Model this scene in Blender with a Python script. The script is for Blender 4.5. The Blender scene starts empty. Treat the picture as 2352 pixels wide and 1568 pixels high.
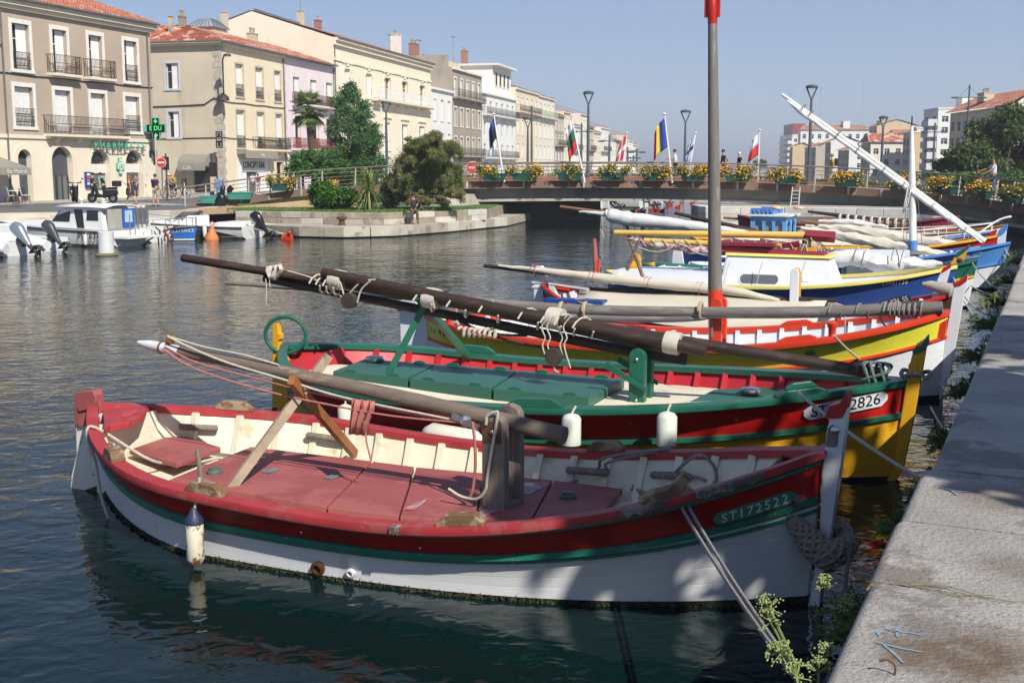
import bpy,bmesh,math,random
import numpy as np
from mathutils import Vector,Matrix
R=math.radians
rnd=random.Random(7)
scene=bpy.context.scene
C=scene.collection
# camera, sky, sun, exposure
FPX,CX,CY,HOR,EYE=2700.0,1176.0,784.0,388.0,3.0
TH=math.atan((CY-HOR)/FPX)
cd=bpy.data.cameras.new('camera');cam=bpy.data.objects.new('camera',cd);C.objects.link(cam)
cd.sensor_width=36.0;cd.lens=36.0*FPX/2352.0;cd.clip_start=0.05;cd.clip_end=9000
cam.location=(0,0,EYE);cam.rotation_euler=(math.pi/2-TH,0,0)
scene.camera=cam
SUN_AZ,SUN_EL=R(148),R(43)
w=bpy.data.worlds.new('World');scene.world=w;w.use_nodes=True
nt=w.node_tree;bg=nt.nodes['Background']
sky=nt.nodes.new('ShaderNodeTexSky');sky.sky_type='NISHITA';sky.sun_disc=False
sky.sun_elevation=SUN_EL;sky.sun_rotation=SUN_AZ
sky.air_density=1.0;sky.dust_density=0.3;sky.ozone_density=6.0;sky.altitude=0
wtc=nt.nodes.new('ShaderNodeTexCoord');wsp=nt.nodes.new('ShaderNodeSeparateXYZ');wrp=nt.nodes.new('ShaderNodeValToRGB');wmx=nt.nodes.new('ShaderNodeMix');wmx.data_type='RGBA'
nt.links.new(wtc.outputs['Generated'],wsp.inputs[0]);nt.links.new(wsp.outputs[2],wrp.inputs[0])
for i_,(p_,c_)in enumerate(((0.0,(4.5,5.15,6.9)),(.15,(3.25,3.9,5.9)),(.6,(1.2,1.9,4.0)))):
 e_=wrp.color_ramp.elements[i_]if i_<2 else wrp.color_ramp.elements.new(p_)
 e_.position=p_;e_.color=(*c_,1)
wmx.inputs['Factor'].default_value=.6
nt.links.new(sky.outputs[0],wmx.inputs['A']);nt.links.new(wrp.outputs[0],wmx.inputs['B']);nt.links.new(wmx.outputs['Result'],bg.inputs[0]);bg.inputs[1].default_value=0.082
sl=bpy.data.lights.new('sun','SUN');sl.energy=5.0;sl.angle=R(0.53);sl.color=(1.0,0.955,0.88)
so=bpy.data.objects.new('sun',sl);C.objects.link(so)
SD=Vector((math.sin(SUN_AZ)*math.cos(SUN_EL),math.cos(SUN_AZ)*math.cos(SUN_EL),math.sin(SUN_EL)))
so.location=(30,-30,40);so.rotation_euler=SD.to_track_quat('Z','Y').to_euler()
scene.view_settings.view_transform='Standard';scene.view_settings.look='None'
scene.view_settings.exposure=0.44;scene.view_settings.gamma=1.0
scene.view_settings.use_curve_mapping=False
# pixel to place (2352 x 1568 frame)
FW=Vector((0,math.cos(TH),-math.sin(TH)));UP=Vector((0,math.sin(TH),math.cos(TH)))
CAMP=Vector((0,0,EYE))
def ray(x,y):return Vector((1,0,0))*((x-CX)/FPX)+UP*((CY-y)/FPX)+FW
def Pz(x,y,z=0.0):
 d=ray(x,y);return CAMP+d*((z-EYE)/d.z)
def Py(x,y,Y):
 d=ray(x,y);return CAMP+d*(Y/d.y)
def Pn(x,y,p0,n):
 d=ray(x,y);return CAMP+d*((Vector(p0)-CAMP).dot(n)/d.dot(n))
 # materials
def lin(c):
 if isinstance(c,str):
  c=tuple(int(c[i:i+2],16)/255 for i in(0,2,4))
 return tuple((x/12.92 if x<.04045 else((x+.055)/1.055)**2.4)for x in c)
MATS={}
def mat(name,col,rough=.6,var=.15,vs=3.0,bump=.0,bs=40.0,wear=None,wt=.62,ws=2.5,wear2=None,w2t=.66,w2s=9.0,metal=0.0,spec=.4,grain=None,alpha=None,emit=0.0,coat=0.0,stretch=None,streak=None,blots=()):
 """painted / weathered surface: base colour with tonal noise, up to two layers of worn patches, bump"""
 if name in MATS:return MATS[name]
 m=bpy.data.materials.new(name);MATS[name]=m;m.use_nodes=True
 n=m.node_tree.nodes;L=m.node_tree.links
 b=n['Principled BSDF']
 b.inputs['Roughness'].default_value=rough;b.inputs['Metallic'].default_value=metal
 b.inputs['Specular IOR Level'].default_value=spec
 if coat:b.inputs['Coat Weight'].default_value=coat;b.inputs['Coat Roughness'].default_value=.15
 base=lin(col)
 tc=n.new('ShaderNodeTexCoord');src=tc.outputs['Object']
 if stretch:
  mp=n.new('ShaderNodeMapping');mp.inputs['Scale'].default_value=stretch
  L.new(src,mp.inputs[0]);src=mp.outputs[0]
 def noise(scale,det=4,rg=.6):
  t=n.new('ShaderNodeTexNoise');t.inputs['Scale'].default_value=scale;t.inputs['Detail'].default_value=det
  t.inputs['Roughness'].default_value=rg;L.new(src,t.inputs['Vector']);return t.outputs[0]
 def mixc(fac,a,bc,A_is_sock):
  x=n.new('ShaderNodeMix');x.data_type='RGBA'
  L.new(fac,x.inputs['Factor'])
  if A_is_sock:L.new(a,x.inputs['A'])
  else:x.inputs['A'].default_value=(*a,1)
  x.inputs['B'].default_value=(*bc,1)
  return x.outputs['Result']
 def ramp(sock,lo,hi):
  r=n.new('ShaderNodeMapRange');r.inputs['From Min'].default_value=lo;r.inputs['From Max'].default_value=hi
  L.new(sock,r.inputs['Value']);return r.outputs[0]
 cur=None
 if var>0:
  f=ramp(noise(vs,5),.3,.7)
  cur=mixc(f,tuple(min(1,c*(1+var))for c in base),tuple(c*(1-var)for c in base),False)
 if streak:
  mp=n.new('ShaderNodeMapping');mp.inputs['Scale'].default_value=streak[1]
  L.new(tc.outputs['Object'],mp.inputs[0])
  t=n.new('ShaderNodeTexNoise');t.inputs['Scale'].default_value=1;t.inputs['Detail'].default_value=5
  L.new(mp.outputs[0],t.inputs['Vector'])
  f=ramp(t.outputs[0],streak[2],streak[2]+.22)
  cur=mixc(f,cur if cur else base,lin(streak[0]),cur is not None)
 for(bx,by,bz,br,bc)in blots:
  vd=n.new('ShaderNodeVectorMath');vd.operation='DISTANCE';vd.inputs[1].default_value=(bx,by,bz);L.new(tc.outputs['Object'],vd.inputs[0])
  ma=n.new('ShaderNodeMath');ma.operation='MULTIPLY_ADD';ma.inputs[1].default_value=br*1.6;L.new(noise(3.5,6,.7),ma.inputs[0]);L.new(vd.outputs['Value'],ma.inputs[2])
  f=ramp(ma.outputs[0],br*2.0,br*1.3)
  cur=mixc(f,cur if cur else base,lin(bc),cur is not None)
 if wear:
  f=ramp(noise(ws,8,.7),wt,wt+.05)
  cur=mixc(f,cur if cur else base,lin(wear),cur is not None)
 if wear2:
  f=ramp(noise(w2s,8,.72),w2t,w2t+.04)
  cur=mixc(f,cur if cur else base,lin(wear2),cur is not None)
 if cur:L.new(cur,b.inputs['Base Color'])
 else:b.inputs['Base Color'].default_value=(*base,1)
 if bump:
  bn=n.new('ShaderNodeBump');bn.inputs['Strength'].default_value=min(1,bump);bn.inputs['Distance'].default_value=.02
  L.new(noise(bs,6,.65),bn.inputs['Height']);L.new(bn.outputs[0],b.inputs['Normal'])
 if alpha is not None:b.inputs['Alpha'].default_value=alpha
 if emit:
  b.inputs['Emission Color'].default_value=(*base,1);b.inputs['Emission Strength'].default_value=emit
 return m
def glass_mat(name,col='20282c',rough=.05):
 return mat(name,col,rough,var=.25,vs=.6,spec=.6)
 # mesh builder
class MB:
 def __init__(s):s.v=[];s.f=[];s.m=[];s.k=0
 def add(s,vs,fs):
  o=len(s.v);s.v.extend(tuple(p)for p in vs)
  for f in fs:s.f.append(tuple(i+o for i in f));s.m.append(s.k)
  return s
 def hexa(s,p):
  return s.add(p,[(3,2,1,0),(4,5,6,7),(0,1,5,4),(1,2,6,5),(2,3,7,6),(3,0,4,7)])
 def box(s,x0,x1,y0,y1,z0,z1):
  return s.hexa([(x0,y0,z0),(x1,y0,z0),(x1,y1,z0),(x0,y1,z0),(x0,y0,z1),(x1,y0,z1),(x1,y1,z1),(x0,y1,z1)])
 def obox(s,c,sz,mtx=None):
  hx,hy,hz=sz[0]/2,sz[1]/2,sz[2]/2
  ps=[Vector(q)for q in((-hx,-hy,-hz),(hx,-hy,-hz),(hx,hy,-hz),(-hx,hy,-hz),(-hx,-hy,hz),(hx,-hy,hz),(hx,hy,hz),(-hx,hy,hz))]
  if mtx is not None:ps=[mtx@q for q in ps]
  return s.hexa([q+Vector(c)for q in ps])
 def beam(s,p,q,w,h,up=(0,0,1),w2=None,h2=None):
  p,q=Vector(p),Vector(q);d=(q-p).normalized();u=Vector(up)
  x=d.cross(u)
  if x.length<1e-4:x=d.cross(Vector((1,0,0)))
  x.normalize();y=x.cross(d).normalized()
  w2=w if w2 is None else w2;h2=h if h2 is None else h2
  a=[p+x*(sx*w/2)+y*(sy*h/2)for sx,sy in((-1,-1),(1,-1),(1,1),(-1,1))]
  b=[q+x*(sx*w2/2)+y*(sy*h2/2)for sx,sy in((-1,-1),(1,-1),(1,1),(-1,1))]
  return s.hexa(a+b)
 def tube(s,pts,r,n=8,caps=True,flat=1.0):
  pts=[Vector(p)for p in pts];k=len(pts)
  rr=r if hasattr(r,'__len__')else[r]*k
  rings=[];prev=None
  for i,p in enumerate(pts):
   d=(pts[min(i+1,k-1)]-pts[max(i-1,0)])
   d=d.normalized()if d.length>1e-9 else Vector((0,0,1))
   if prev is None:
    a=d.cross(Vector((0,0,1)))
    if a.length<.05:a=d.cross(Vector((1,0,0)))
   else:a=prev-d*prev.dot(d)
   if a.length<1e-6:a=d.orthogonal()
   a.normalize();prev=a;b=d.cross(a)
   rings.append([p+a*(math.cos(t)*rr[i])+b*(math.sin(t)*rr[i]*flat)for t in(2*math.pi*j/n for j in range(n))])
  fs=[]
  for i in range(k-1):
   for j in range(n):
    j2=(j+1)%n
    fs.append((i*n+j,i*n+j2,(i+1)*n+j2,(i+1)*n+j))
  if caps:fs.append(tuple(range(n-1,-1,-1)));fs.append(tuple((k-1)*n+j for j in range(n)))
  return s.add([p for g in rings for p in g],fs)
 def lathe(s,prof,n=14,c=(0,0,0),mtx=None):
  vs=[]
  for r,z in prof:
   for j in range(n):
    t=2*math.pi*j/n;q=Vector((r*math.cos(t),r*math.sin(t),z))
    if mtx is not None:q=mtx@q
    vs.append(q+Vector(c))
  k=len(prof);fs=[]
  for i in range(k-1):
   for j in range(n):
    j2=(j+1)%n;fs.append((i*n+j,i*n+j2,(i+1)*n+j2,(i+1)*n+j))
  fs.append(tuple(range(n-1,-1,-1)));fs.append(tuple((k-1)*n+j for j in range(n)))
  return s.add(vs,fs)
 def ball(s,c,r,n=10,k=6,sc=(1,1,1),mtx=None):
  prof=[(max(1e-3,math.sin(math.pi*i/k))*r,-math.cos(math.pi*i/k)*r)for i in range(k+1)]
  M3=Matrix.Diagonal(sc)
  if mtx is not None:M3=mtx.to_3x3()@M3
  return s.lathe(prof,n,c,M3)
 def prism(s,poly,fa,fb):
  k=len(poly);A=[fa(*p)for p in poly];B=[fb(*p)for p in poly]
  fs=[tuple(range(k-1,-1,-1)),tuple(k+i for i in range(k))]
  fs+=[(i,(i+1)%k,k+(i+1)%k,k+i)for i in range(k)]
  return s.add(A+B,fs)
 def grid(s,rows,closed=False):
  n=len(rows[0]);fs=[]
  for i in range(len(rows)-1):
   for j in range(n-(0 if closed else 1)):
    j2=(j+1)%n
    fs.append((i*n+j,i*n+j2,(i+1)*n+j2,(i+1)*n+j))
  return s.add([p for r in rows for p in r],fs)
 def xf(s,M4):
  s.v=[tuple(M4@Vector(p))for p in s.v];return s
 def obj(s,name,m,parent=None,smooth=False,bevel=0.0,world=False,solid=0.0,sub=0,**props):
  me=bpy.data.meshes.new(name);v=s.v
  if world and parent is not None:
   iv=wm(parent).inverted();v=[tuple(iv@Vector(p))for p in v]
  me.from_pydata(v,[],s.f);me.update()
  for mm in(m if isinstance(m,(list,tuple))else[m]):me.materials.append(mm)
  if isinstance(m,(list,tuple)):me.polygons.foreach_set('material_index',s.m)
  bm=bmesh.new();bm.from_mesh(me);bmesh.ops.recalc_face_normals(bm,faces=bm.faces);bm.to_mesh(me);bm.free()
  if smooth:
   me.polygons.foreach_set('use_smooth',[True]*len(me.polygons))
   try:me.set_sharp_from_angle(angle=R(40))
   except Exception:pass
  o=bpy.data.objects.new(name,me);C.objects.link(o)
  if parent is not None:o.parent=parent
  if solid:
   q=o.modifiers.new('solid','SOLIDIFY');q.thickness=solid;q.offset=0
  if bevel:
   q=o.modifiers.new('bevel','BEVEL');q.width=bevel;q.segments=2;q.limit_method='ANGLE';q.angle_limit=R(40)
  if sub:
   q=o.modifiers.new('sub','SUBSURF');q.levels=sub;q.render_levels=sub
  for k_,v_ in props.items():o[k_]=v_
  return o
def wm(o):
 M4=Matrix.LocRotScale(o.location,o.rotation_euler,o.scale)
 return(wm(o.parent)@M4)if o.parent else M4
def thing(name,label,cat,loc=(0,0,0),rz=0.0,group=None,rot=None):
 o=bpy.data.objects.new(name,None);C.objects.link(o);o.empty_display_size=.2
 o.location=loc;o.rotation_euler=rot if rot else(0,0,rz);tag(o,label,cat,group);return o
def tag(o,label,cat,group=None):
 o['label']=label;o['category']=cat
 if group:o['group']=group
 return o
def struct(o):o['kind']='structure';return o
def stuff(o):o['kind']='stuff';return o
def inst(src,parent,M4):
 o=bpy.data.objects.new(src.name.split('.')[0],src.data);C.objects.link(o);o.parent=parent
 o.matrix_basis=M4;return o
def dup(root,loc,rz=None,label=None,group=None,rot=None,scale=None):
 r=root.copy();C.objects.link(r);r.location=loc
 if rz is not None:r.rotation_euler=(0,0,rz)
 if rot is not None:r.rotation_euler=rot
 if scale:r.scale=scale
 if label:r['label']=label
 if group:r['group']=group
 for ch in list(root.children):
  c=ch.copy();C.objects.link(c);c.parent=r
  for g in list(ch.children):
   d=g.copy();C.objects.link(d);d.parent=c
 return r
def text(name,s,size,m,parent,M4,extrude=.004,align='CENTER',world=False):
 cu=bpy.data.curves.new('t','FONT');cu.body=s;cu.size=size;cu.extrude=extrude
 cu.align_x=align;cu.align_y='CENTER';cu.resolution_u=3
 t=bpy.data.objects.new('t',cu);me=bpy.data.meshes.new_from_object(t)
 bpy.data.objects.remove(t);bpy.data.curves.remove(cu)
 me.name=name;me.materials.clear();me.materials.append(m)
 o=bpy.data.objects.new(name,me);C.objects.link(o)
 if parent is not None:o.parent=parent
 if world and parent is not None:M4=wm(parent).inverted()@M4
 o.matrix_basis=M4;return o
def basis(o,x,y,z):
 M4=Matrix.Identity(4)
 for i,a in enumerate((x,y,z)):
  a=Vector(a).normalized()
  for j in range(3):M4[j][i]=a[j]
 for j in range(3):M4[j][3]=o[j]
 return M4
def sag(p,q,drop,n=10):
 p,q=Vector(p),Vector(q)
 return[p.lerp(q,i/n)-Vector((0,0,drop*4*(i/n)*(1-i/n)))for i in range(n+1)]
def smooth_path(pts,k=4):
 P=[Vector(p)for p in pts];P=[P[0]*2-P[1]]+P+[P[-1]*2-P[-2]];out=[]
 for i in range(1,len(P)-2):
  for j in range(k):
   t=j/k;a,b,c,d=P[i-1:i+3]
   out.append(.5*((2*b)+(c-a)*t+(2*a-5*b+4*c-d)*t*t+(3*b-a-3*c+d)*t**3))
 out.append(P[-2]);return out
def leaves(blobs,n,size,rng,flat=.4,asp=.55,fill=.55):
 """n leaf quads scattered through ellipsoid blobs (cx,cy,cz,rx,ry,rz), denser near the surface"""
 bl=np.array(blobs,float);wgt=bl[:,3]*bl[:,4]*bl[:,5];wgt=wgt**.75;wgt/=wgt.sum()
 k=rng.choice(len(bl),n,p=wgt)
 d=rng.normal(size=(n,3));d/=np.linalg.norm(d,axis=1)[:,None]
 r=fill+(1-fill)*rng.random(n)**.6
 r*=1+.20*rng.normal(size=n)
 c=bl[k,:3]+d*r[:,None]*bl[k,3:]
 nrm=d*.42+rng.normal(size=(n,3))*.6+np.array([0,0,flat]);nrm/=np.linalg.norm(nrm,axis=1)[:,None]
 a=np.cross(nrm,rng.normal(size=(n,3)));a/=np.linalg.norm(a,axis=1)[:,None]+1e-9;b=np.cross(nrm,a)
 s=size*(.6+.8*rng.random(n))[:,None]
 V=np.stack([c-a*s,c-b*s*asp,c+a*s,c+b*s*asp],1).reshape(-1,3)
 return V
def quads_obj(V,name,m,parent,per=4):
 n=len(V)//per;me=bpy.data.meshes.new(name)
 me.vertices.add(len(V));me.vertices.foreach_set('co',np.asarray(V,np.float32).ravel())
 me.loops.add(n*per);me.loops.foreach_set('vertex_index',np.arange(n*per,dtype=np.int32))
 me.polygons.add(n);me.polygons.foreach_set('loop_start',np.arange(0,n*per,per,dtype=np.int32))
 me.polygons.foreach_set('loop_total',np.full(n,per,np.int32))
 me.update(calc_edges=True);me.validate();me.materials.append(m)
 o=bpy.data.objects.new(name,me);C.objects.link(o)
 if parent is not None:o.parent=parent
 return o
def leaf_mat(name,a,b,trans=.35,scale=1.2,rough=.55):
 if name in MATS:return MATS[name]
 m=bpy.data.materials.new(name);MATS[name]=m;m.use_nodes=True
 n=m.node_tree.nodes;L=m.node_tree.links;p=n['Principled BSDF'];out=n['Material Output']
 tc=n.new('ShaderNodeTexCoord');t=n.new('ShaderNodeTexNoise');t.inputs['Scale'].default_value=scale;t.inputs['Detail'].default_value=4
 L.new(tc.outputs['Object'],t.inputs['Vector'])
 g=n.new('ShaderNodeNewGeometry');ad=n.new('ShaderNodeMath');ad.operation='ADD'
 ml=n.new('ShaderNodeMath');ml.operation='MULTIPLY_ADD';ml.inputs[1].default_value=.35;ml.inputs[2].default_value=-.17
 L.new(g.outputs['Random Per Island'],ml.inputs[0]);L.new(ml.outputs[0],ad.inputs[0]);L.new(t.outputs[0],ad.inputs[1])
 mr=n.new('ShaderNodeMapRange');mr.inputs['From Min'].default_value=.3;mr.inputs['From Max'].default_value=.7
 L.new(ad.outputs[0],mr.inputs[0])
 mx=n.new('ShaderNodeMix');mx.data_type='RGBA';mx.inputs['A'].default_value=(*lin(a),1);mx.inputs['B'].default_value=(*lin(b),1)
 L.new(mr.outputs[0],mx.inputs['Factor']);L.new(mx.outputs['Result'],p.inputs['Base Color'])
 p.inputs['Roughness'].default_value=rough;p.inputs['Specular IOR Level'].default_value=.25
 tr=n.new('ShaderNodeBsdfTranslucent');L.new(mx.outputs['Result'],tr.inputs['Color'])
 ms=n.new('ShaderNodeMixShader');ms.inputs[0].default_value=trans
 L.new(p.outputs[0],ms.inputs[1]);L.new(tr.outputs[0],ms.inputs[2]);L.new(ms.outputs[0],out.inputs['Surface'])
 return m
 # water
def water_mat():
 m=bpy.data.materials.new('canal_water');m.use_nodes=True;n=m.node_tree.nodes;L=m.node_tree.links
 b=n['Principled BSDF'];b.inputs['Base Color'].default_value=(.002,.0105,.0098,1)
 b.inputs['Roughness'].default_value=.035;b.inputs['IOR'].default_value=1.33;b.inputs['Specular IOR Level'].default_value=.5
 tc=n.new('ShaderNodeTexCoord')
 prev=None
 for sc,stx,dist,st,dt in((.45,(1,.8,1),.30,.16,1),(1.6,(1,1.3,1),.13,.25,2),(4.6,(1,1.2,1),.045,.32,2)):
  mp=n.new('ShaderNodeMapping');mp.inputs['Scale'].default_value=stx;mp.inputs['Rotation'].default_value=(0,0,R(-20))
  L.new(tc.outputs['Object'],mp.inputs[0])
  t=n.new('ShaderNodeTexNoise');t.inputs['Scale'].default_value=sc;t.inputs['Detail'].default_value=dt;t.inputs['Roughness'].default_value=.5
  t.inputs['Distortion'].default_value=.6
  L.new(mp.outputs[0],t.inputs['Vector'])
  cm=n.new('ShaderNodeTexNoise');cm.inputs['Scale'].default_value=.07;cm.inputs['Detail'].default_value=3;L.new(tc.outputs['Object'],cm.inputs['Vector'])
  cr=n.new('ShaderNodeMapRange');cr.inputs['From Min'].default_value=.36;cr.inputs['From Max'].default_value=.62;cr.inputs['To Min'].default_value=st*.45;cr.inputs['To Max'].default_value=st*1.25;L.new(cm.outputs[0],cr.inputs['Value'])
  bp=n.new('ShaderNodeBump');L.new(cr.outputs[0],bp.inputs['Strength']);bp.inputs['Distance'].default_value=dist
  L.new(t.outputs[0],bp.inputs['Height'])
  if prev:L.new(prev,bp.inputs['Normal'])
  prev=bp.outputs[0]
 L.new(prev,b.inputs['Normal'])
 return m
struct(MB().add([(-900,-60,0),(900,-60,0),(5000,7000,0),(-5000,7000,0)],[(0,1,2,3)]).obj('water',water_mat()))
# right quay
M_conc=mat('pale_concrete','a29d95',.88,.2,1.1,bump=1.0,bs=42,wear='837b71',ws=.9,wt=.54,wear2='6f665b',w2s=30,w2t=.60,blots=[(*Pz(2215,1500,1.35),.26,'71604f'),(*Pz(2090,1512,1.35),.13,'776757'),(*Pz(2290,1140,1.35),.3,'877c70'),(*Pz(2330,1300,1.35),.2,'8a8076')])
M_wall=mat('damp_quay_stone','6b675e',.8,.25,2.5,bump=.6,bs=9,wear='2f3524',ws=1.2,wt=.5)
Q0=Vector((1.073,3.615,0));QD=Vector((.4185,.9082,0)).normalized();QE=Vector((QD.y,-QD.x,0))
QH=1.35
def QP(a,e,z):return Q0+QD*a+QE*e+Vector((0,0,z))
quay=MB()
quay.hexa([QP(-12,.06,-1),QP(52,.06,-1),QP(52,60,-1),QP(-12,60,-1),QP(-12,.06,QH-.34),QP(52,.06,QH-.34),QP(52,60,QH-.34),QP(-12,60,QH-.34)])
quay=struct(quay.obj('quay',M_wall))
def rslab(mb,a0,a1,e0,e1,z0,z1,r=.05,n=5):
 """slab whose water-side top edge is rounded"""
 prof=[(e0,z0),(e1,z0),(e1,z1)]+[(e0+r-r*math.sin(t),z1-r+r*math.cos(t))for t in(math.pi/2*i/n for i in range(n+1))]
 return mb.prism(prof,lambda e,z:QP(a0,e,z),lambda e,z:QP(a1,e,z))
rs=random.Random(3);a=-9.0
cuts=[a]
for q in(-7.4,-5.9,-4.1,-2.6,-1.1,1.02,1.95,3.02,5.2,6.85,8.6,10.2):cuts.append(q)
while cuts[-1]<50:cuts.append(cuts[-1]+rs.choice((1.6,1.75,1.9)))
for i in range(len(cuts)-1):
 off=-.07 if cuts[i]<2.9 else 0.0
 rslab(MB(),cuts[i]+.011,cuts[i+1]-.011,off+rs.uniform(-.014,.010),2.55+rs.uniform(-.02,.02),QH-.34,QH+rs.uniform(-.0015,.0015),.055).obj('slab',M_conc,quay,smooth=True)
pv=MB().hexa([QP(-12,2.57,QH-.34),QP(52,2.57,QH-.34),QP(52,60,QH-.34),QP(-12,60,QH-.34),QP(-12,2.57,QH-.02),QP(52,2.57,QH-.02),QP(52,60,QH-.02),QP(-12,60,QH-.02)])
struct(pv.obj('pavement',mat('grey_paving','8d8880',.9,.2,.8,bump=.3,bs=15)))
for c in range(2):
 a=-9.0+c*.6
 while a<45:
  ln=rs.uniform(.9,1.6);z1=QH-.355-c*.5
  MB().hexa([QP(a+.01,.0+rs.uniform(0,.05),z1-.48),QP(a+ln-.01,.0,z1-.48),QP(a+ln-.01,.2,z1-.48),QP(a+.01,.2,z1-.48),QP(a+.01,.02,z1),QP(a+ln-.01,.02,z1),QP(a+ln-.01,.2,z1),QP(a+.01,.2,z1)]).obj('stone',M_wall,quay)
  a+=ln
def stroke(pts,w_,z,m,name,parent):
 mb=MB();P=smooth_path([Pz(x,y,z)for x,y in pts],5);rows=[]
 for i,p in enumerate(P):
  d=(P[min(i+1,len(P)-1)]-P[max(i-1,0)]).normalized();s_=Vector((-d.y,d.x,0))*w_*(.5-.18*abs(2*i/(len(P)-1)-1))
  rows.append([p-s_,p+s_])
 return mb.grid(rows).obj(name,m,parent)
M_bluep=mat('blue_marking_paint','6c879b',.85,.2,20,wear='918b83',ws=55,wt=.52)
for pts in([(2013,1452),(2030,1442),(2055,1448),(2090,1452),(2118,1458)],[(2062,1462),(2060,1445),(2072,1432)],[(2016,1450),(2020,1458)],[(2008,1472),(2050,1483),(2090,1491),(2120,1496)],[(2030,1480),(2055,1500),(2075,1521)],[(2160,1118),(2200,1128),(2230,1126)],[(2165,1112),(2200,1136)],[(2222,1122),(2258,1130)]):
 stroke(pts,.014,QH+.0045,M_bluep,'painted_mark',quay)
 # left bank: quay, road, pavement
GZ=.95
M_lq=mat('pale_quay_concrete','b5ad9c',.85,.2,.5,bump=.3,bs=4,wear='8f8775',ws=.6,wt=.55)
M_asph=mat('asphalt','5d5c5b',.9,.15,.5,bump=.2,bs=20)
land=[(-260,30),(-26.5,55.0),(-17.4,60.0),(-15.5,66),(-3.5,71),(3.2,76),(5,100),(42,250),(160,730),(300,1300),(-900,1300)]
land=MB().prism([tuple(p)for p in land],lambda x,y:Vector((x,y,-1)),lambda x,y:Vector((x,y,GZ-.05)))
land=struct(land.obj('ground',M_lq))
def sheet(name,pts,z,m,parent=None):
 return struct(MB().add([(x,y,z)for x,y in pts],[tuple(range(len(pts)))]).obj(name,m,parent))
sheet('road',[(-60,50.5),(-26.3,56.2),(-17.2,61.2),(-17.0,75),(10,180),(40,330),(20,330),(-12,150),(-23.5,86),(-31,68.0),(-60,60)],GZ-.046,M_asph)
M_pv=mat('grey_pavement','98938b',.9,.12,.6)
kerb=MB().prism([(-60,62),(-31.2,68.6),(-24.2,84.5),(-23.3,88),(-14,128),(-2,176),(36,330),(20,345),(-40,130),(-60,100)],lambda x,y:Vector((x,y,GZ-.06)),lambda x,y:Vector((x,y,GZ+.06)))
struct(kerb.obj('pavement',M_pv))
M_white=mat('white_paint_road','d8d6d0',.8,.1,2)
for i in range(6):
 p=Vector((-20.8-i*.62,69.0+i*.75,GZ-.041))
 d=Vector((.93,.36,0));e=Vector((-.36,.93,0))
 struct(MB().add([p-d*1.9,p+d*1.9,p+d*1.9+e*.42,p-d*1.9+e*.42],[(0,1,2,3)]).obj('crossing_stripe',M_white))
st=MB()
for i in range(3):
 st.hexa([Vector(q)for q in((-24.4+i,55.6+i*.55,-.3),(-20.5+i*.2,57.8,-.3),(-20.9,58.5,-.3),(-24.8,56.4,-.3),(-24.4+i,55.6+i*.55,.25+.22*i),(-20.5+i*.2,57.8,.25+.22*i),(-20.9,58.5,.25+.22*i),(-24.8,56.4,.25+.22*i))])
struct(st.obj('quay_steps',M_lq))
# stone promontory
M_stone=[mat('stone_a','9c9384',.85,.18,1.5,bump=.5,bs=8,wear='7d7365',ws=1.5,wt=.55),mat('stone_b','aca597',.85,.15,1.5,bump=.5,bs=8,wear='857a6b',ws=1.2,wt=.55),mat('stone_c','89806f',.85,.18,1.5,bump=.5,bs=8,wear='a19787',ws=2,wt=.55),mat('stone_d','b9b3a6',.85,.15,1.2,bump=.4,bs=8)]
M_grass=mat('lawn','4c6430',.95,.25,1.2,bump=.6,bs=40)
prom=[Pz(560,533),Pz(600,540),Pz(690,546),Pz(790,548),Pz(905,545),Pz(1030,535),Pz(1165,521)]
prom=[Vector((p.x,p.y,0))for p in prom]
up=[Pz(540,485,1.0),Pz(600,486,1.0),Pz(690,487.5,1.0),Pz(790,489,1.0),Pz(880,489.5,1.0),Pz(1000,485.5,1.0),Pz(1118,480.5,1.0)]
up=[Vector((p.x,p.y,0))for p in up]
pm=MB()
inner=0.12
def offs(pl,d):
 return[p+Vector((0,d,0))for p in pl]
o1=offs(prom,.25)
back=[Vector((2.0,74,0)),Vector((-18,74,0))]
pm.prism([(p.x,p.y)for p in o1+back],lambda x,y:Vector((x,y,-1)),lambda x,y:Vector((x,y,.46)))
promontory=struct(pm.obj('promontory',mat('ledge_top','a29a8b',.85,.2,1,bump=.3,bs=8)))
o2=offs(up,.3)
back2=[Vector((-.2,70,0)),Vector((-16,70,0))]
struct(MB().prism([(p.x,p.y)for p in o2+back2],lambda x,y:Vector((x,y,.4)),lambda x,y:Vector((x,y,.98))).obj('terrace',M_stone[2]))
def course(pl,z0,z1,dep,lens,parent,seed,mats=M_stone,gap=.012,jit=.02):
 rr=random.Random(seed)
 for p,q in zip(pl[:-1],pl[1:]):
  L_=(q-p).length;d=(q-p).normalized();e=Vector((-d.y,d.x,0));k=max(1,round(L_/lens))
  c=sorted([0]+[min(L_-.2,max(.2,L_*(i+rr.uniform(-.2,.2))/k))for i in range(1,k)]+[L_])
  for i in range(len(c)-1):
   j=rr.uniform(-jit,jit);h=rr.uniform(-.008,.008)
   a_,b_=p+d*(c[i]+gap)+e*(-j),p+d*(c[i+1]-gap)+e*(-j)
   ps=[a_,b_,b_+e*(dep+j),a_+e*(dep+j)]
   MB().hexa([Vector((t.x,t.y,z0))for t in ps]+[Vector((t.x,t.y,z1+h))for t in ps]).obj('stone',rr.choice(mats),parent,bevel=.015)
course(prom,.06,.485,.7,1.35,promontory,1)
course(up,.462,.73,.45,1.2,promontory,2)
course(up,.735,1.005,.5,1.3,promontory,4)
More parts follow.
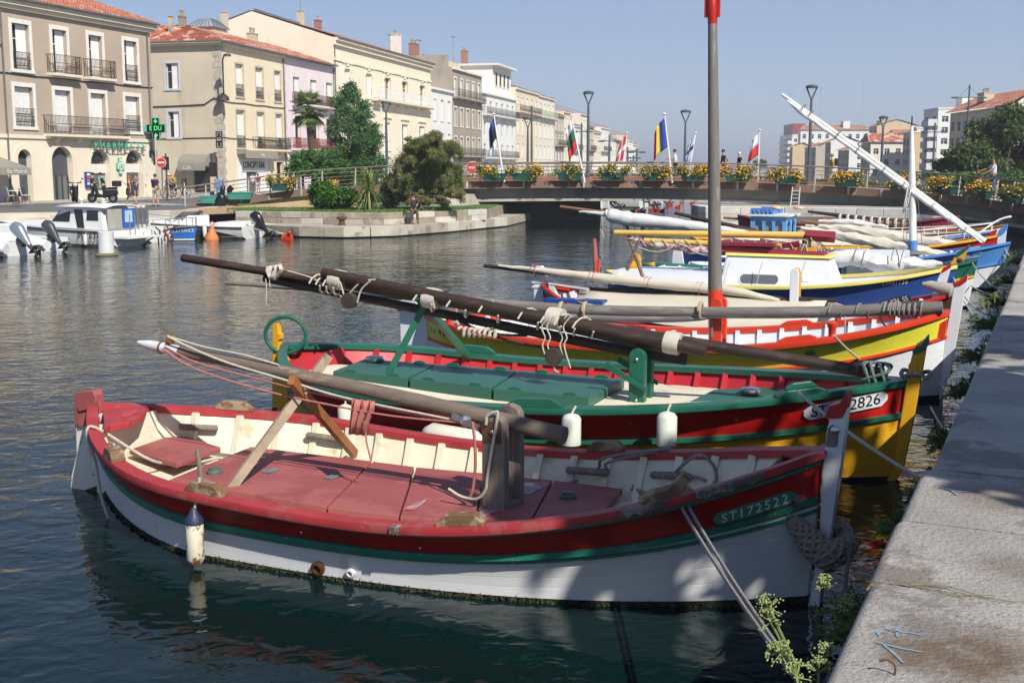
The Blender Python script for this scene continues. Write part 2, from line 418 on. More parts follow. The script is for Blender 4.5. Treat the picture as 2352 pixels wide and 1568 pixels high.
struct(MB().prism([(p.x,p.y)for p in offs(prom,.1)+back],lambda x,y:Vector((x,y,-1)),lambda x,y:Vector((x,y,.055))).obj('weed_line',mat('dark_weed','23281a',.7,.3,4)))
gp=offs(up,.5)
gr=[(p.x,p.y)for p in gp]+[(-.6,68.5),(-16,69)]
struct(MB().prism(gr,lambda x,y:Vector((x,y,.85)),lambda x,y:Vector((x,y,1.03))).obj('lawn',M_grass))
rgn=np.random.default_rng(5)
def grass_patch(name,poly,n,z,h,m):
 xs=np.array(poly);lo,hi=xs.min(0),xs.max(0);P=[]
 def inside(x,y):
  c=False;j=len(poly)-1
  for i in range(len(poly)):
   if(poly[i][1]>y)!=(poly[j][1]>y)and x<(poly[j][0]-poly[i][0])*(y-poly[i][1])/(poly[j][1]-poly[i][1])+poly[i][0]:c=not c
   j=i
  return c
 while len(P)<n:
  x,y=lo+rgn.random(2)*(hi-lo)
  if inside(x,y):P.append((x,y))
 P=np.array(P);a=rgn.random(n)*6.28;d=np.stack([np.cos(a),np.sin(a)],1)*.025
 tip=P+rgn.normal(size=(n,2))*.03;V=np.zeros((n,3,3));V[:,0,:2]=P-d;V[:,1,:2]=P+d;V[:,2,:2]=tip
 V[:,:2,2]=z;V[:,2,2]=z+h*(.6+.8*rgn.random(n))
 return stuff(quads_obj(V.reshape(-1,3),name,m,None,3))
M_gblade=leaf_mat('grass_blades','4f6a30','76884a',.3)
grass_patch('grass',[(p.x,p.y)for p in gp]+[(-3,60),(-15,60)],9000,1.025,.08,M_gblade)
bank=MB();f0=[Pz(455,484,1.0),Pz(560,480,1.0),Pz(640,478.5,1.0),Pz(712,477,1.0),Pz(820,476,1.0)]
f1=[Py(455,480,f0[0].y),Py(560,473,f0[1].y),Py(640,466,f0[2].y),Py(712,459,f0[3].y),Py(820,452,f0[4].y)]
bank.grid([[Vector((p.x,p.y,.8))for p in f0],[Vector((p.x,p.y,q.z))for p,q in zip(f0,f1)],[Vector((p.x*1.14,67.0,q.z-.3))for p,q in zip(f0,f1)]])
struct(bank.obj('retaining_wall',mat('ochre_ramp_wall','a58d6b',.85,.2,.6)))
bo=thing('mooring_bollard','rusty iron mooring post standing at the edge of the stone promontory','bollard',Pz(786,541,.0)+Vector((0,-.02,0)))
M_rust=mat('rust','5a3d2c',.9,.3,6,bump=.5,bs=20)
MB().lathe([(.17,0),(.16,.5),(.13,.62),(.13,.7)],12).obj('post',M_rust,bo,smooth=True)
MB().lathe([(.13,.7),(.24,.76),(.25,.84),(.1,.87)],12).obj('cap',M_rust,bo,smooth=True)
# bridge
M_fascia=mat('brown_fascia','6a5344',.75,.15,1.2,bump=.2,bs=8,streak=('94857a',(1.5,1.5,.3),.62))
M_girder=mat('grey_girder','7d7c76',.8,.2,.5,bump=.25,bs=5,streak=('5a5a56',(.6,.6,.25),.5))
M_flange=mat('pale_flange','a39d92',.8,.2,.8,streak=('6b665c',(2,2,.3),.55))
M_rail=mat('grey_brown_rail','75685d',.5,.1,3)
M_post=mat('galvanised_post','a9a59d',.5,.1,3)
bcl=smooth_path([(-18.6,67.3,.96),(-15.5,67.8,1.38),(-12,67.6,1.85),(-7,66.8,2.16),(-2.5,66.2,2.30),(4,66,2.36),(10,65.6,2.33),(14.5,64.8,2.2),(18,63.3,2.03),(20.6,60.9,1.84),(22.2,57.6,1.64),(22.9,54.0,1.45),(23.1,50.8,1.40)],8)
def bnorm(i):
 d=bcl[min(i+1,len(bcl)-1)]-bcl[max(i-1,0)];d.z=0;d.normalize();return Vector((-d.y,d.x,0)),d
bridge=thing('road_bridge','low concrete road bridge with brown parapet and curved ramp over the canal','bridge',(1,66,0))
def bsweep(prof,name,m,i0=0,i1=None,smooth=False,sag_=0.0):
 mb=MB();rows=[];i1=len(bcl)-1 if i1 is None else i1
 for i in range(i0,i1+1):
  e,d=bnorm(i);p=bcl[i];rows.append([p+e*a+Vector((0,0,z))for a,z in prof])
 mb.grid(rows,closed=True);n=len(prof)
 mb.f.append(tuple(range(n)));mb.f.append(tuple(len(mb.v)-n+j for j in range(n)));mb.m+=[0,0]
 return mb.obj(name,m,bridge,world=True,smooth=smooth)
deckN=[]
bsweep([(.02,-.42),(.02,-.05),(.02,-.03),(2.6,-.03),(2.6,-.42)],'walkway',mat('deck_concrete','99948b',.9,.1,1))
bsweep([(.55,-.98),(.5,-.4),(1.4,-.4),(1.4,-.98)],'girder',M_girder,22)
bsweep([(.42,-1.14),(.42,-.985),(1.5,-.985),(1.5,-1.14)],'flange',M_flange,22)
bsweep([(.25,-.9),(.2,-.42),(1.4,-.42),(1.4,-.9)],'ramp_wall',mat('ochre_ramp_wall','a58d6b',.85,.2,.6),0,22)
k=len(bcl)-1
for i in range(0,k-1,4):
 j=min(i+4,k)
 mb=MB();rows=[]
 for q in range(i,j+1):
  e,d=bnorm(q);p=bcl[q]+(d*.05 if q==i else(d*-.05 if q==j else Vector()))
  rows.append([p+e*a_+Vector((0,0,z))for a_,z in((-.12,-.40),(-.02,.0),(.16,.0),(.16,-.40))])
 mb.grid(rows,closed=True);mb.f+=[(0,1,2,3),tuple(len(mb.v)-4+t for t in range(4))];mb.m+=[0,0]
 mb.obj('fascia_panel',M_fascia,bridge,world=True)
 e,d=bnorm(i);p=bcl[i]
 MB().hexa([p+d*s_+e*a_+Vector((0,0,z))for z in(-.39,-.01)for s_,a_ in((-.06,-.09-z*-.0),(.06,-.09),(.06,.1),(-.06,.1))]).obj('joint_cover',M_flange,bridge,world=True)
def railing(pts,name_h,parent,lean=.10,h=1.0,nr=4,mtop=None,mpost=None,step=4,post_first=0):
 n_=len(pts)
 def nn(i):
  d=pts[min(i+1,n_-1)]-pts[max(i-1,0)];d.z=0;d.normalize();return Vector((-d.y,d.x,0)),d
 for r_ in range(nr+1):
  f=.12+.88*r_/nr;rad=.045 if r_==nr else.021
  MB().tube([pts[i]+nn(i)[0]*(.12+lean*f)+Vector((0,0,h*f))for i in range(n_)],rad,6).obj('handrail' if r_==nr else 'rail',mtop or M_rail,parent,world=True,smooth=True)
 for i in range(post_first,n_,step):
  e,d=nn(i);p=pts[i]
  MB().beam(p+e*.12,p+e*(.15+lean)+Vector((0,0,h-.03)),.05,.16,up=e,h2=.07).obj('post',mpost or M_post,parent,world=True)
railing(bcl,'bridge',bridge,step=3)
far=[Vector((p.x,p.y+15,p.z))for p in bcl[24:72]]
fx=[p for p in bcl[10:90]if-20<p.x<19]
rows=[[p+Vector((0,2.3,-.06)),p+Vector((0,15.4,-.06))]for p in fx]
rows2=[[p+Vector((0,2.3,-.5)),p+Vector((0,15.4,-.5))]for p in fx]
MB().grid(rows).obj('roadway',M_asph,bridge,world=True);MB().grid(rows2).obj('deck_soffit',M_girder,bridge,world=True)
e_=MB().grid([[p+Vector((0,15.3,-1.1)),p+Vector((0,15.3,.02)),p+Vector((0,15.7,.02)),p+Vector((0,15.7,-1.1))]for p in fx],closed=True);e_.obj('far_girder',M_girder,bridge,world=True)
railing([p+Vector((0,15.2,0))for p in fx],'far',bridge,lean=0,step=4)
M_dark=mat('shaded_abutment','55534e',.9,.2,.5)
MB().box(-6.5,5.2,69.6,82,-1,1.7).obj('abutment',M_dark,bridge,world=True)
MB().hexa([Vector(v)for v in((-5.6,64.4,1.0),(-2.6,64.4,1.0),(-1.2,68.5,1.0),(-5.6,68.5,1.0),(-5.6,64.6,1.62),(-2.7,64.6,1.62),(-1.4,68.5,1.62),(-5.6,68.5,1.62))]).obj('bearing_block',M_flange,bridge,world=True)
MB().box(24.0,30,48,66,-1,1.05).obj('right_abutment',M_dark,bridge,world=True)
# stone pier in front of the bridge (right)
pier0=[Pz(1594,517),Pz(1604,520.5),Pz(1620,522),Pz(1700,523),Pz(1800,524),Pz(1965,528),Pz(2090,531)]
pier0=[Vector((p.x,p.y,0))for p in pier0]
pier=MB().prism([(p.x,p.y)for p in offs(pier0,.2)]+[(22.4,66.5),(pier0[0].x+.25,66.5)],lambda x,y:Vector((x,y,-1)),lambda x,y:Vector((x,y,1.05)))
pier=struct(pier.obj('stone_pier',M_flange))
PW=[mat('pale_block_a','d0cbc1',.85,.12,1.2,bump=.3,bs=9),mat('pale_block_b','c5bfb4',.85,.15,1.2,bump=.3,bs=9)]
for z0,z1,sd in((.0,.33,11),(.34,.70,12),(.71,1.07,13)):
 course(pier0,z0,z1,.5,1.3,pier,sd,PW,jit=.008)
 # building kit
def wallm(n,c,s='8b8070',var=.08,str_=.6):
 return mat(n,c,.9,var,.35,bump=.15,bs=6,streak=(s,(.9,.9,.18),str_))
M_trim=mat('white_trim','d5d0c6',.7,.08,2)
M_shut=mat('white_shutter','dddbd6',.6,.06,3)
M_cas=mat('casement_white','d0cec8',.5,.05,2)
M_pane=glass_mat('window_glass','23282c')
M_drk=mat('dark_opening','1b1a19',.8,.2,1)
M_iron=mat('wrought_iron','3a332d',.6,.2,4)
M_irust=mat('rusty_iron','523a2a',.75,.25,4)
M_tile=mat('terracotta_tiles','a4674e',.85,.30,1.6,bump=.3,bs=20,wear='c49a80',ws=1.5,wt=.54,wear2='7d4a36',w2s=5,w2t=.6)
M_tile2=mat('lichen_tiles','a65f45',.85,.3,1.6,bump=.3,bs=20,wear='d3bda6',ws=.9,wt=.53,wear2='7d4a36',w2s=5,w2t=.6)
M_gut=mat('zinc_gutter','6c6c6a',.5,.2,2,metal=.3)
class Bld:
 """local frame: x along the facade (left to right as seen from the canal), y inwards, z up"""
 def __init__(s,name,label,O,az,cat='building',group=None,d=None):
  s.d=Vector(d)if d else Vector((math.sin(R(az)),math.cos(R(az)),0));s.d.normalize()
  s.O=Vector((O[0],O[1],0));s.n=Vector((s.d.y,-s.d.x,0));s.t=thing(name,label,cat,s.O,math.atan2(s.d.y,s.d.x),group)
 def px(s,x,y,y0=0.0):
  p=Pn(x,y,s.O-s.n*y0,s.n);return(p-s.O).dot(s.d),p.z
 def rect(s,x0,y0,x1,y1):
  a=s.px(x0,(y0+y1)/2)[0];b=s.px(x1,(y0+y1)/2)[0];xm=(x0+x1)/2
  return a,b,s.px(xm,y1)[1],s.px(xm,y0)[1]
def wall(b,x0,x1,z0,z1,ops,m,name='wall',dep=.28,y=0.0,parent=None):
 xs=sorted({x0,x1,*[v for o in ops for v in o[:2]]});zs=sorted({z0,z1,*[v for o in ops for v in o[2:4]]})
 mb=MB()
 for i in range(len(xs)-1):
  for j in range(len(zs)-1):
   cx,cz=(xs[i]+xs[i+1])/2,(zs[j]+zs[j+1])/2
   if any(o[0]<cx<o[1]and o[2]<cz<o[3]for o in ops):continue
   mb.add([(xs[i],y,zs[j]),(xs[i+1],y,zs[j]),(xs[i+1],y,zs[j+1]),(xs[i],y,zs[j+1])],[(0,1,2,3)])
 for o in ops:
  a,c,lo,hi=o[:4]
  if len(o)>4 and o[4]:
   r=(c-a)/2;hs=hi-r;mx=(a+c)/2
   arc=[(mx-r*math.cos(math.pi*k/12),hs+r*math.sin(math.pi*k/12))for k in range(13)]
   mb.add([(a,y,hi)]+[(p,y,q)for p,q in arc[:7]],[tuple(range(8))])
   mb.add([(c,y,hi)]+[(p,y,q)for p,q in arc[6:]],[tuple(range(8))])
   path=[(a,lo)]+arc+[(c,lo)]
  else:path=[(a,lo),(a,hi),(c,hi),(c,lo),(a,lo)]
  for(p,q),(p2,q2)in zip(path[:-1],path[1:]):
   mb.add([(p,y,q),(p2,y,q2),(p2,y+dep,q2),(p,y+dep,q)],[(0,1,2,3)])
 return mb.obj(name,m,parent or b.t)
def shell(b,x0,x1,z0,z1,dep,m,zt=None):
 """side and back walls behind the facade"""
 mb=MB();
 mb.add([(x0,0.001,z0),(x0,dep,z0),(x0,dep,z1),(x0,.001,z1)],[(0,1,2,3)])
 mb.add([(x1,0.001,z0),(x1,dep,z0),(x1,dep,z1),(x1,.001,z1)],[(0,1,2,3)])
 mb.add([(x0,dep,z0),(x1,dep,z0),(x1,dep,z1),(x0,dep,z1)],[(0,1,2,3)])
 mb.add([(x0,0.002,z1-.02),(x1,.002,z1-.02),(x1,dep,z1-.02),(x0,dep,z1-.02)],[(0,1,2,3)])
 return mb.obj('side_wall',m,b.t)
def ironwork(x0,x1,z0,z1,y,sp=.11,scroll=True):
 mb=MB();k=max(2,int((x1-x0)/sp))
 for i in range(k+1):
  x=x0+(x1-x0)*i/k;mb.box(x-.011,x+.011,y-.011,y+.011,z0,z1)
 for z in(z0+.04,z0+(z1-z0)*.55,z1):mb.box(x0,x1,y-.016,y+.016,z-.016,z+.016)
 if scroll:
  for i in range(0,k,2):
   cx=x0+(x1-x0)*(i+1)/k;cz=z0+(z1-z0)*.28;r=min(.09,sp*.9)
   mb.tube([(cx+r*math.cos(t),y,cz+1.25*r*math.sin(t))for t in[2*math.pi*q/8 for q in range(9)]],.012,4,caps=False)
 return mb
def window(b,x0,x1,z0,z1,kind='closed',sur=.12,m_sur=None,rail=None,m_rail=None,dep=.28,y=0.0,arch=False,sill=True):
 m_sur=m_sur or M_trim;fr=MB();P=y-.035
 if sur:
  top=z1+sur*1.1
  fr.box(x0-sur,x0,P,y+.06,z0,z1 if not arch else z1-(x1-x0)/2);fr.box(x1,x1+sur,P,y+.06,z0,z1 if not arch else z1-(x1-x0)/2)
  if arch:
   r=(x1-x0)/2;mx=(x0+x1)/2;hs=z1-r;pts=[math.pi*k/12 for k in range(13)]
   fr.grid([[(mx-q*math.cos(t),yy,hs+q*math.sin(t))for q,yy in((r,y+.06),(r,P),(r+sur,P),(r+sur,y+.06))]for t in pts],closed=True)
  else:fr.box(x0-sur,x1+sur,P-.004,y+.06,z1,top)
  if sill:fr.box(x0-sur-.04,x1+sur+.04,P-.05,y+.06,z0-sur*.8,z0)
 c=.055;d0,d1=y+dep-.09,y+dep-.02;zt=z1
 fr.box(x0,x0+c,d0,d1,z0,zt);fr.box(x1-c,x1,d0,d1,z0,zt);fr.box(x0+c,x1-c,d0,d1,zt-c,zt);fr.box(x0+c,x1-c,d0,d1,z0,z0+c)
 if kind in('glass','half','open'):
  mx=(x0+x1)/2;fr.box(mx-.035,mx+.035,d0+.003,d1,z0+c,zt-c);zz=z0+(z1-z0)*.68;fr.box(x0+c,x1-c,d0+.006,d1,zz-.03,zz+.03)
 wdw=fr.obj('window',m_sur if sur else M_cas,b.t)
 MB().box(x0+.01,x1-.01,d1,d1+.04,z0+.01,z1-.01).obj('pane',M_drk if kind=='dark' else M_pane,wdw)
 w_=x1-x0
 if kind=='closed':
  for a,c_ in((x0+.03,x0+w_/2-.012),(x0+w_/2+.012,x1-.03)):
   s_=MB().box(a,c_,d0-.06,d0-.01,z0+.02,z1-.03)
   for zz in np.arange(z0+.15,z1-.15,.16):s_.box(a+.05,c_-.05,d0-.075,d0-.06,zz,zz+.09)
   s_.obj('shutter',M_shut,wdw)
 elif kind=='half':
  MB().box(x0+w_*.42,x1-.02,d0-.06,d0-.015,z0+.02,z1-.03).obj('shutter',M_shut,wdw)
 elif kind=='open':
  MB().box(x1-.06,x1-.012,y+.03,y+dep-.1,z0+.03,z1-.03).obj('shutter',M_shut,wdw)
 if rail:ironwork(x0-.02,x1+.02,z0+.05,z0+rail,y-.03).obj('railing',m_rail or M_iron,wdw)
 return wdw
def balcony(b,x0,x1,z,h,proj=.6,m_slab=None,m_rail=None,brackets=2,sp=.12):
 s_=MB().box(x0,x1,-proj,-.01,z-.16,z).box(x0+.05,x1-.05,-proj+.1,-.012,z-.26,z-.163)
 for i in range(brackets):
  x=x0+(x1-x0)*(i+.5)/brackets;s_.hexa([(x-.1,-.16,z-.6),(x+.1,-.16,z-.6),(x+.1,-.013,z-.6),(x-.1,-.013,z-.6),(x-.1,-proj+.1,z-.262),(x+.1,-proj+.1,z-.262),(x+.1,-.013,z-.262),(x-.1,-.013,z-.262)])
 s_=s_.obj('balcony',m_slab or M_trim,b.t)
 r=ironwork(x0+.03,x1-.03,z+.03,z+h,-proj+.04,sp)
 for x in(x0+.03,x1-.03):
  for i in range(4):yy=-proj+.05+i*proj/4;r.box(x-.012,x+.012,yy-.012,yy+.012,z+.03,z+h)
  r.box(x-.02,x+.02,-proj+.04,-.01,z+h-.02,z+h+.015)
 r.obj('railing',m_rail or M_iron,s_);return s_
def tiles(b,P00,P10,P01,P11,m,pitch=.26,course=.42,amp=.055,name='roof',parent=None):
 """barrel-tile roof between an eave edge P00-P10 and a ridge edge P01-P11"""
 P00,P10,P01,P11=map(Vector,(P00,P10,P01,P11));W_=(P10-P00).length;S_=((P01-P00).length+(P11-P10).length)/2
 nc=max(2,int(W_/pitch));nr_=max(1,int(S_/course));nrm=(P10-P00).cross(P01-P00).normalized()
 if nrm.z<0:nrm=-nrm
 mb=MB();rr=random.Random(int(W_*100));nx=nc*4
 for r_ in range(nr_):
  rows=[]
  for t,lift in((r_/nr_,.045),((r_+1.06)/nr_,.0)):
   t=min(1,t);row=[]
   for i in range(nx+1):
    u=i/nx;p=P00 .lerp(P10,u).lerp(P01 .lerp(P11,u),t)
    row.append(p+nrm*(amp*(.5+.5*math.cos(2*math.pi*i/4))+lift))
   rows.append(row)
  fr=[p-nrm*.05 for p in rows[0]]
  mb.grid([fr]+rows)
 o=mb.obj(name,m,parent or b.t,smooth=False);return o
def gutter(b,p,q):
 return MB().tube([p,q],.075,8).obj('gutter',M_gut,b.t,smooth=True)
def downpipe(b,x,z0,z1,y=-.1):
 return MB().tube([(x,y,z0),(x,y,z1)],.055,8).obj('downpipe',M_gut,b.t,smooth=True)
def chimney(b,x,y,z0,z1,w_=.7,d_=.45,m=None,pots=2):
 c=MB().box(x-w_/2,x+w_/2,y-d_/2,y+d_/2,z0,z1).box(x-w_/2-.06,x+w_/2+.06,y-d_/2-.06,y+d_/2+.06,z1+.002,z1+.1).obj('chimney',m or M_stone[1],b.t)
 for i in range(pots):
  MB().lathe([(.12,z1+.1),(.1,z1+.5),(.14,z1+.52),(.14,z1+.6)],8,(x-w_/2+w_*(i+.5)/pots,y,0)).obj('chimney_pot',M_stone[2],c)
def aerial(b,x,y,z0,h,ln=1.2):
 m=MB().tube([(x,y,z0),(x,y,z0+h)],.025,5)
 for k in range(2):m.tube([(x-ln/2,y,z0+h-.05-k*.7),(x+ln/2,y,z0+h+.05-k*.7)],.018,4)
 for k in range(7):
  xx=x-ln/2+ln*k/6;m.tube([(xx,y-.3,z0+h),(xx,y+.3,z0+h)],.012,4)
 m.obj('aerial',M_gut,b.t)
K1=.3125
def c1(x0,y0,x1,y1):return x0*K1,y0*K1,x1*K1,y1*K1
def c2(x0,y0,x1,y1):return 530.9+x0*K1,y0*K1,530.9+x1*K1,y1*K1
# taupe pharmacy building
d_=Vector((.339,.941,0)).normalized();Oa=Vector((-25.8,86,0))-d_*19
A=Bld('pharmacy_building','taupe three-storey town house over a pharmacy with a long iron balcony',Oa,0,d=d_)
M_tau=wallm('taupe_render','a89886','928370',.1,.58);M_gcr=wallm('cream_ground_floor','d5c9b3','a3957f',.08,.62)
ZE=13.15;W_A=19.0;zg=A.px(220,1022*K1)[1]
wins=[]
for r_,kind,rail in((c1(90,165,215,465),'half',1.05),(c1(388,218,492,540),'half',0),(c1(655,265,752,572),'half',0),(c1(915,315,1007,568),'half',1.1),(c1(112,635,246,960),'closed',1.1),(c1(408,660,522,995),'closed',0),(c1(672,690,778,1012),'closed',0),(c1(925,718,1027,1012),'closed',1.1)):
 wins.append((*A.rect(*r_),kind,rail))
wins=[list(w_)for w_ in wins]
zt1=max(w_[3]for w_ in wins[4:]);zb1=zg+.25;zt2=max(w_[3]for w_ in wins[:4])
for i,w_ in enumerate(wins):
 if i>=4:w_[3]=zt1-.05;w_[2]=zb1 if i in(5,6)else zb1+.35
zb2=min(w_[2]for w_ in wins[:4])
for i,w_ in enumerate(wins):
 if i<4:w_[3]=zt2-.1;w_[2]=zb2
wall(A,0,W_A,zg,ZE,[w_[:4]for w_ in wins],M_tau)
arches=[(*A.rect(*c1(132,1098,230,1472)),True),(*A.rect(*c1(378,1078,530,1470)),True),(*A.rect(*c1(664,1100,803,1450)),True),(*A.rect(*c1(922,1105,1046,1465)),True)]
arches=[(a[0],a[1],(GZ+.07 if i!=2 else GZ+.6),a[3],True)for i,a in enumerate(arches)]
wall(A,0,W_A,0,zg-.003,arches,M_gcr,'ground_floor_wall',dep=.45,y=-.02)
MB().box(0,W_A,-.12,.1,zg-.12,zg+.1).obj('string_course',M_gcr,A.t)
shell(A,0,W_A,0,ZE,12,wallm('ochre_side','b29a6c'))
for w_ in wins:window(A,*w_[:4],kind=w_[4],sur=.24,rail=w_[5]or None,sill=bool(w_[5]),dep=.4)
for(px_,m_)in((c1(348,410,573,560),M_irust),(c1(618,450,826,590),M_irust)):
 a=A.rect(*px_);balcony(A,a[0]-.1,a[1]-.25,zb2-.02,1.15,.55,M_gcr,m_,0)
a=A.rect(*c1(318,885,925,1020));balcony(A,a[0],a[1]-.3,zb1-.03,1.15,.6,M_gcr,M_iron,4)
for i,a in enumerate(arches):
 x0,x1,z0,z1=a[:4];r_=(x1-x0)/2;hs=z1-r_;mx=(x0+x1)/2
 f=MB();sw=.32 if i==0 else(.30 if i==1 else.12);pts=[math.pi*k/14 for k in range(15)]
 f.grid([[(mx-q*math.cos(t),yy,hs+q*math.sin(t))for q,yy in((r_,-.02),(r_,-.09),(r_+sw,-.09),(r_+sw,-.02))]for t in pts],closed=True)
 for s_ in(-1,1):f.box(min(mx+s_*r_,mx+s_*(r_+sw)),max(mx+s_*r_,mx+s_*(r_+sw)),-.09,-.02,z0-.05,hs)
 nm='door' if i<2 else 'shop_window';f=f.obj(nm,M_gcr,A.t)
 if i==0:
  MB().box(x0+.02,x1-.02,.30,.36,z0,hs).obj('door_leaf',mat('slate_door','4c5157',.6,.12,2),f)
  MB().prism([(mx-r_*math.cos(t),hs+.01+r_*math.sin(t))for t in pts],lambda x,z:(x,.32,z),lambda x,z:(x,.36,z)).obj('fanlight',M_drk,f)
  m_=MB()
  for k in range(1,8):t=math.pi*k/8;m_.beam((mx,.31,hs),(mx-r_*.96*math.cos(t),.31,hs+r_*.96*math.sin(t)),.05,.04)
  m_.obj('fan_bars',M_iron,f)
  m_=MB()
  for s_ in(0,1):
   for k in range(3):m_.box(x0+.08+s_*r_,x0+r_-.06+s_*r_,.28,.298,z0+.2+k*(hs-z0)/3,z0+(k+1)*(hs-z0)/3)
  m_.obj('door_panel',mat('slate_door2','434950',.6,.12,2),f)
 elif i==1:
  MB().prism([(x1,hs-.9),(x0,hs-.9)]+[(mx-r_*math.cos(t),hs+r_*math.sin(t))for t in pts],lambda x,z:(x,.34,z),lambda x,z:(x,.38,z)).obj('fascia_board',mat('anthracite_panel','4a4a4e',.5,.05),f)
  MB().box(x0,x1,.36,.4,z0,hs-.9).obj('pane',glass_mat('door_glass','5b6361'),f)
  m_=MB()
  for u in(0,.36,.42,.68,.96):m_.box(x0+u*2*r_,x0+u*2*r_+.07,.30,.36,z0,hs-.9)
  m_.obj('door_frame',M_iron,f)
 else:
  MB().box(x0,x1,.28,.36,hs-.62,hs-.0).obj('fascia_board',M_trim,f)
  MB().prism([(mx-r_*math.cos(t),hs+.01+r_*math.sin(t))for t in pts],lambda x,z:(x,.33,z),lambda x,z:(x,.36,z)).obj('fanlight',glass_mat('fan_glass','787d7c'),f)
  m_=MB()
  for k in range(1,10):t=math.pi*k/10;m_.beam((mx,.30,hs),(mx-r_*.96*math.cos(t),.30,hs+r_*.96*math.sin(t)),.04,.03)
  for q in(.45,.75):m_.tube([(mx-r_*q*math.cos(t),.30,hs+r_*q*math.sin(t))for t in pts],.025,5)
  m_.obj('fan_bars',M_iron,f)
  MB().box(x0,x1,.38,.42,z0,hs-.62).obj('pane',glass_mat('shop_glass','5d6663')if i==2 else M_drk,f)
  if i==3:
   m_=MB()
   for k in range(12):m_.box(x0+.4*r_,x1-.02,.34,.37,z0+k*.17,z0+k*.17+.14)
   m_.obj('roller_grille',M_gut,f)
  else:MB().box(x0+1.25*r_,x1-.1,.33,.36,hs-1.6,hs-.8).obj('poster',mat('teal_poster','6fb0a4',.6),f)
tiles(A,(-.3,-.55,ZE+.05),(W_A+.35,-.55,ZE+.05),(-.3,6.5,ZE+2.35),(W_A+.35,6.5,ZE+2.35),M_tile)
tiles(A,(W_A+.35,13,ZE+.05),(-.3,13,ZE+.05),(W_A+.35,6.5,ZE+2.35),(-.3,6.5,ZE+2.35),M_tile,name='rear_roof')
MB().box(-.3,W_A+.3,-.42,-.01,ZE-.35,ZE).box(-.3,W_A+.3,-.22,-.012,ZE-.6,ZE-.352).obj('cornice',M_gcr,A.t)
gutter(A,(-.3,-.58,ZE+.0),(W_A+.4,-.58,ZE+.0));downpipe(A,W_A-.45,3.6,ZE-.4)
a=A.px(8,200)[0];downpipe(A,a,1,ZE-.5)
cab=A.px(20,168)[1];MB().tube([(0,-.05,cab+.1)]+[(W_A*k/8,-.05,cab-.06*(k%2))for k in range(1,9)],.035,5).obj('facade_cable',M_drk,A.t)
chimney(A,A.px(163,10)[0],3,ZE+.5,ZE+2.3,.5,.5,M_gut,0);
aerial(A,A.px(317,40)[0]-.5,4,ZE+1.3,2.6,1.6)
M_green=mat('pharmacy_green','4aa588',.5,.08,2)
ps=thing('pharmacy_sign','green raised letters spelling PHARMACIE over the two arched shop windows','sign',(0,0,0))
x0,z_=A.px(684*K1,1068*K1,-.35);x1,z1_=A.px(1077*K1,1085*K1,-.35)
ps.location=A.O+A.d*((x0+x1)/2)+A.n*.35+Vector((0,0,(z_+z1_)/2));ps.rotation_euler=(0,0,math.atan2(A.d.y,A.d.x))
nl='PHARMACIE';wl=(x1-x0)/9
for k,ch in enumerate(nl):
 text('letter',ch,.68,M_green,ps,Matrix.Translation((-(x1-x0)/2+wl*(k+.5),0,0))@Matrix.Rotation(math.pi/2,4,'X')@Matrix.Diagonal((.98*wl/.62,1,1,1)),.03)
sg=MB()
for zz in(-.25,.25):sg.box(-(x1-x0)/2,(x1-x0)/2,.06,.1,zz-.02,zz+.02)
for k in range(10):xx=-(x1-x0)/2+(x1-x0)*k/9;sg.box(xx-.015,xx+.015,.1,.34,-.02,.02)
sg.obj('sign_rail',M_gut,ps)
def cross_poly(a,w_):return[(-w_,-a),(w_,-a),(w_,-w_),(a,-w_),(a,w_),(w_,w_),(w_,a),(-w_,a),(-w_,w_),(-a,w_),(-a,-w_),(-w_,-w_)]
x0,z_=A.px(875*K1,1222*K1)
wc=thing('wall_cross_sign','pale green and white cross panel on the wall between the two pharmacy windows','sign',A.O+A.d*x0+A.n*.06+Vector((0,0,z_)),math.atan2(A.d.y,A.d.x))
for q,dd,mm in((.62,.1,M_green),(.54,.115,M_trim),(.40,.13,M_green),(.30,.145,M_trim),(.16,.16,M_green)):
 MB().prism([(x*.85,z*1.25)for x,z in cross_poly(q*.72,.18*q/.62)],lambda x,z:(x,-dd,z),lambda x,z:(x,0,z)).obj('cross_band',mm,wc)
p=Py(1150*K1,945*K1,84.6)
lc=thing('led_cross_sign','black electronic pharmacy cross with green lit letters projecting from the corner','sign',p,math.atan2(A.n.y,A.n.x)+R(4));lc.scale=(.72,.72,.72)
MB().prism(cross_poly(.98,.36),lambda x,z:(x,-.14,z),lambda x,z:(x,.14,z)).obj('cross_panel',mat('black_panel','0d1210',.3,0),lc)
MB().prism(cross_poly(1.04,.42),lambda x,z:(x,-.11,z),lambda x,z:(x,.11,z)).obj('cross_rim',mat('teal_rim','6fa3a0',.5,.05),lc)
M_led=mat('green_led','2fd05a',.5,0,emit=1.0)
text('led_text','E DU',.62,M_led,lc,Matrix.Translation((-.02,-.145,0))@Matrix.Rotation(math.pi/2,4,'X'))
for zz in(-.68,.68):MB().box(-.2,.2,-.15,-.141,zz-.06,zz+.06).box(-.06,.06,-.15,-.1412,zz-.2,zz+.2).obj('led_cross',M_led,lc)
MB().box(-2.0,-1.0,-.04,.04,-.1,.1).box(-1.85,-1.1,-.12,.12,-.32,.32).obj('bracket',mat('teal_rim','6fa3a0'),lc)
x0,z_=A.px(1122*K1,1132*K1)
nb=thing('street_name_plate','small blue enamel street name plate low on the corner of the pharmacy building','sign',A.O+A.d*x0+A.n*.03+Vector((0,0,z_)),math.atan2(A.d.y,A.d.x))
MB().box(-.45,.45,-.03,0,-.24,.24).obj('plate',mat('enamel_blue','2b3350',.4,.05),nb)
x0,z_=A.px(636*K1,1322*K1)
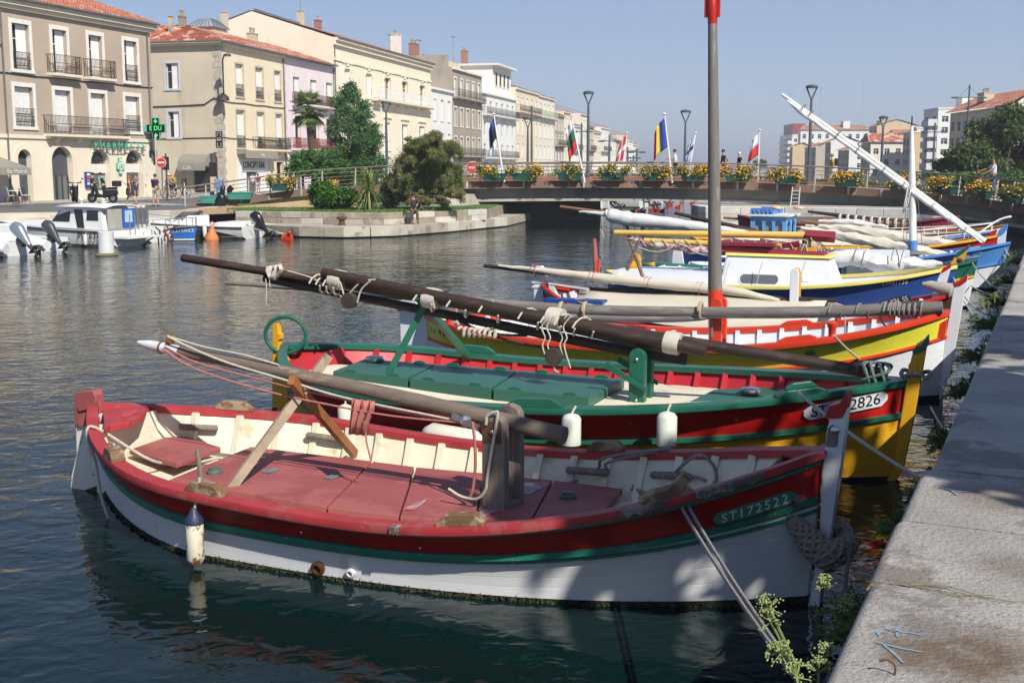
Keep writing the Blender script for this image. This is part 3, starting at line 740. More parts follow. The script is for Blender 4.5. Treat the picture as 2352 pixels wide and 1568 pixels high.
vm=thing('wall_dispenser','dark blue lit vending panel fixed beside the pharmacy window','vending machine',A.O+A.d*x0+A.n*.02+Vector((0,0,z_)),math.atan2(A.d.y,A.d.x))
MB().box(-.24,.24,-.16,0,-.52,.52).obj('cabinet',mat('vending_blue','2c3a86',.4,.1,3),vm)
for k in range(4):MB().box(-.16,.16,-.172,-.161,.28-k*.2,.42-k*.2).obj('display',[M_trim,mat('vend_red','b3564f'),M_bluep,M_trim][k],vm)
# yellow bar at the left edge
x0=A.px(9,300)[0]
Yb=Bld('bar_building','narrow yellow bar front cut off by the left edge of the picture',A.O+A.d*(x0-8.02)+A.n*-.1,0,d=A.d)
wall(Yb,0,8,0,4.1,[(6.0,6.9,GZ+.1,3.1)],wallm('lemon_wall','d8cd84','b3a868',.06))
wall(Yb,0,8,4.1,10.5,[(5.8,7.0,5.0,7.3)],wallm('greige_wall','a39b8b'))
window(Yb,6.0,6.9,GZ+.1,3.1,'glass',.08);window(Yb,5.8,7.0,5.0,7.3,'closed',.12,rail=1.0)
shell(Yb,0,8,0,10.5,8,M_tau);tiles(Yb,(-.3,-.4,10.55),(8,-.4,10.55),(-.3,5,12),(8,5,12),M_tile)
aw=thing('bar_awning','grey fabric awning lettered Bar Musical over the left terrace','awning',Yb.O+Yb.d*5.2+Vector((0,0,3.4)),math.atan2(Yb.d.y,Yb.d.x))
M_awn=mat('taupe_awning','857f74',.9,.1,3)
ga=MB();ga.add([(-3,0,.35),(2.3,0,.35),(2.3,-2.4,-.35),(-3,-2.4,-.35)],[(0,1,2,3)]);ga.add([(-3,-2.4,-.35),(2.3,-2.4,-.35),(2.3,-2.45,-.75),(-3,-2.45,-.75)],[(0,1,2,3)])
ga.add([(2.3,0,.35),(2.3,-2.4,-.35),(2.3,-2.45,-.75)],[(0,1,2)])
ga.obj('canvas',M_awn,aw,solid=.02);text('lettering','Bar Musical',.34,M_trim,aw,Matrix.Translation((1.1,-2.48,-.55))@Matrix.Rotation(math.pi/2,4,'X'))
# beige corner house (Concept Bar)
DR=Vector((.237,.9715,0)).normalized();B0=Vector((-24.3,100,0));ZB=13.45
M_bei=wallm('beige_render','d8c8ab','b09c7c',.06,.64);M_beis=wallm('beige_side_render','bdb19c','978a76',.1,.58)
B=Bld('corner_house','beige three-storey corner house with grey quoins and Concept Bar on the ground floor',B0,0,d=DR)
LB=12.4
row2=[B.rect(*c2(*q))for q in((33,475,88,708),(180,500,234,735),(317,522,363,748))]
row1=[B.rect(*c2(*q))for q in((40,812,100,1088),(192,828,244,1095),(329,840,376,1098))]
def lev(rows):
 z0=sum(r[2]for r in rows)/len(rows);z1=sum(r[3]for r in rows)/len(rows);return[(r[0],r[1],z0,z1)for r in rows]
row2,row1=lev(row2),lev(row1)
shop=B.rect(*c2(48,1122,280,1395));sd_=B.rect(*c2(118,1240,200,1395));rd_=B.rect(*c2(335,1190,382,1395))
zs=shop[3];shop=(max(.55,shop[0]),shop[1],GZ,zs)
wall(B,0,LB,0,ZB,row2+row1+[shop,(rd_[0],rd_[1],GZ,rd_[3])],M_bei,dep=.35)
for r_ in row2+row1:window(B,*r_,kind='half',sur=.16,m_sur=M_beis,rail=1.05,dep=.38)
window(B,rd_[0],rd_[1],GZ+.05,rd_[3],'dark',.1,m_sur=M_beis).name='door'
a=B.rect(*c2(155,1010,400,1108));balcony(B,a[0],min(LB-.1,a[1]),row1[0][2]-.05,1.05,.7,M_bei,M_iron,2)
sf=MB();sx0,sx1,_,sz1=shop;dx0,dx1,dz1=sd_[0],sd_[1],sd_[3]
sf.box(sx0,dx0,.05,.3,0,sz1).box(dx1,sx1,.05,.3,0,sz1).box(dx0,dx1,.05,.3,dz1,sz1)
sf=sf.obj('shopfront',mat('bar_white','d9dad8',.6,.05),B.t)
m_=MB()
for k in range(14):m_.box(dx0,dx1,.26,.3+.02*(k%2),GZ+.05+k*.2,GZ+.05+k*.2+.17)
m_.obj('roller_shutter',M_gut,sf)
sgn=thing('bar_sign','white board lettered CONCEPT BAR in dark capitals above the bar door','sign',B.O+B.d*((sx0+sx1)/2)+Vector((0,0,B.px(586,1215*K1)[1]))+B.n*-.03,math.atan2(B.d.y,B.d.x))
a=B.rect(*c2(100,1195,255,1238));hw=(a[1]-a[0])/2
MB().box(-hw-.25,hw+.25,-.05,.08,-.55,.55).obj('board',M_trim,sgn)
text('lettering','CONCEPT BAR',.78,M_drk,sgn,Matrix.Translation((0,-.06,0))@Matrix.Rotation(math.pi/2,4,'X')@Matrix.Diagonal((2*hw/5.1,1,1,1)),.02)
aw2=thing('shop_awning','rolled grey awning lettered Café over the Concept Bar sign','awning',B.O+B.d*((sx0+sx1)/2)+Vector((0,0,zs-.1)),math.atan2(B.d.y,B.d.x))
hw2=(sx1-sx0)/2;g_=MB();g_.box(-hw2,hw2+.3,-.7,-.05,-.05,.25);g_.add([(-hw2,-.72,.2),(hw2+.3,-.72,.2),(hw2+.3,-.85,-.42),(-hw2,-.85,-.42)],[(0,1,2,3)])
g_.obj('canvas',M_awn,aw2,solid=.02);text('lettering','Café',.42,M_trim,aw2,Matrix.Translation((.2,-.82,-.12))@Matrix.Rotation(math.pi/2-.22,4,'X'))
for k in range(26):
 z0=1.2+k*.46;wq=.62 if k%2 else.42
 MB().hexa([(x,y,z)for z in(z0+.012,z0+.448)for x,y in((-.03,-.03),(wq,-.03),(wq,.02),(-.03,.02))]).obj('quoin',M_stone[1],B.t)
cz=B.px(560,238)[1];MB().tube([(LB*k/6,-.06,cz-.05*(k%2))for k in range(7)],.035,5).obj('facade_cable',M_drk,B.t)
MB().tube([(LB*k/6,-.06,5.6-.04*(k%2))for k in range(7)],.03,5).obj('facade_cable',M_drk,B.t)
SDv=Vector((DR.y,-DR.x,0));S0=B0-SDv*13
class Sub(Bld):
 def __init__(s,parent,O,d):
  s.d=Vector(d).normalized();s.O=Vector((O[0],O[1],0));s.n=Vector((s.d.y,-s.d.x,0));s.t=parent
def reframe(sub,before):
 M4=wm(sub.t).inverted()@Matrix.LocRotScale(sub.O,Matrix.Rotation(math.atan2(sub.d.y,sub.d.x),3,'Z').to_euler(),None)
 for o in list(C.objects):
  if o not in before and o.parent==sub.t:o.matrix_basis=M4@o.matrix_basis
before=set(C.objects);S=Sub(B.t,S0,SDv)
sw_=lev([S.rect(*c1(1220,467,1312,655))])+lev([S.rect(*c1(1238,822,1320,1012))]);dd_=S.rect(*c1(1422,1232,1545,1425))
wall(S,0,13-.002,0,ZB,sw_+[(dd_[0],dd_[1],GZ,dd_[3])],M_beis)
for r_ in sw_:window(S,*r_,kind='half',sur=.18,m_sur=mat('pale_blue_trim','b9bcc0',.7,.05))
window(S,dd_[0],dd_[1],GZ,dd_[3],'dark',0).name='door'
m_=MB()
for k in range(16):m_.box(dd_[0]+.06,dd_[1]-.06,.14,.17+.02*(k%2),GZ+.05+k*.2,GZ+.22+k*.2)
m_.obj('roller_shutter',mat('dark_grille','35332f',.6,.1),B.t)
for k in range(26):
 z0=1.2+k*.46;wq=.42 if k%2 else.62
 MB().hexa([(13-wq+x*wq,y,z)for z in(z0+.012,z0+.448)for x,y in((0,-.03),(.94,-.03),(.94,.02),(0,.02))]).obj('quoin',M_stone[1],B.t)
m_=MB().tube([(0,-.06,S.px(400,246)[1]),(4,-.06,S.px(400,246)[1]),(8,-.06,S.px(440,244)[1]),(11.5,-.08,S.px(500,240)[1]),(12.4,-.1,S.px(515,225)[1]),(13,-.06,cz)],.045,5)
m_.tube([(0,-.06,5.55),(6,-.05,5.5),(13,-.06,5.6)],.035,5);m_.obj('facade_cable',M_drk,B.t)
reframe(S,before)
a0=S.O+S.d*((dd_[0]+dd_[1])/2-.3);aw3=thing('side_awning','taupe awning lettered Café above the side door of the corner house','awning',a0+Vector((0,0,dd_[3])),math.atan2(S.d.y,S.d.x))
hw=(dd_[1]-dd_[0])*.82;g_=MB();n_=6
rows=[[(-hw,-.05-1.1*math.sin(math.pi/2*k/n_),1.5*math.cos(math.pi/2*k/n_)*.62+.15),(hw,-.05-1.1*math.sin(math.pi/2*k/n_),1.5*math.cos(math.pi/2*k/n_)*.62+.15)]for k in range(n_+1)]
rows.append([(-hw,-1.17,-.25),(hw,-1.17,-.25)]);g_.grid(rows)
for sx in(-hw,hw):g_.add([(sx,0,.15)]+[r[0 if sx<0 else 1]for r in rows[:-1]],[tuple(range(n_+2))])
g_.obj('canvas',M_awn,aw3,solid=.02);text('lettering','Café',.42,M_trim,aw3,Matrix.Translation((-.4,-1.2,-.02))@Matrix.Rotation(math.pi/2,4,'X'))
tiles(B,(-.45,-.5,ZB+.05),(LB+12.4,-.5,ZB+.05),(5.5,6,ZB+2.1),(LB+12.4,6,ZB+2.1),M_tile2)
mr=MB();
tiles(B,(-.45,13,ZB+.05),(-.45,-.5,ZB+.05),(5.5,8,ZB+2.1),(5.5,6,ZB+2.1),M_tile2,name='hip_roof')
MB().box(-.3,LB,-.35,-.01,ZB-.3,ZB).box(-.35,-.01,-.35,13,ZB-.302,ZB-.002).obj('cornice',M_bei,B.t)
gutter(B,(-.5,-.52,ZB),(LB+12.3,-.52,ZB));gutter(B,(-.52,-.5,ZB),(-.52,13,ZB));downpipe(B,LB,1,ZB-.3)
sk=MB().box(8.7,11.3,5.0,7.4,ZB+1.0,ZB+2.3).obj('lantern',M_beis,B.t)
g_=MB().hexa([(8.5,4.8,ZB+2.305),(11.5,4.8,ZB+2.305),(11.5,7.6,ZB+2.305),(8.5,7.6,ZB+2.305),(9.4,5.6,ZB+3.1),(10.6,5.6,ZB+3.1),(10.6,6.8,ZB+3.1),(9.4,6.8,ZB+3.1)])
g_.obj('lantern_glass',glass_mat('lantern_glass','7f8a92'),sk)
m_=MB()
for k in range(7):
 u=k/6;m_.beam((8.5+3*u,4.78,ZB+2.33),(9.4+1.2*u,5.58,ZB+3.12),.05,.05);m_.beam((8.48,4.8+2.8*u,ZB+2.33),(9.38,5.6+1.2*u,ZB+3.12),.05,.05)
m_.obj('glazing_bar',M_gut,sk)
chimney(B,2.9,6,ZB+1.0,ZB+2.5,.35,.3,M_stone[1],0);chimney(B,4.95,6,ZB+1.4,ZB+2.7,.7,.4,M_stone[2],2);chimney(B,12.9,6,ZB+1.6,ZB+4.1,.6,.5,M_beis,0);chimney(B,17.6,5.5,ZB+1.4,ZB+2.6,1.3,.6,M_beis,2)
# pink house
def at(s_):return B0+DR*s_
Pk=Bld('pink_house','narrow pale pink house standing between the corner house and the long cream building',at(LB+.02),0,d=DR)
M_pink=wallm('pale_pink','d8c8ca','b8a4a6',.05,.64);LP=12.35
r2=lev([Pk.rect(*c2(*q))for q in((455,570,502,760),(582,592,628,770),(698,608,742,780))]);r1=lev([Pk.rect(*c2(*q))for q in((470,865,510,1085),(602,860,645,1090),(700,870,745,1100))])
wall(Pk,0,LP,0,ZB-.05,r2+r1+[(2,4,GZ,4)],M_pink)
for r_ in r2:window(Pk,*r_,kind='half',sur=.42,m_sur=M_trim,rail=1.0,m_rail=M_irust)
for r_ in r1:window(Pk,*r_,kind='dark',sur=.2,rail=1.0,m_rail=mat('red_iron','7d3a3c',.6))
window(Pk,2,4,GZ,4,'glass',.1)
balcony(Pk,.6,LP-.8,r1[0][2]-.1,1.0,.6,M_pink,MATS['red_iron'],3);balcony(Pk,r2[0][0]-.4,LP-.8,r2[0][2]-.1,1.0,.6,M_pink,M_irust,3)
for k in range(24):
 z0=1.2+k*.5;wq=.55 if k%2 else.38
 MB().box(.02,wq,-.035,.02,z0+.012,z0+.488).obj('quoin',M_stone[3],Pk.t)
shell(Pk,0,LP,0,ZB-.06,12,M_pink);downpipe(Pk,LP-.2,1,ZB-.2)
# long cream building with a big gable
Cr=Bld('cream_building','long cream classical building with a tall blank gable and white iron balconies',at(24.8),0,d=DR)
M_cre=wallm('cream_stucco','ded3bb','b7a888',.05,.66);M_gab=wallm('gable_render','ddd1bb','c3b499',.04,.6);LC=33.1;ZC=16.4
r2=lev([Cr.rect(*c2(*q))for q in((833,515,876,700),(990,548,1034,715),(1127,575,1172,735),(1254,598,1297,755),(1385,622,1424,775))])
r1=lev([Cr.rect(*c2(*q))for q in((850,860,890,1080),(1000,885,1040,1090),(1130,905,1168,1100),(1256,920,1298,1110),(1383,936,1423,1120))])
zf=5.3;r0=[(q[0],q[1],GZ,4.4)for q in r1]
wall(Cr,0,LC,0,ZC,r2+r1+r0,M_cre,dep=.35)
for i,r_ in enumerate(r2):
 w_=window(Cr,*r_,kind='glass' if i>1 else 'half',sur=.3,m_sur=M_cre,dep=.35)
 mx=(r_[0]+r_[1])/2;hw=(r_[1]-r_[0])/2
 MB().box(r_[0]-.55,r_[1]+.55,-.16,-.002,r_[3]+.55,r_[3]+.72).box(r_[0]-.3,r_[0]-.02,-.1,-.037,r_[3]-.25,r_[3]+.55).box(r_[1]+.02,r_[1]+.3,-.1,-.037,r_[3]-.25,r_[3]+.55).box(mx-.35,mx+.35,-.13,-.04,r_[3]+.3,r_[3]+1.05).obj('window_head',M_cre,w_)
for r_ in r1:
 w_=window(Cr,*r_,kind='half',sur=.25,m_sur=M_cre)
 MB().box(r_[0]-.5,r_[1]+.5,-.16,-.002,r_[3]+.5,r_[3]+.68).obj('window_head',M_cre,w_)
for r_ in r0:window(Cr,*r_,kind='dark',sur=.12,m_sur=M_cre)
M_wir=mat('white_iron','cfd3d6',.5,.05)
for q in((1030,705,1078,775),(1092,715,1247,795),(1252,738,1450,830)):
 a=Cr.rect(*c2(*q));balcony(Cr,a[0],min(LC-.2,a[1]),r2[0][2]-.1,1.25,.9,M_cre,M_wir,3 if q[0]>1080 else 1,.16)
MB().box(0,LC,-.55,-.003,ZC-.3,ZC).box(0,LC,-.3,-.004,ZC-.75,ZC-.302).box(0,LC,-.12,-.006,ZC-2.3,ZC-2.0).box(0,LC,-.14,-.006,r2[0][2]-.75,r2[0][2]-.5).obj('cornice',M_cre,Cr.t)
for x_ in(0,LC):MB().add([(x_,.003,0),(x_,18,0),(x_,18,16.4),(x_,9,19.25),(x_,.003,16.4)],[(0,1,2,3,4)]).obj('gable',M_gab,Cr.t)
tiles(Cr,(0,-.6,ZC+.02),(LC,-.6,ZC+.02),(0,9,19.3),(LC,9,19.3),M_tile,.3,.45);tiles(Cr,(LC,18.4,ZC),(0,18.4,ZC),(LC,9,19.3),(0,9,19.3),M_tile,.3,.45,name='rear_roof')
gutter(Cr,(0,-.65,ZC+.02),(LC,-.65,ZC+.02));downpipe(Cr,.25,1,ZC-.8)
MB().hexa([(.6,6.2,18.52),(6,6.2,18.52),(6,9,19.4),(.6,9,19.4),(.6,6.2,18.72),(6,6.2,18.72),(6,9,19.62),(.6,9,19.62)]).obj('solar_panel',glass_mat('solar','5d6670'),Cr.t)
chimney(Cr,11.2,8.4,18.6,20.6,.7,.6,M_beis,0);aerial(Cr,11.2,8.4,20.6,3.0,1.4);M_brick=mat('brick_chimney','94685a',.9,.2,5);chimney(Cr,15.2,8,18.3,20.0,.9,.6,M_brick,1);chimney(Cr,29.6,3.5,16.5,19.8,1.5,1.0,M_trim,3);aerial(Cr,27.4,3.5,17,2.6,1.2)
# the row beyond
def block(name,label,s0,s1,H,m,cols,rows,dep=12,roof='tile',trimm=None,kind='half',sur=.18,bal=None,rail=None,mroof=None,zf=4.2,group=None,az=None):
 b=Bld(name,label,at(s0),0,d=DR,group=group);L_=s1-s0-.03;ops=[];wl_=[]
 fh=(H-zf-.6)/rows
 for r_ in range(rows):
  for c in range(cols):
   x=L_*(c+.5)/cols;hw=min(.62,L_/cols*.24);z0=zf+r_*fh+fh*.18;ops.append((x-hw,x+hw,z0,z0+fh*.62));wl_.append(r_)
 g=[(L_*(c+.5)/cols-.8,L_*(c+.5)/cols+.8,GZ,3.6)for c in range(cols)]
 wall(b,0,L_,0,H,ops+g,m)
 for o_,r_ in zip(ops,wl_):window(b,*o_,kind=kind[r_%len(kind)]if isinstance(kind,list)else kind,sur=sur,m_sur=trimm,rail=rail)
 for o_ in g:window(b,*o_,kind='dark',sur=0)
 shell(b,0,L_,0,H,dep,m)
 MB().box(0,L_,-.3,-.004,H-.3,H-.01).obj('cornice',trimm or m,b.t)
 if roof=='tile':tiles(b,(0,-.4,H+.02),(L_,-.4,H+.02),(0,dep/2,H+1.9),(L_,dep/2,H+1.9),mroof or M_tile,.35,.6)
 for r_,mm,ms in(bal or[]):balcony(b,.2,L_-.2,zf+r_*fh+fh*.16,1.1,.8,ms or m,mm,4,.2)
 return b,fh
M_wht=wallm('white_render','d6d5d0','bab8b0',.04,.66);M_gry=wallm('grey_stone','9a8f80','7d7365',.1,.56);M_cr2=wallm('cream_far','d3c5a8','b5a582',.05,.64);M_ivory=wallm('ivory_far','d3cdbd','b0a996',.05,.62)
b,_=block('white_house','narrow white two-window-high house beside the long cream building',57.95,67.6,13.6,M_wht,3,2,roof=None,kind='half')
b,_=block('grey_house','grey stone house with roof terrace and planted iron balconies',67.65,83.3,16.9,M_gry,5,3,roof=None,trimm=M_trim,kind=['glass','glass','closed'],bal=[(0,M_iron,None),(2,M_iron,None)])
MB().box(-.35,0,.5,11.5,13.5,18.5).obj('party_wall',M_gry,b.t);chimney(b,1.5,6,16.9,20.2,2.2,.8,M_brick,4);aerial(b,4,6,17,4,1.6);chimney(b,9,7,16.9,19,1.2,.8,M_stone[1],2)
MB().box(-6,-5.6,6,6.4,13.6,21).obj('flue',M_stone[1],b.t)
b,_=block('white_modern_house','white rendered house with square openings and rounded white balconies',83.35,105,14.6,M_wht,6,3,roof=None,kind='dark',sur=0,bal=[(0,M_iron,M_wht),(2,M_iron,M_wht)])
MB().box(9.5,21.6,.8,11.9,14.6,19.2).obj('upper_storey',M_wht,b.t);MB().box(9.0,21.6,-.3,12.2,19.205,19.5).obj('roof_slab',M_trim,b.t);MB().box(0,9.4,6,11.8,14.6,19.4).obj('rear_block',wallm('tan_far','c8b99c'),b.t)
for k in range(4):window(b,11+k*2.6,12.4+k*2.6,16.2,18.3,'dark',.1,y=.8,dep=.02)
chimney(b,15,7,19.5,22,1.6,.8,M_brick,3);aerial(b,12,8,19.5,4.5,1.4)
b,_=block('cream_balcony_house','cream house with a green iron balcony running under its attic',105.05,123,16.6,M_cr2,5,3,trimm=M_trim,bal=[(2,M_iron,None)],mroof=M_tile2)
b,_=block('ivory_house','ivory house with attic balcony next along from the cream balcony house',123.05,137.6,16.4,M_ivory,4,3,trimm=M_trim,bal=[(2,mat('pale_green_iron','8a9a80',.6),None)],mroof=M_tile2)
s_=137.7;hs_=(13.6,14.6,12.2,15,12.6,11.6,13,11,10.2,12,11,10);rb=random.Random(4)
lab=['far grey house just past the ivory house, with a red tiled gable','far cream house second past the ivory house','far low white house third past the ivory house','far taller ivory house with a small ornate gable','far beige house fifth past the ivory house','far pale house sixth past the ivory house','far white house seventh past the ivory house','tiny far cream house eighth past the ivory house','tiny far grey house ninth past the ivory house','tiny far white house tenth past the ivory house','tiny far beige house last but one of the row','tiny far house at the very end of the left row']
for k in range(12):
 wd=rb.uniform(8,13);block('row_house',lab[k],s_,s_+wd,hs_[k],[M_gry,M_cr2,M_wht,M_ivory][k%4],3,3 if hs_[k]>12 else 2,bal=[(1,M_iron,None)]if k%2==0 and k<7 else None,mroof=M_tile if k%2==0 else M_tile2,group='far houses of the left bank row');s_+=wd+.05
 # right bank
sheet('far_ground',[(26,68),(46,110),(88,200),(118,300),(140,420),(200,900),(900,900),(900,60),(60,60)],1.1,mat('dusty_ground','9a9184',.95,.1,.2))
gw=MB();P_=[Vector(p)for p in((26,68,0),(46,110,0),(88,200,0),(118,300,0),(140,420,0),(200,900,0))]
gw.grid([[p-Vector((0,0,1)),p+Vector((0,0,1.098))]for p in P_]);struct(gw.obj('far_quay_wall',M_lq))
def rblock(name,label,x0,xs,x1,yt,Z,mf,ms,floors,cols,scols,roof='flat',yr=None,kind='glass',azr=2.0,zb=1.1,group='houses on the far right bank',bays=False):
 """front (towards the canal) from pixel x0 to xs, lit side from xs to x1, corner at depth Z"""
 sa,ca=math.sin(R(azr)),math.cos(R(azr));kx=lambda x:(x-CX)/FPX
 Xc=kx(xs)*Z;k0=kx(x0);t=(Xc-k0*Z)/(k0*ca-sa)if x0<xs-.5 else 8.0
 t=min(max(t,4),95);k1=kx(x1);u=(k1*Z-Xc)/(ca+k1*sa);u=max(u,5)
 H=3+(HOR-yt)/FPX*Z
 far_=Vector((Xc+sa*t,Z+ca*t,0));b=Bld(name,label,far_,0,d=(-sa,-ca,0),group=group)
 b.n=Vector((-ca,sa,0));fh=(H-zb-.8)/floors;ops=[]
 for r_ in range(floors):
  for c in range(cols):
   x=t*(c+.5)/cols;hw=min(1.0,t/cols*.27);z0=zb+r_*fh+fh*.25;ops.append((x-hw,x+hw,z0,z0+fh*.58))
 wall(b,0,t,0,H,ops,mf)
 for o_ in ops:window(b,*o_,kind=kind,sur=0)
 before=set(C.objects);corner=far_+b.d*t
 S_=Sub(b.t,corner,(ca,-sa,0));so_=[]
 for r_ in range(floors):
  for c in range(scols):
   x=u*(c+.5)/scols;hw=min(.7,u/scols*.22);z0=zb+r_*fh+fh*.25;so_.append((x-hw,x+hw,z0,z0+fh*.55))
 wall(S_,0.004,u,0,H,so_,ms,'side_wall')
 for o_ in so_:window(S_,*o_,kind=kind,sur=0)
 reframe(S_,before)
 mb=MB();mb.add([(0,u,0),(t,u,0),(t,u,H),(0,u,H)],[(0,1,2,3)]);mb.add([(0,.01,0),(0,u,0),(0,u,H),(0,.01,H)],[(0,1,2,3)]);mb.obj('rear_wall',ms,b.t)
 if roof=='flat':
  MB().box(-.1,t+.1,-.1,u+.1,H,H+.25).obj('roof',M_trim,b.t)
 else:
  rz=3+(HOR-(yr or yt-10))/FPX*Z;mt={'tile':M_tile,'lichen':M_tile2,'brown':mat('brown_tiles','9a7358',.85,.2,.6,bump=.2,bs=6)}[roof]
  if 'brown roof' in label or 'hipped' in label:
   tiles(b,(t+.4,-.4,H),(t+.4,u+.4,H),(t*.4,u*.06,rz),(t*.4,u*.94,rz),mt,.6,1.0,.09);tiles(b,(-.3,-.4,H),(t+.4,-.4,H),(t*.3,u*.06,rz),(t*.4,u*.06,rz),mt,.6,1.0,.09,name='rear_roof')
  else:
   tiles(b,(-.3,-.5,H),(t+.3,-.5,H),(-.3,u/2,rz),(t+.3,u/2,rz),mt,.6,1.0,.09);tiles(b,(t+.3,u+.5,H),(-.3,u+.5,H),(t+.3,u/2,rz),(-.3,u/2,rz),mt,.6,1.0,.09,name='rear_roof')
   MB().add([(t-.01,0,H),(t-.01,u,H),(t-.01,u/2,rz)],[(0,1,2)]).obj('gable',ms,b.t)
 if bays:
  for r_ in range(1,floors):
   z0=zb+r_*fh
   MB().prism([(.3,-.01),(t*.46,-1.5),(t*.5,-.01)],lambda x,y:(x,y,z0-.15),lambda x,y:(x,y,z0+1.0)).obj('balcony',mf,b.t);MB().prism([(t*.52,-.01),(t*.95,-1.5),(t*.99,-.01)],lambda x,y:(x,y,z0-.15),lambda x,y:(x,y,z0+1.0)).obj('balcony',mf,b.t)
 return b,t,u,H
def zx(x,y):return 1769.6+x*.2477,190.6+y*.2477
M_sand=wallm('sand_wall','c2ac88','a08b6c',.06);M_grw=wallm('greige_far','b2a695','8f8474',.08);M_wf=wallm('far_white','d2d1cd','b5b3ad',.04)
LST=[('apartment_block','far white apartment block with red glazed penthouse at the left end of the right bank',55,165,235,492,420,M_wf,M_wf,6,3,2,'flat',None),('apartment_block','long far white apartment block under a brown roof behind the others',230,240,868,446,400,M_wf,M_wf,5,2,9,'brown',400),('row_house','far ochre house with a mottled side wall and small red lean-to roof',160,172,330,600,320,M_sand,M_sand,3,1,0,'tile',562),('row_house','far greige house beside a bare rough party wall',285,385,480,600,300,M_grw,M_grw,3,3,0,'lichen',560),('row_house','far white house with a blank triangular gable below the long white block',470,520,765,552,285,M_grw,M_wf,3,2,0,'tile',500),('row_house','far narrow grey house with paired small windows',590,690,800,625,255,M_grw,M_wf,3,4,1,'tile',585),('tan_house','tall tan gabled house rising behind the red-roofed house',865,935,1300,408,340,M_sand,M_sand,5,2,0,'tile',352),('row_house','white house with a broad rusty red hipped roof near the tall lamp',800,885,1190,556,235,M_grw,M_ivory,3,3,3,'lichen',470),('row_house','grey shaded house with iron balcony left of the modern white flats',1180,1270,1420,470,225,M_grw,M_sand,4,3,1,'flat',None),('modern_flats','modern white flats with angular bay balconies',1358,1488,1690,258,205,M_wf,M_wf,6,2,2,'flat',None),('row_house','pale ochre house behind the rusty hipped roof on the right bank',1085,1095,1300,474,290,M_sand,M_sand,4,1,0,'tile',440),('row_house','plain cream house wedged left of the modern white flats',1290,1300,1425,432,262,M_cr2,M_ivory,4,1,1,'flat',None),('row_house','low white house in front of the long white block',420,430,620,586,330,M_wf,M_wf,3,1,3,'tile',560),('gable_house','big cream house with long red roof and pale gable at the right edge',1600,2150,2700,222,130,M_cr2,M_ivory,4,9,0,'tile',60)]
for nm,lb,x0,xs,x1,yt,Z,mf,ms,fl,cl,sc_,rf,yr in LST:
 a,_=zx(x0,0);c,_=zx(xs,0);e,y_=zx(x1,yt);r_=rblock(nm,lb,a,c,e,y_,Z,mf,ms,fl,cl,sc_,rf,zx(0,yr)[1]if yr else None,bays=nm=='modern_flats')
 b,t,u,H=r_
 if 'penthouse' in lb:
  MB().box(t*.2,t*.98,.3,u*.9,H+.25,H+4).obj('penthouse',mat('red_glazing','8d4240',.4,.1),b.t)
  for r2_ in range(1,6):MB().box(t*.3,t+.6,-1.6,-.01,1.1+r2_*(H-2)/6,2.2+r2_*(H-2)/6).obj('balcony',M_wf,b.t)
 if nm=='tan_house':chimney(b,t*.6,u*.2,H-1,3+(HOR-280)/FPX*Z,4,2,M_grw,4)
 if 'brown roof' in lb:MB().box(t*.1,t*.9,u*.62,u*.72,H,3+(HOR-281)/FPX*Z).obj('lift_tower',M_wf,b.t);aerial(b,t*.5,u*.3,H+4,10,2);aerial(b,t*.5,u*.9,H+2,14,2)
 if nm=='modern_flats':MB().box(t*.1,t*.5,u*1.05,u*1.9,0,3+(HOR-226)/FPX*Z).obj('stair_tower',M_wf,b.t)
 if nm=='gable_house':chimney(b,t*.4,u*.22,H+1,3+(HOR-205)/FPX*Z,2.2,1.2,M_beis,3)
 # boat kit
def paint(n,c,**k):
 a=dict(rough=.42,var=.10,vs=2.0,bump=.10,bs=30,spec=.45);a.update(k);return mat(n,c,**a)
M_red=paint('boat_red','9c1712',wear='84140f',ws=1.2,wt=.52,wear2='b58b80',w2s=12,w2t=.69)
M_redfade=paint('faded_red','8e4946',rough=.65,var=.14,vs=1.4,bump=.15,wear='98544f',ws=1.3,wt=.50,wear2='b59a92',w2s=18,w2t=.70)
M_redgun=paint('gunwale_red','9c3032',rough=.55,var=.16,vs=4,wear='984744',ws=2.5,wt=.55,wear2='8d8077',w2s=9,w2t=.655)
M_greenr=paint('rail_green','1f6b58',var=.15,vs=5,wear='4c7f6d',ws=6,wt=.6,wear2='a59c90',w2s=14,w2t=.635)
M_whull=paint('hull_white','c9c9c8',rough=.5,var=.05,vs=1.2,bump=.18,bs=7,streak=('a39b8b',(4.5,4.5,.5),.60),wear2='9a8a72',w2s=7,w2t=.69)
M_cream=paint('deck_cream','d0c7ae',rough=.7,var=.10,vs=3,wear='b5a78a',ws=3,wt=.58,wear2='7d5b3a',w2s=7,w2t=.69)
M_weed=mat('waterline_weed','2a2a17',.7,.4,5,bump=1.0,bs=30,wear='34361c',ws=6,wt=.5)
M_wood=mat('weathered_wood','6f6256',.8,.2,6,bump=.5,bs=30,stretch=(1,6,6),wear='97836c',ws=2,wt=.58,wear2='7b5230',w2s=4,w2t=.60)
M_wood2=mat('grey_timber','776d63',.8,.22,5,bump=.5,bs=24,stretch=(5,5,.7),wear='8d7f6f',ws=2,wt=.55,wear2='4b4138',w2s=7,w2t=.64)
M_varn=mat('brown_varnish','86562f',.5,.25,6,bump=.2,bs=20,wear='a58155',ws=5,wt=.6)
M_rope=mat('cream_rope','b9b1a2',.9,.15,30,bump=.6,bs=120)
M_roped=mat('grey_rope','86817a',.9,.2,30,bump=.6,bs=120)
M_pinkr=mat('faded_red_rope','a86a60',.9,.15,20,bump=.4,bs=100)
M_steel=mat('steel','b8bab8',.3,.1,5,metal=.9)
M_fend=paint('fender_white','cfcabb',rough=.45,var=.08,vs=6,wear='a39b88',ws=6,wt=.64)
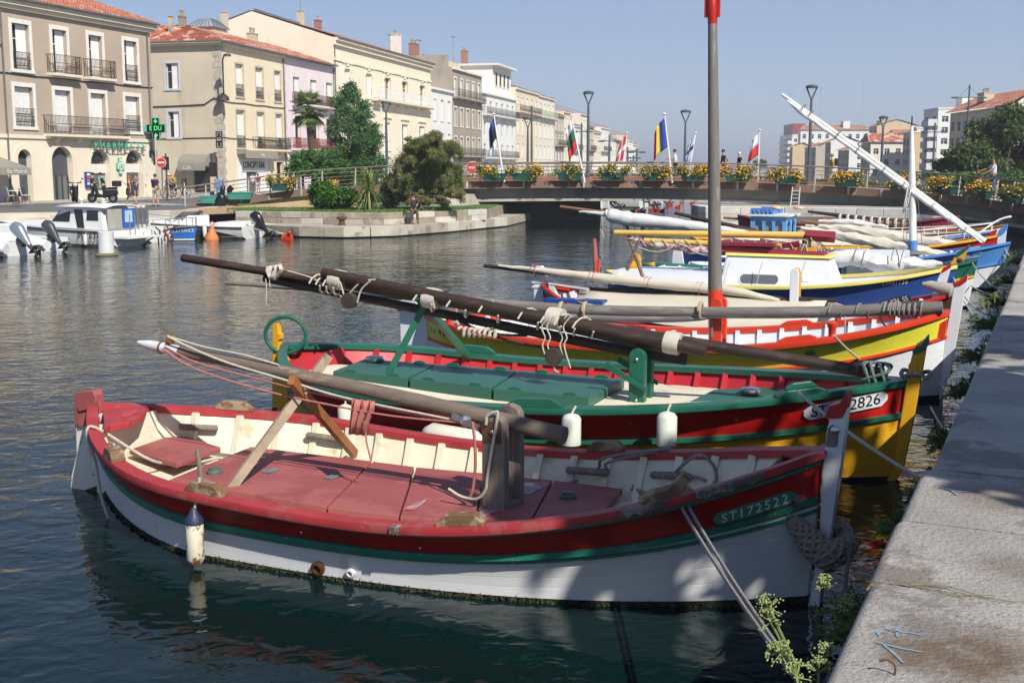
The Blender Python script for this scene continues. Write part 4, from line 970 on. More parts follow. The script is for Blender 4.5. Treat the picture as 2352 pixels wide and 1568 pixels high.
class Boat:
 def __init__(s,name,label,bow,hd,prm,group=None,cat='boat'):
  s.B,s.tb,s.ps,s.pb,s.tm,s.zm,s.zb,s.zs,s.u0,s.u1=prm;s.hd=hd
  s.bow=Vector((bow[0],bow[1],0));s.ub0=0.0;s.t=thing(name,label,cat,s.bow,hd,group)
  s.ax=Vector((math.cos(hd),math.sin(hd),0));s.lat=Vector((-s.ax.y,s.ax.x,0));s.camber=.06
 def w(s,u,v,z):return s.bow+s.ax*u+s.lat*v+Vector((0,0,z))
 def loc(s,p):q=Vector(p)-s.bow;return Vector((q.dot(s.ax),q.dot(s.lat),q.z))
 def cp(s,x,y,v=0.0):return s.loc(Pn(x,y,s.bow+s.lat*v,s.lat))
 def dk(s,x,y,z):return s.loc(Pz(x,y,z))
 def sheer(s,t):
  a=s.zm+s.zb*max(0,t-s.tm)**2/(1-s.tm)**2;return a+s.zs*max(0,s.tm-t)**2/s.tm**2
 def half(s,t,f):
  f_=max(0,min(1,f));g_=f_**2;ps=1+(s.ps-1)*(.6+.4*g_);pb=1+(s.pb-1)*(.55+.45*g_)
  e=1-(max(0,s.tb-t)/s.tb)**ps if t<s.tb else 1-(max(0,t-s.tb)/(1-s.tb))**pb
  k=.86+.14*f_**2.4 if f>=0 else max(.05,.86+.9*f)
  return max(.0,s.B*k*e)+.035
 def pt(s,t,f,side,off=0.0):
  sh=s.sheer(t);z=f*sh if f>=0 else f*.7
  ub=s.ub0+(s.u1-s.ub0)*min(1.2,max(-.5,z/max(.3,s.sheer(1))));us=s.u0+.12*(1-min(1,z/s.sheer(0)))
  return Vector((us+(ub-us)*t,side*(s.half(t,f)+off),z))
 def ts(s,n=44):return[.5-.5*math.cos(math.pi*i/n)for i in range(n+1)]
 def ring(s,f,off=0.0,dz=0.0):
  T=s.ts();g=f if callable(f)else(lambda t:f)
  a=[s.pt(t,g(t),-1,off)+Vector((0,0,dz))for t in T];b=[s.pt(t,g(t),1,off)+Vector((0,0,dz))for t in reversed(T)]
  return a+b
 def band(s,name,f0,f1,m,n=4,off=0.0,smooth=True,groove=.0):
  g0=f0 if callable(f0)else(lambda t:f0);g1=f1 if callable(f1)else(lambda t:f1)
  ks=[(k,off)for k in range(n+1)]
  if groove:
   ks=[(0,off)]
   for k in range(1,n):ks+=[(k-.07,off),(k-.02,off),(k,off-groove),(k+.02,off),(k+.07,off)]
   ks.append((n,off))
  rows=[s.ring((lambda t,k=k:g0(t)+(g1(t)-g0(t))*k/n),o_)for k,o_ in ks]
  return MB().grid(rows,closed=True).obj(name,m,s.t,smooth=smooth)
 def rail(s,name,f,h,d,m,dz=0.0):
  prof=[(0,-h/2),(d,-h*.38),(d,h*.38),(0,h/2)]
  return MB().grid([s.ring(f,o_,z_+dz)for o_,z_ in prof],closed=True).obj(name,m,s.t,smooth=True)
 def gunwale(s,name,m,w_=.13,th=.045,out=.045,rise=0.0):
  prof=[(-w_,-th),(out,-th),(out+.006,-th*.5),(out,0),(-w_,0)]
  rows=[s.ring(1.0,o_,z_+.012+rise)for o_,z_ in prof]+[s.ring(1.0,-w_,-th+.012+rise)]
  return MB().grid(rows,closed=True).obj(name,m,s.t,smooth=True)
 def zdeck(s,t,d,fl=.35):return s.zm-d+fl*(s.sheer(t)-s.zm)
 def inside(s,d,m_b,m_d,m_r=None,nrib=16,fl=.35,rib=(.06,.05),t0=.06,t1=.95):
  T=[t0+(t1-t0)*x for x in s.ts()]
  def ins(t,z,side,o=.05):
   f=z/s.sheer(t);p=s.pt(t,f,side,-o);p.z=z;return p
  rows=[]
  for z_ in(1.0,.5,0.0):
   rw=[]
   for side,TT in((-1,T),(1,list(reversed(T)))):
    for t in TT:
     zd=s.zdeck(t,d,fl);z=zd+(s.sheer(t)-.02-zd)*z_;rw.append(ins(t,z,side))
   rows.append(rw)
  MB().grid(rows,closed=True).obj('bulwark',m_b,s.t,smooth=True)
  rows=[]
  for t in T:
   zd=s.zdeck(t,d,fl);a=ins(t,zd,-1);b=ins(t,zd,1)
   rows.append([a.lerp(b,k/6)+Vector((0,0,s.camber*(1-(2*k/6-1)**2)))for k in range(7)])
  MB().grid(rows).obj('deck',m_d,s.t,smooth=True)
  if m_r:
   for i in range(nrib):
    t=t0+.04+(t1-t0-.08)*i/(nrib-1)
    for side in(-1,1):
     zd=s.zdeck(t,d,fl);MB().beam(ins(t,zd-.01,side,.05+rib[1]/2),ins(t,s.sheer(t)-.03,side,.05+rib[1]/2),rib[0],rib[1],up=(0,side,0)).obj('rib',m_r,s.t)
  s.ins=ins
 def stem(s,name,front,back,th,m,v=0.0):
  F=[s.cp(x,y)for x,y in front];Bk=[s.cp(x,y)for x,y in back]
  poly=[(p.x,p.z)for p in F]+[(p.x,p.z)for p in reversed(Bk)]
  return MB().prism(poly,lambda x,z:Vector((x,v-th/2,z)),lambda x,z:Vector((x,v+th/2,z))).obj(name,m,s.t,bevel=.008)
 def plate(s,name,pl,th,m,v=0.0,bevel=.006):
  poly=[(p.x,p.z)for p in(s.cp(x,y,v)for x,y in pl)]
  return MB().prism(poly,lambda x,z:Vector((x,v-th/2,z)),lambda x,z:Vector((x,v+th/2,z))).obj(name,m,s.t,bevel=bevel)
 def deckpoly(s,name,pl,z0,z1,m,bevel=.006,z=None):
  poly=[(p.x,p.y)for p in(s.dk(x,y,z1)for x,y in pl)]
  return MB().prism(poly,lambda x,y:Vector((x,y,z0)),lambda x,y:Vector((x,y,z1))).obj(name,m,s.t,bevel=bevel)
 def find(s,x,y,side=-1,t0=0.0,t1=1.0):
  best=None
  def pr(p):
   v=s.w(*p)-CAMP;f=v.dot(FW);return CX+FPX*v.x/f,CY-FPX*v.dot(UP)/f
  for i in range(81):
   for j in range(31):
    t=t0+(t1-t0)*i/80;f=-.1+1.15*j/30;q=pr(s.pt(t,f,side));e=(q[0]-x)**2+(q[1]-y)**2
    if best is None or e<best[0]:best=(e,t,f)
  _,t,f=best;st,sf=.01,.03
  for _ in range(40):
   for dt,df in((st,0),(-st,0),(0,sf),(0,-sf)):
    q=pr(s.pt(min(1,max(0,t+dt)),f+df,side));e=(q[0]-x)**2+(q[1]-y)**2
    if e<best[0]:best=(e,min(1,max(0,t+dt)),f+df)
   if best[1]==t and best[2]==f:st/=2;sf/=2
   t,f=best[1],best[2]
  return t,f
 def frame(s,t,f,side=-1):
  p=s.pt(t,f,side);du=(s.pt(min(1,t+.01),f,side)-s.pt(t-.01,f,side)).normalized();dz=(s.pt(t,f+.05,side)-s.pt(t,f-.05,side)).normalized()
  n=du.cross(dz).normalized()
  if n.y*side<0:n=-n
  return p,du,n.cross(du)if n.cross(du).z>0 else-n.cross(du),n
 def board(s,xa,ya,xb,yb,h,m,txt,mt,size,gap=None,name='number_board',m_s=None,nlet=None,side=-1,sp=1.0):
  a=s.find(xa,ya,side,.5);b=s.find(xb,yb,side,.5);N=14;rows=[];r=MB()
  def P(k,off,dv):
   t=a[0]+(b[0]-a[0])*k;f=a[1]+(b[1]-a[1])*k;p,du,up_,n=s.frame(t,f,side);return p+n*off+up_*dv,du,up_,n
  for k in range(N+1):
   u=k/N;hh=h/2*(1 if.05<u<.95 else.72 if.01<u<.99 else.3)
   rows.append([P(u,.004,-hh)[0],P(u,.022,-hh)[0],P(u,.022,hh)[0],P(u,.004,hh)[0]])
  o=r.grid(rows,closed=True);o.f+=[(0,1,2,3),tuple(len(o.v)-4+q for q in range(4))];o.m+=[0,0];o=o.obj(name,m,s.t)
  chars=[c for c in txt]
  for i,c in enumerate(chars):
   if c==' ':continue
   u=.08+.84*(i+.5)/len(chars);p,du,up_,n=P(u,.0225,0)
   text('letter',c,size,mt,o,basis(p,du,up_,n)@Matrix.Diagonal((sp,1,1,1)),.002)
  return o
def cleat(b,p,ln,d=None,m=None,h=.07,w_=.07,name='cleat'):
 d=Vector(d or(1,0,0)).normalized();e=Vector((-d.y,d.x,0))
 poly=[(-ln/2,0),(ln/2,0),(ln/2,h*.35),(ln*.3,h),(-ln*.3,h),(-ln/2,h*.35)]
 return MB().prism(poly,lambda x,z:Vector(p)+d*x-e*w_/2+Vector((0,0,z)),lambda x,z:Vector(p)+d*x+e*w_/2+Vector((0,0,z))).obj(name,m or M_wood,b.t,bevel=.006)
def spar(b,name,p,q,r0,r1,m,n=12,bow=0.0):
 P=sag(p,q,-bow,14);rr=[r0+(r1-r0)*i/14 for i in range(15)]
 rr=[r_*(1+.03*math.sin(i*2.3))for i,r_ in enumerate(rr)]
 return MB().tube(P,rr,n).obj(name,m,b.t,smooth=True)
def rope_thing(name,label,pts,r=.013,m=None,group=None,cat='rope',knots=()):
 P=smooth_path(pts,4);o=MB().tube(P,r,6)
 for k in knots:o.ball(k,r*2.6,8,5)
 P0=Vector(pts[0]);o=o.obj(name,m or M_rope,None,smooth=True)
 o.data.transform(Matrix.Translation(-P0));o.location=P0
 return tag(o,label,cat,group)
def wraps(b,p,q,r,fr,m,rr=.012,name='lashing',turns=1,slant=.4,fz=1.0):
 """rope turns round a spar at fractions fr of its length"""
 p,q=Vector(p),Vector(q);d=(q-p).normalized();a=d.cross(Vector((0,0,1))).normalized();c=a.cross(d)
 for f in fr:
  o=p.lerp(q,f);P=[o+d*(slant*r*2*(k/10-turns/2))+a*(math.cos(k*.628)*(r+rr))+c*(math.sin(k*.628)*(r*fz+rr))for k in range(int(10*turns)+1)]
  MB().tube(P,rr,5).obj(name,m,b.t,smooth=True)
def fender_thing(label,top,r,h,rope_to=None,m=None,m_cap=None,group='fenders hanging on the boats'):
 t=thing('fender',label,'fender',Vector(top)-Vector((0,0,h)),group=group)
 MB().lathe([(r*.15,0),(r*.7,.03*h),(r,.12*h),(r,.86*h),(r*.75,.95*h),(r*.2,h)],16).obj('body',m or M_fend,t,smooth=True)
 if m_cap:MB().lathe([(r*1.02,.80*h),(r*1.04,.88*h),(r*.55,1.0*h),(r*.3,1.1*h),(r*.1,1.13*h)],16).obj('cap',m_cap,t,smooth=True)
 if rope_to is not None:MB().tube([Vector((0,0,h*.98)),(Vector(rope_to)-t.location)*.5+Vector((0,0,h*.5)),Vector(rope_to)-t.location],.011,6).obj('rope',M_rope,t,smooth=True)
 return t
 # boat 1: red and white, in front
b=b1=Boat('wooden_boat','nearest red and white wooden boat with faded red deck hatches and a log spar',Pz(1885,1385),-.448,(1.25,.32,2.0,4.4,.53,.535,.56,.29,-6.72,-.02),'traditional boats moored bow to the quay');b.ub0=-.09
def sr(t):return.5+.15*max(0,(t-.5)/.5)**2
b.band('hull_bottom',-.45,.05,M_weed,4)
b.band('hull',.05,lambda t:sr(t),M_whull,4,groove=.0014);b.band('topside',lambda t:sr(t),.985,M_red,3,groove=.0011)
b.rail('rub_rail',lambda t:sr(t)+.035,.055,.035,M_greenr);b.rail('rub_rail',lambda t:sr(t)-.035,.03,.022,M_greenr)
b.rail('rail_strip',.965,.03,.03,M_greenr,dz=-.035)
b.gunwale('gunwale',M_redgun,.10,.06,.04)
b.camber=.045;b.inside(.28,M_cream,M_cream,M_cream,17,.42)
rw=np.random.default_rng(2);Vq=[]
for k in range(2600):
 t=rw.random();side=-1 if rw.random()<.75 else 1;p=b.pt(t,.04,side,.004);q=np.array(p);d=rw.normal(size=3)*.012;d2=rw.normal(size=3)*.014;d2[2]=-abs(d2[2])-.02
 q[2]=.0+.03*rw.random();Vq+=[q-d,q+d,q+d2]
stuff(quads_obj(np.array(Vq),'weed_fringe',M_weed,b.t,3))
b.stem('stem_post',[(1882,1420),(1893,1330),(1912,1220),(1932,1080),(1945,985),(1950,935)],[(1855,1420),(1872,1330),(1886,1220),(1893,1080),(1903,985),(1912,950),(1905,945)],.13,M_whull)
b.plate('stem_cap',[(1900,948),(1910,927),(1932,922),(1944,905),(1951,894),(1952,918),(1948,940),(1938,955),(1915,957),(1902,955)],.16,M_red)
pl=b.plate('bow_plate',[(1906,978),(1916,970),(1930,976),(1929,1015),(1925,1022),(1900,1020)],.145,mat('grey_metal_plate','6d6d6c',.5,.2,20,metal=.4));q=b.cp(1918,988,-.08);MB().ball(q,.03,10,6,(1,.5,1)).obj('bolt_eye',M_steel,b.t,smooth=True)
b.plate('breasthook',[(1845,1052),(1880,1030),(1903,1028),(1903,1042),(1860,1058)],.34,M_redgun,0)
b.stem('stern_post',[(262,1150),(252,1040),(243,950)],[(235,1150),(228,1040),(222,950)],.12,M_whull)
M_rud=paint('rudder_white','cfcbbf',rough=.6,var=.08,streak=('a8662f',(5,5,1.2),.52),wear2='7a5a38',w2s=7,w2t=.58)
rd=b.plate('rudder',[(182,978),(229,969),(232,1030),(240,1130),(200,1165),(166,1160),(172,1090),(184,1040)],.09,M_rud)
hd_=b.plate('rudder_head',[(179,907),(186,898),(222,895),(228,906),(229.5,968),(182,979)],.11,M_redfade)
for y in(932,968):
 q0=b.cp(181,y+5,-.065);q1=b.cp(229,y-4,-.065);MB().beam(q0,q1,.02,.05).obj('strap',M_redfade,rd)
b.plate('rudder_weed',[(166,1135),(241,1108),(243,1150),(200,1180),(160,1170)],.094,M_weed)
zz=.79
b.deckpoly('stern_knee',[(236,944),(262,930),(300,932),(336,938),(330,952),(296,968),(252,976),(240,985)],zz-.06,zz,M_redgun)
b.deckpoly('name_plate',[(284,947),(312,940),(318,945),(292,956),(277,955)],zz,zz+.012,paint('plate_red','b03a34'))
M_bare=mat('bare_wood','5f554a',.85,.3,8,bump=.6,bs=40,wear='8a8077',ws=9,wt=.5)
for t0_,t1_ in((.835,.875),(.90,.955),(.60,.612)):
 MB().grid([[b.pt(t0_+(t1_-t0_)*k/6,1,-1,o_)+Vector((0,0,z_))for o_,z_ in((.0,.0155),(.03+.012*math.sin(k*2),.0155),(.058,.008),(.059,-.03-.02*(k%2)))]for k in range(7)]).obj('worn_edge',M_bare,b.t)
hz=.40
pan=[[(388,1101),(576,1025),(853,1058),(748,1163)],[(752,1164),(857,1059),(951,1071),(915,1184)],[(919,1185),(956,1072),(1113,1086),(1088,1199)],[(1093,1199),(1117,1087),(1268,1102),(1212,1203)],[(1217,1203),(1273,1102),(1430,1122),(1378,1180),(1330,1202)]]
for i,pl in enumerate(pan):b.deckpoly('hatch_panel',pl,hz-.05,hz+.004*(i%2),M_redfade,.008)
b.deckpoly('hatch_panel',[(297,1032),(403,995),(507,1026),(406,1064)],.44,.485,M_redfade,.008)
M_peel=mat('peeled_paint','8c9092',.8,.2,10,wear='b4544f',ws=12,wt=.5)
b.deckpoly('peeled_patch',[(925,1168),(985,1143),(975,1152),(950,1170)],hz+.006,hz+.010,M_peel,0)
b.deckpoly('peeled_patch',[(1085,1183),(1130,1160),(1170,1150),(1180,1158),(1140,1172),(1110,1186)],hz+.006,hz+.010,M_peel,0)
b.deckpoly('peeled_patch',[(1195,1110),(1250,1105),(1262,1112),(1215,1135),(1190,1130)],hz+.006,hz+.010,M_peel,0)
M_patch=mat('lead_patch','6c6f70',.6,.2,12)
for pl in([(599,1082),(623,1073),(642,1075),(620,1085)],[(743,1096),(765,1088),(783,1090),(760,1099)]):b.deckpoly('lead_patch',pl,hz+.004,hz+.012,M_patch,0)
for x,y in((493,1081),(1304,1136)):
 q=b.dk(x,y,hz+.02);MB().lathe([(.07,-.02),(.07,.0),(.052,.012),(.05,.028),(.02,.03)],16,q).obj('deck_filler',mat('green_bronze','4f5a54',.5,.2,20),b.t,smooth=True)
q=b.cp(1150,1120);U=q.x+.02
for v_,top in((-.13,1.14),(.15,1.17)):
 wd=.098;poly=[(U-wd,.25),(U+wd,.25),(U+wd,top-.09)]+[(U+wd*math.cos(a),top-.09+.1*math.sin(a))for a in(.4,.9,1.57,2.2,2.75)]+[(U-wd,top-.09)]
 p_=MB().prism(poly,lambda x,z:(x,v_-.045,z),lambda x,z:(x,v_+.045,z)).obj('bitt_post',M_wood2,b.t,bevel=.012)
 if v_<0:
  MB().prism([(U-.075,top-.21),(U+.07,top-.21),(U+.07,top-.04),(U-.075,top-.04)],lambda x,z:(x,v_-.052,z),lambda x,z:(x,v_-.0455,z)).obj('bolt_plate',M_rust,p_);MB().ball((U,v_-.055,top-.12),.018,8,5).obj('bolt',M_steel,p_,smooth=True)
MB().box(U-.12,U+.12,-.08,.1,hz-.02,hz+.03).obj('bitt_step',M_wood2,b.t)
y0,y1=b.cp(318,786),b.cp(1298,1000);yt=y0 .lerp(y1,.115)
spar(b,'yard',yt,y1,.052,.066,M_wood,14,.02);MB().tube([y0,y0 .lerp(yt,.3),yt],[.018,.045,.055],12).obj('yard_tip',M_whull,b.t,smooth=True)
MB().tube([y0 .lerp(yt,.55),y0 .lerp(yt,.58)],.058,12).obj('yard_band',M_rust,b.t,smooth=True)
MB().beam(yt-Vector((.12,0,-.06)),yt-Vector((.09,0,-.13)),.05,.06).obj('yard_cleat',M_varn,b.t)
X=b.cp(698,893);F1=b.dk(527,1126,.36);F2=b.dk(808,1045,.36);M_plank=mat('oiled_plank','82705c',.75,.2,5,bump=.4,bs=30,wear='9a6a3c',ws=3,wt=.55)
MB().beam(F1,X+(X-F1)*.34,.055,.075).obj('crutch_leg',mat('pale_plank','9d8d78',.75,.2,5,bump=.4,bs=30,wear='8a6a45',ws=3,wt=.6),b.t)
MB().beam(F2+Vector((0,.05,0)),X+(X-F2)*.14+Vector((.0,-.07,0)),.055,.08).obj('crutch_leg',M_varn,b.t)
def cpr(*pts,v=0.0):return[b.cp(x,y,v)for x,y in pts]
MB().tube(smooth_path(cpr((385,772),(430,795),(520,832),(640,868),(760,905),(850,926),(960,948),(1070,970),v=-.07)),.011,6).obj('halyard',M_rope,b.t,smooth=True)
MB().tube(smooth_path(cpr((395,775),(470,797),(560,815),(640,838),v=-.03)),.010,6).obj('halyard',M_rope,b.t,smooth=True)
MB().tube(smooth_path(cpr((374,800),(430,838),(520,872),(640,905),(760,930),(900,955),(1075,972),v=-.10)),.009,6).obj('sheet_line',M_pinkr,b.t,smooth=True)
MB().tube(smooth_path(cpr((378,796),(450,832),(560,862),(700,897),(780,915),(900,942),(1000,960),v=-.05)),.009,6).obj('sheet_line',M_pinkr,b.t,smooth=True)
MB().tube(smooth_path(cpr((1085,968),(1090,1010),(1092,1060),(1088,1110),(1080,1140),(1066,1143),v=-.16)),.012,6).obj('rope_end',M_pinkr,b.t,smooth=True)
MB().tube(smooth_path(cpr((1116,975),(1120,955),(1138,946),(1142,960),v=-.19)+cpr((1120,1090),(1115,1125),(1095,1145),(1060,1140),(1030,1122),v=-.19)),.012,6).obj('rope_end',M_rope,b.t,smooth=True)
q=b.cp(1070,966,-.1);MB().beam(q-Vector((.12,0,-.03)),q+Vector((.12,0,-.05)),.03,.04).ball(q,.05,8,5).obj('jam_cleat',M_steel,b.t)
def cloth(b,name,px,v,m,th=.012,wav=.05,n=10):
 """cloth hung between a top edge and a bottom edge given as pixel pairs (left, right)"""
 rows=[]
 for k,(l_,r_)in enumerate(px):
  a,c=b.cp(*l_,v),b.cp(*r_,v);rows.append([a.lerp(c,j/n)+Vector((0,wav*math.sin(j*1.9+k*.5)*(1-.3*k/len(px)),0))for j in range(n+1)])
 return MB().grid(rows).obj(name,m,b.t,smooth=True,solid=th)
M_pinkc=mat('faded_red_cloth','a9685f',.9,.15,6,bump=.4,bs=25)
cloth(b,'cloth',[((808,916),(860,921)),((806,935),(858,940)),((803,962),(846,966)),((799,996),(842,1000))],-.10,M_pinkc,.012,.022)
MB().tube(smooth_path(cpr((840,990),(842,1015),(848,1040),(852,1058),v=-.1)),.008,5).obj('cloth_tie',M_pinkr,b.t,smooth=True)
def gpt(b,x,y,side):
 t,f=b.find(x,y,side);f=1.0;p=b.pt(t,1,side,-.03);p.z+=.012;d=b.pt(min(1,t+.02),1,side)-b.pt(max(0,t-.02),1,side);return p,d
M_blk=mat('worn_block','6e5238',.7,.25,8,bump=.4,bs=30,wear='8f7c64',ws=6,wt=.5)
for(x,y,side,ln)in((466,1118,-1,.34),(1054,1192,-1,.34),(1395,1030,1,.34),(541,952,1,.36)):
 p,d=gpt(b,x,y,side);cleat(b,p,ln,d,M_blk,.085,.10,'gunwale_block')
p,d=gpt(b,1530,1168,-1);cleat(b,p,.36,d,M_blk,.07,.11,'gunwale_block');e_=Vector((0,1,0));MB().beam(p+Vector((.05,-.02,.06)),p+Vector((.14,.02,.17)),.05,.07).obj('horn',M_blk,b.t)
p,d=gpt(b,253,1030,-1);cleat(b,p,.20,d,M_blk,.09,.12,'gunwale_block')
p,d=gpt(b,456,1112,-1);pin_top=p+Vector((-.03,0,.33));MB().tube([p+Vector((0,0,.05)),pin_top],.018,8).obj('thole_pin',M_wood2,b.t,smooth=True)
for x,y,ln in((560,985,.36),(758,1018,.42),(1378,1080,.42),(1592,1098,.40)):
 t,f=b.find(x,y,1);zc=b.dk(x,y,.42);tt=min(range(200),key=lambda k:abs(b.pt(k/199,.8,1).x-zc.x))/199
 p=b.pt(tt,.8,1,-.14);d=(b.pt(min(1,tt+.02),.8,1)-b.pt(max(0,tt-.02),.8,1)).normalized()
 MB().tube([p-d*ln/2,p-d*ln*.46,p+d*ln*.46,p+d*ln/2],[.02,.032,.032,.02],8).obj('bulwark_cleat',M_wood2,b.t,smooth=True)
for x,y,r_,mm in((733,1303,.055,mat('old_brass','6b4b2f',.4,.3,20,metal=.6)),(808,1313,.035,M_whull)):
 t,f=b.find(x,y);p,du,up_,n=b.frame(t,f);M4=basis(p+n*.002,du,up_,n)
 MB().lathe([(r_,0),(r_,.03),(r_*.6,.035),(r_*.55,.0)],16,(0,0,0)).xf(M4).obj('skin_fitting',mm,b.t,smooth=True)
for x,y in((693,1222),(965,1258),(1515,1268),(1625,1250),(938,1222)):
 t,f=b.find(x,y);p,du,up_,n=b.frame(t,f);MB().ball(p,.011,8,4).obj('bolt_head',M_steel,b.t,smooth=True)
b.board(1637,1192,1825,1135,.088,paint('board_green','3f7d63',rough=.6,wear='5c9079',ws=8,wt=.55),'ST172522',mat('letter_white','d8dcd6',.6,.05),.098)
t,f=b.find(1838,1146);p,du,up_,n=b.frame(t,f);MB().prism([(.05*math.cos(k*.785+.2)*(1+.3*(k%2)),.035*math.sin(k*.785))for k in range(8)],lambda x,z:p+du*x+up_*z,lambda x,z:p+du*x+up_*z+n*.006).obj('bare_patch',M_peel,b.t)
c0=b.w(*b.dk(560,1002,.42));P=[]
for k in range(60):
 a=k*.45;P.append(c0+Vector((math.cos(a)*(.30+.04*math.sin(k*1.3)),math.sin(a)*(.10+.02*math.sin(k)),.01+.0018*k+.012*math.sin(k*2.1))))
rope_thing('rope_coil','white rope in a loose heap on the far side deck of the nearest boat',P,.012,group=None,cat='rope')
W=lambda bb,x,y,z:bb.w(*bb.dk(x,y,z))
rope_thing('stern_line','white rope looped over the stern of the nearest boat and hanging into the water',[W(b,505,1050,.42),W(b,440,1064,.40),W(b,385,1065,.42),W(b,330,1048,.55),b.w(*b.pt(.085,1,-1,-.06))+Vector((0,0,.03)),b.w(*b.pt(.075,.97,-1,.06)),b.w(*b.pt(.075,.6,-1,.10)),b.w(*b.pt(.085,.25,-1,.15)),b.w(*b.pt(.10,-.12,-1,.18))],.013)
rope_thing('gunwale_line','thin white rope lying from the rudder to the aft gunwale block of the nearest boat',[b.w(*b.cp(222,998,-.1)),b.w(*b.cp(240,1012,-.3)),W(b,262,1020,.75)],.010)
ft,ff=b.find(457,1150);pf=b.w(*b.pt(ft,.78,-1,.10));gp_=b.w(*(p+Vector((0,0,0))))
M_fr=paint('rusty_fender','cfc6b2',rough=.6,wear='7d5632',ws=6,wt=.50,wear2='5d3b20',w2s=11,w2t=.56)
p,d=gpt(b,456,1112,-1)
fender_thing('rust stained white fender with a dark blue top hanging at the nearest boat\'s stern quarter',pf+Vector((0,0,-.02)),.068,.40,b.w(*(p+Vector((0,-.02,.12)))),M_fr,paint('fender_navy','27304a',rough=.5))
A1=b.w(*b.pt(b.find(1820,1190)[0],b.find(1820,1190)[1],-1,.03));A2=b.w(*b.cp(1905,1270,-.13));A3=b.w(*b.cp(1935,1255,.05))
rfd=thing('rope_fender','thick woven grey rope fender slung round the bow of the nearest boat','fender',A2)
P=smooth_path([A1-A2,(A1-A2)*.66+Vector((0,-.02,-.02)),(A1-A2)*.3+Vector((0,-.03,-.04)),Vector((0,-.02,0)),A3-A2+Vector((.03,0,.02)),A3-A2+Vector((.02,.12,.14))],10)
n_=len(P);rr=[.035+.085*math.sin(math.pi*min(1,(i/n_)*1.02)**.8)**1.0*(.65+.35*i/n_)for i in range(n_)]
fm=MB()
for ph in range(7):
 for dr in(-1,1):
  Q=[]
  for i in range(n_):
   d=(P[min(i+1,n_-1)]-P[max(i-1,0)]).normalized();a=d.cross(Vector((0,0,1))).normalized();c=a.cross(d);th=ph*2*math.pi/7+dr*i*.22
   Q.append(P[i]+(a*math.cos(th)+c*math.sin(th))*rr[i]*.88)
  fm.tube(Q,.017,5)
fm=fm.obj('woven_cover',mat('woven_rope','8a8274',.95,.2,30,bump=.6,bs=90),rfd,smooth=True);MB().tube(P,[r_*.85 for r_ in rr],10).obj('core',M_roped,rfd,smooth=True)
t,f=b.find(1806,1165);p0=b.w(*b.pt(t,f,-1,.01));MB().tube([p0-A2,A1-A2],.008,5).obj('lanyard',M_roped,rfd)
s0=W(b,1556,1148,.78);
for k,dx in((0,0),(1,.05)):
 rope_thing('mooring_line',('nearer' if k==0 else 'farther')+' strand of the double grey mooring rope of the nearest boat',sag(s0+Vector((dx,dx,0)),QP(.45+dx*.7,-.07,.95),.05),.0125,M_roped,'mooring lines to the quay')
rope_thing('bow_line','dark knotted rope from the near boat\'s bow across to the quay wall',[b.w(*b.cp(1920,1215)),b.w(*b.cp(1955,1224,.15)),QP(3.1,-.45,.42),QP(3.4,-.25,.60),QP(3.75,.0,.82)],.013,mat('wet_rope','5d5750',.9,.2,20),'mooring lines to the quay',knots=(QP(3.1,-.45,.42),))
lp=[W(b,1450,1125,.40),W(b,1470,1108,.45),W(b,1520,1115,.42),W(b,1570,1116,.42),W(b,1540,1100,.5),W(b,1600,1045,.85),W(b,1640,1070,.75),W(b,1640,1108,.6),W(b,1590,1095,.6),W(b,1545,1125,.42),W(b,1480,1132,.40),W(b,1455,1115,.42)]
rope_thing('rope_tangle','grey rope tangled round the forward bulwark cleat of the nearest boat',lp,.014,M_roped)
rope_thing('cleat_rope','grey rope knotted over the far gunwale of the nearest boat to a cleat',[W(b,1300,1110,.36),W(b,1340,1100,.38),W(b,1375,1075,.5),W(b,1392,1050,.66),b.w(*b.pt(.79,1,1,-.03))+Vector((0,0,.03)),W(b,1400,1060,.6),W(b,1398,1082,.5)],.013,M_roped)
# boat 2: green, red and yellow
b=b2=Boat('wooden_boat','green railed red and yellow wooden boat with green deck hatches and a dark spar bundle',Pz(2055,1100),-.410,(1.46,.32,3.1,3.0,.37,.69,.30,.22,-7.06,.06),'traditional boats moored bow to the quay')
M_yel=paint('boat_yellow','d09a1c',wear='c48c14',ws=1.2,wear2='8a6a30',w2s=10,w2t=.72);M_grn=paint('boat_green','1d5a47',rough=.35,wear2='4f8070',w2s=12,w2t=.69);M_grnd=paint('deck_green','2c5a4c',rough=.45,var=.08,wear='35655a',ws=2)
M_black=paint('antifoul_black','16181c');M_red2=paint('bright_red','ab1911',wear2='cf8d84',w2s=18,w2t=.74);M_redin=paint('bulwark_red','a5232a',rough=.5)
def sr2(t):return.50+.16*max(0,(t-.5)/.5)**2
b.band('hull_bottom',-.45,.04,M_black,3);b.band('hull',.04,sr2,M_yel,4,groove=.0014);b.band('topside',sr2,.985,M_red2,3,groove=.0011)
b.rail('rub_rail',sr2,.06,.04,M_grn);b.rail('rail_strip',.95,.03,.02,M_grn);b.gunwale('gunwale',M_grn,.14,.06,.05)
b.camber=.05;b.inside(.17,M_redin,M_cream,M_redin,18,.6)
b.stem('stem_post',[(2050,1110),(2075,1080),(2100,960),(2118,860),(2128,800),(2130,775)],[(2030,1110),(2052,1080),(2070,960),(2085,860),(2097,810),(2105,790)],.15,M_yel)
b.plate('stem_cap',[(2096,806),(2103,795),(2118,790),(2126,775),(2133,768),(2134,790),(2126,802),(2105,812)],.17,M_grn)
b.plate('bow_plate',[(2088,835),(2098,824),(2109,829),(2110,862),(2088,866)],.17,M_yel)
ring=b.cp(2103,858);P=[ring+Vector((.13*math.cos(a),.12*math.sin(a),.02*math.sin(a*3)))for a in[k*.42 for k in range(32)]]
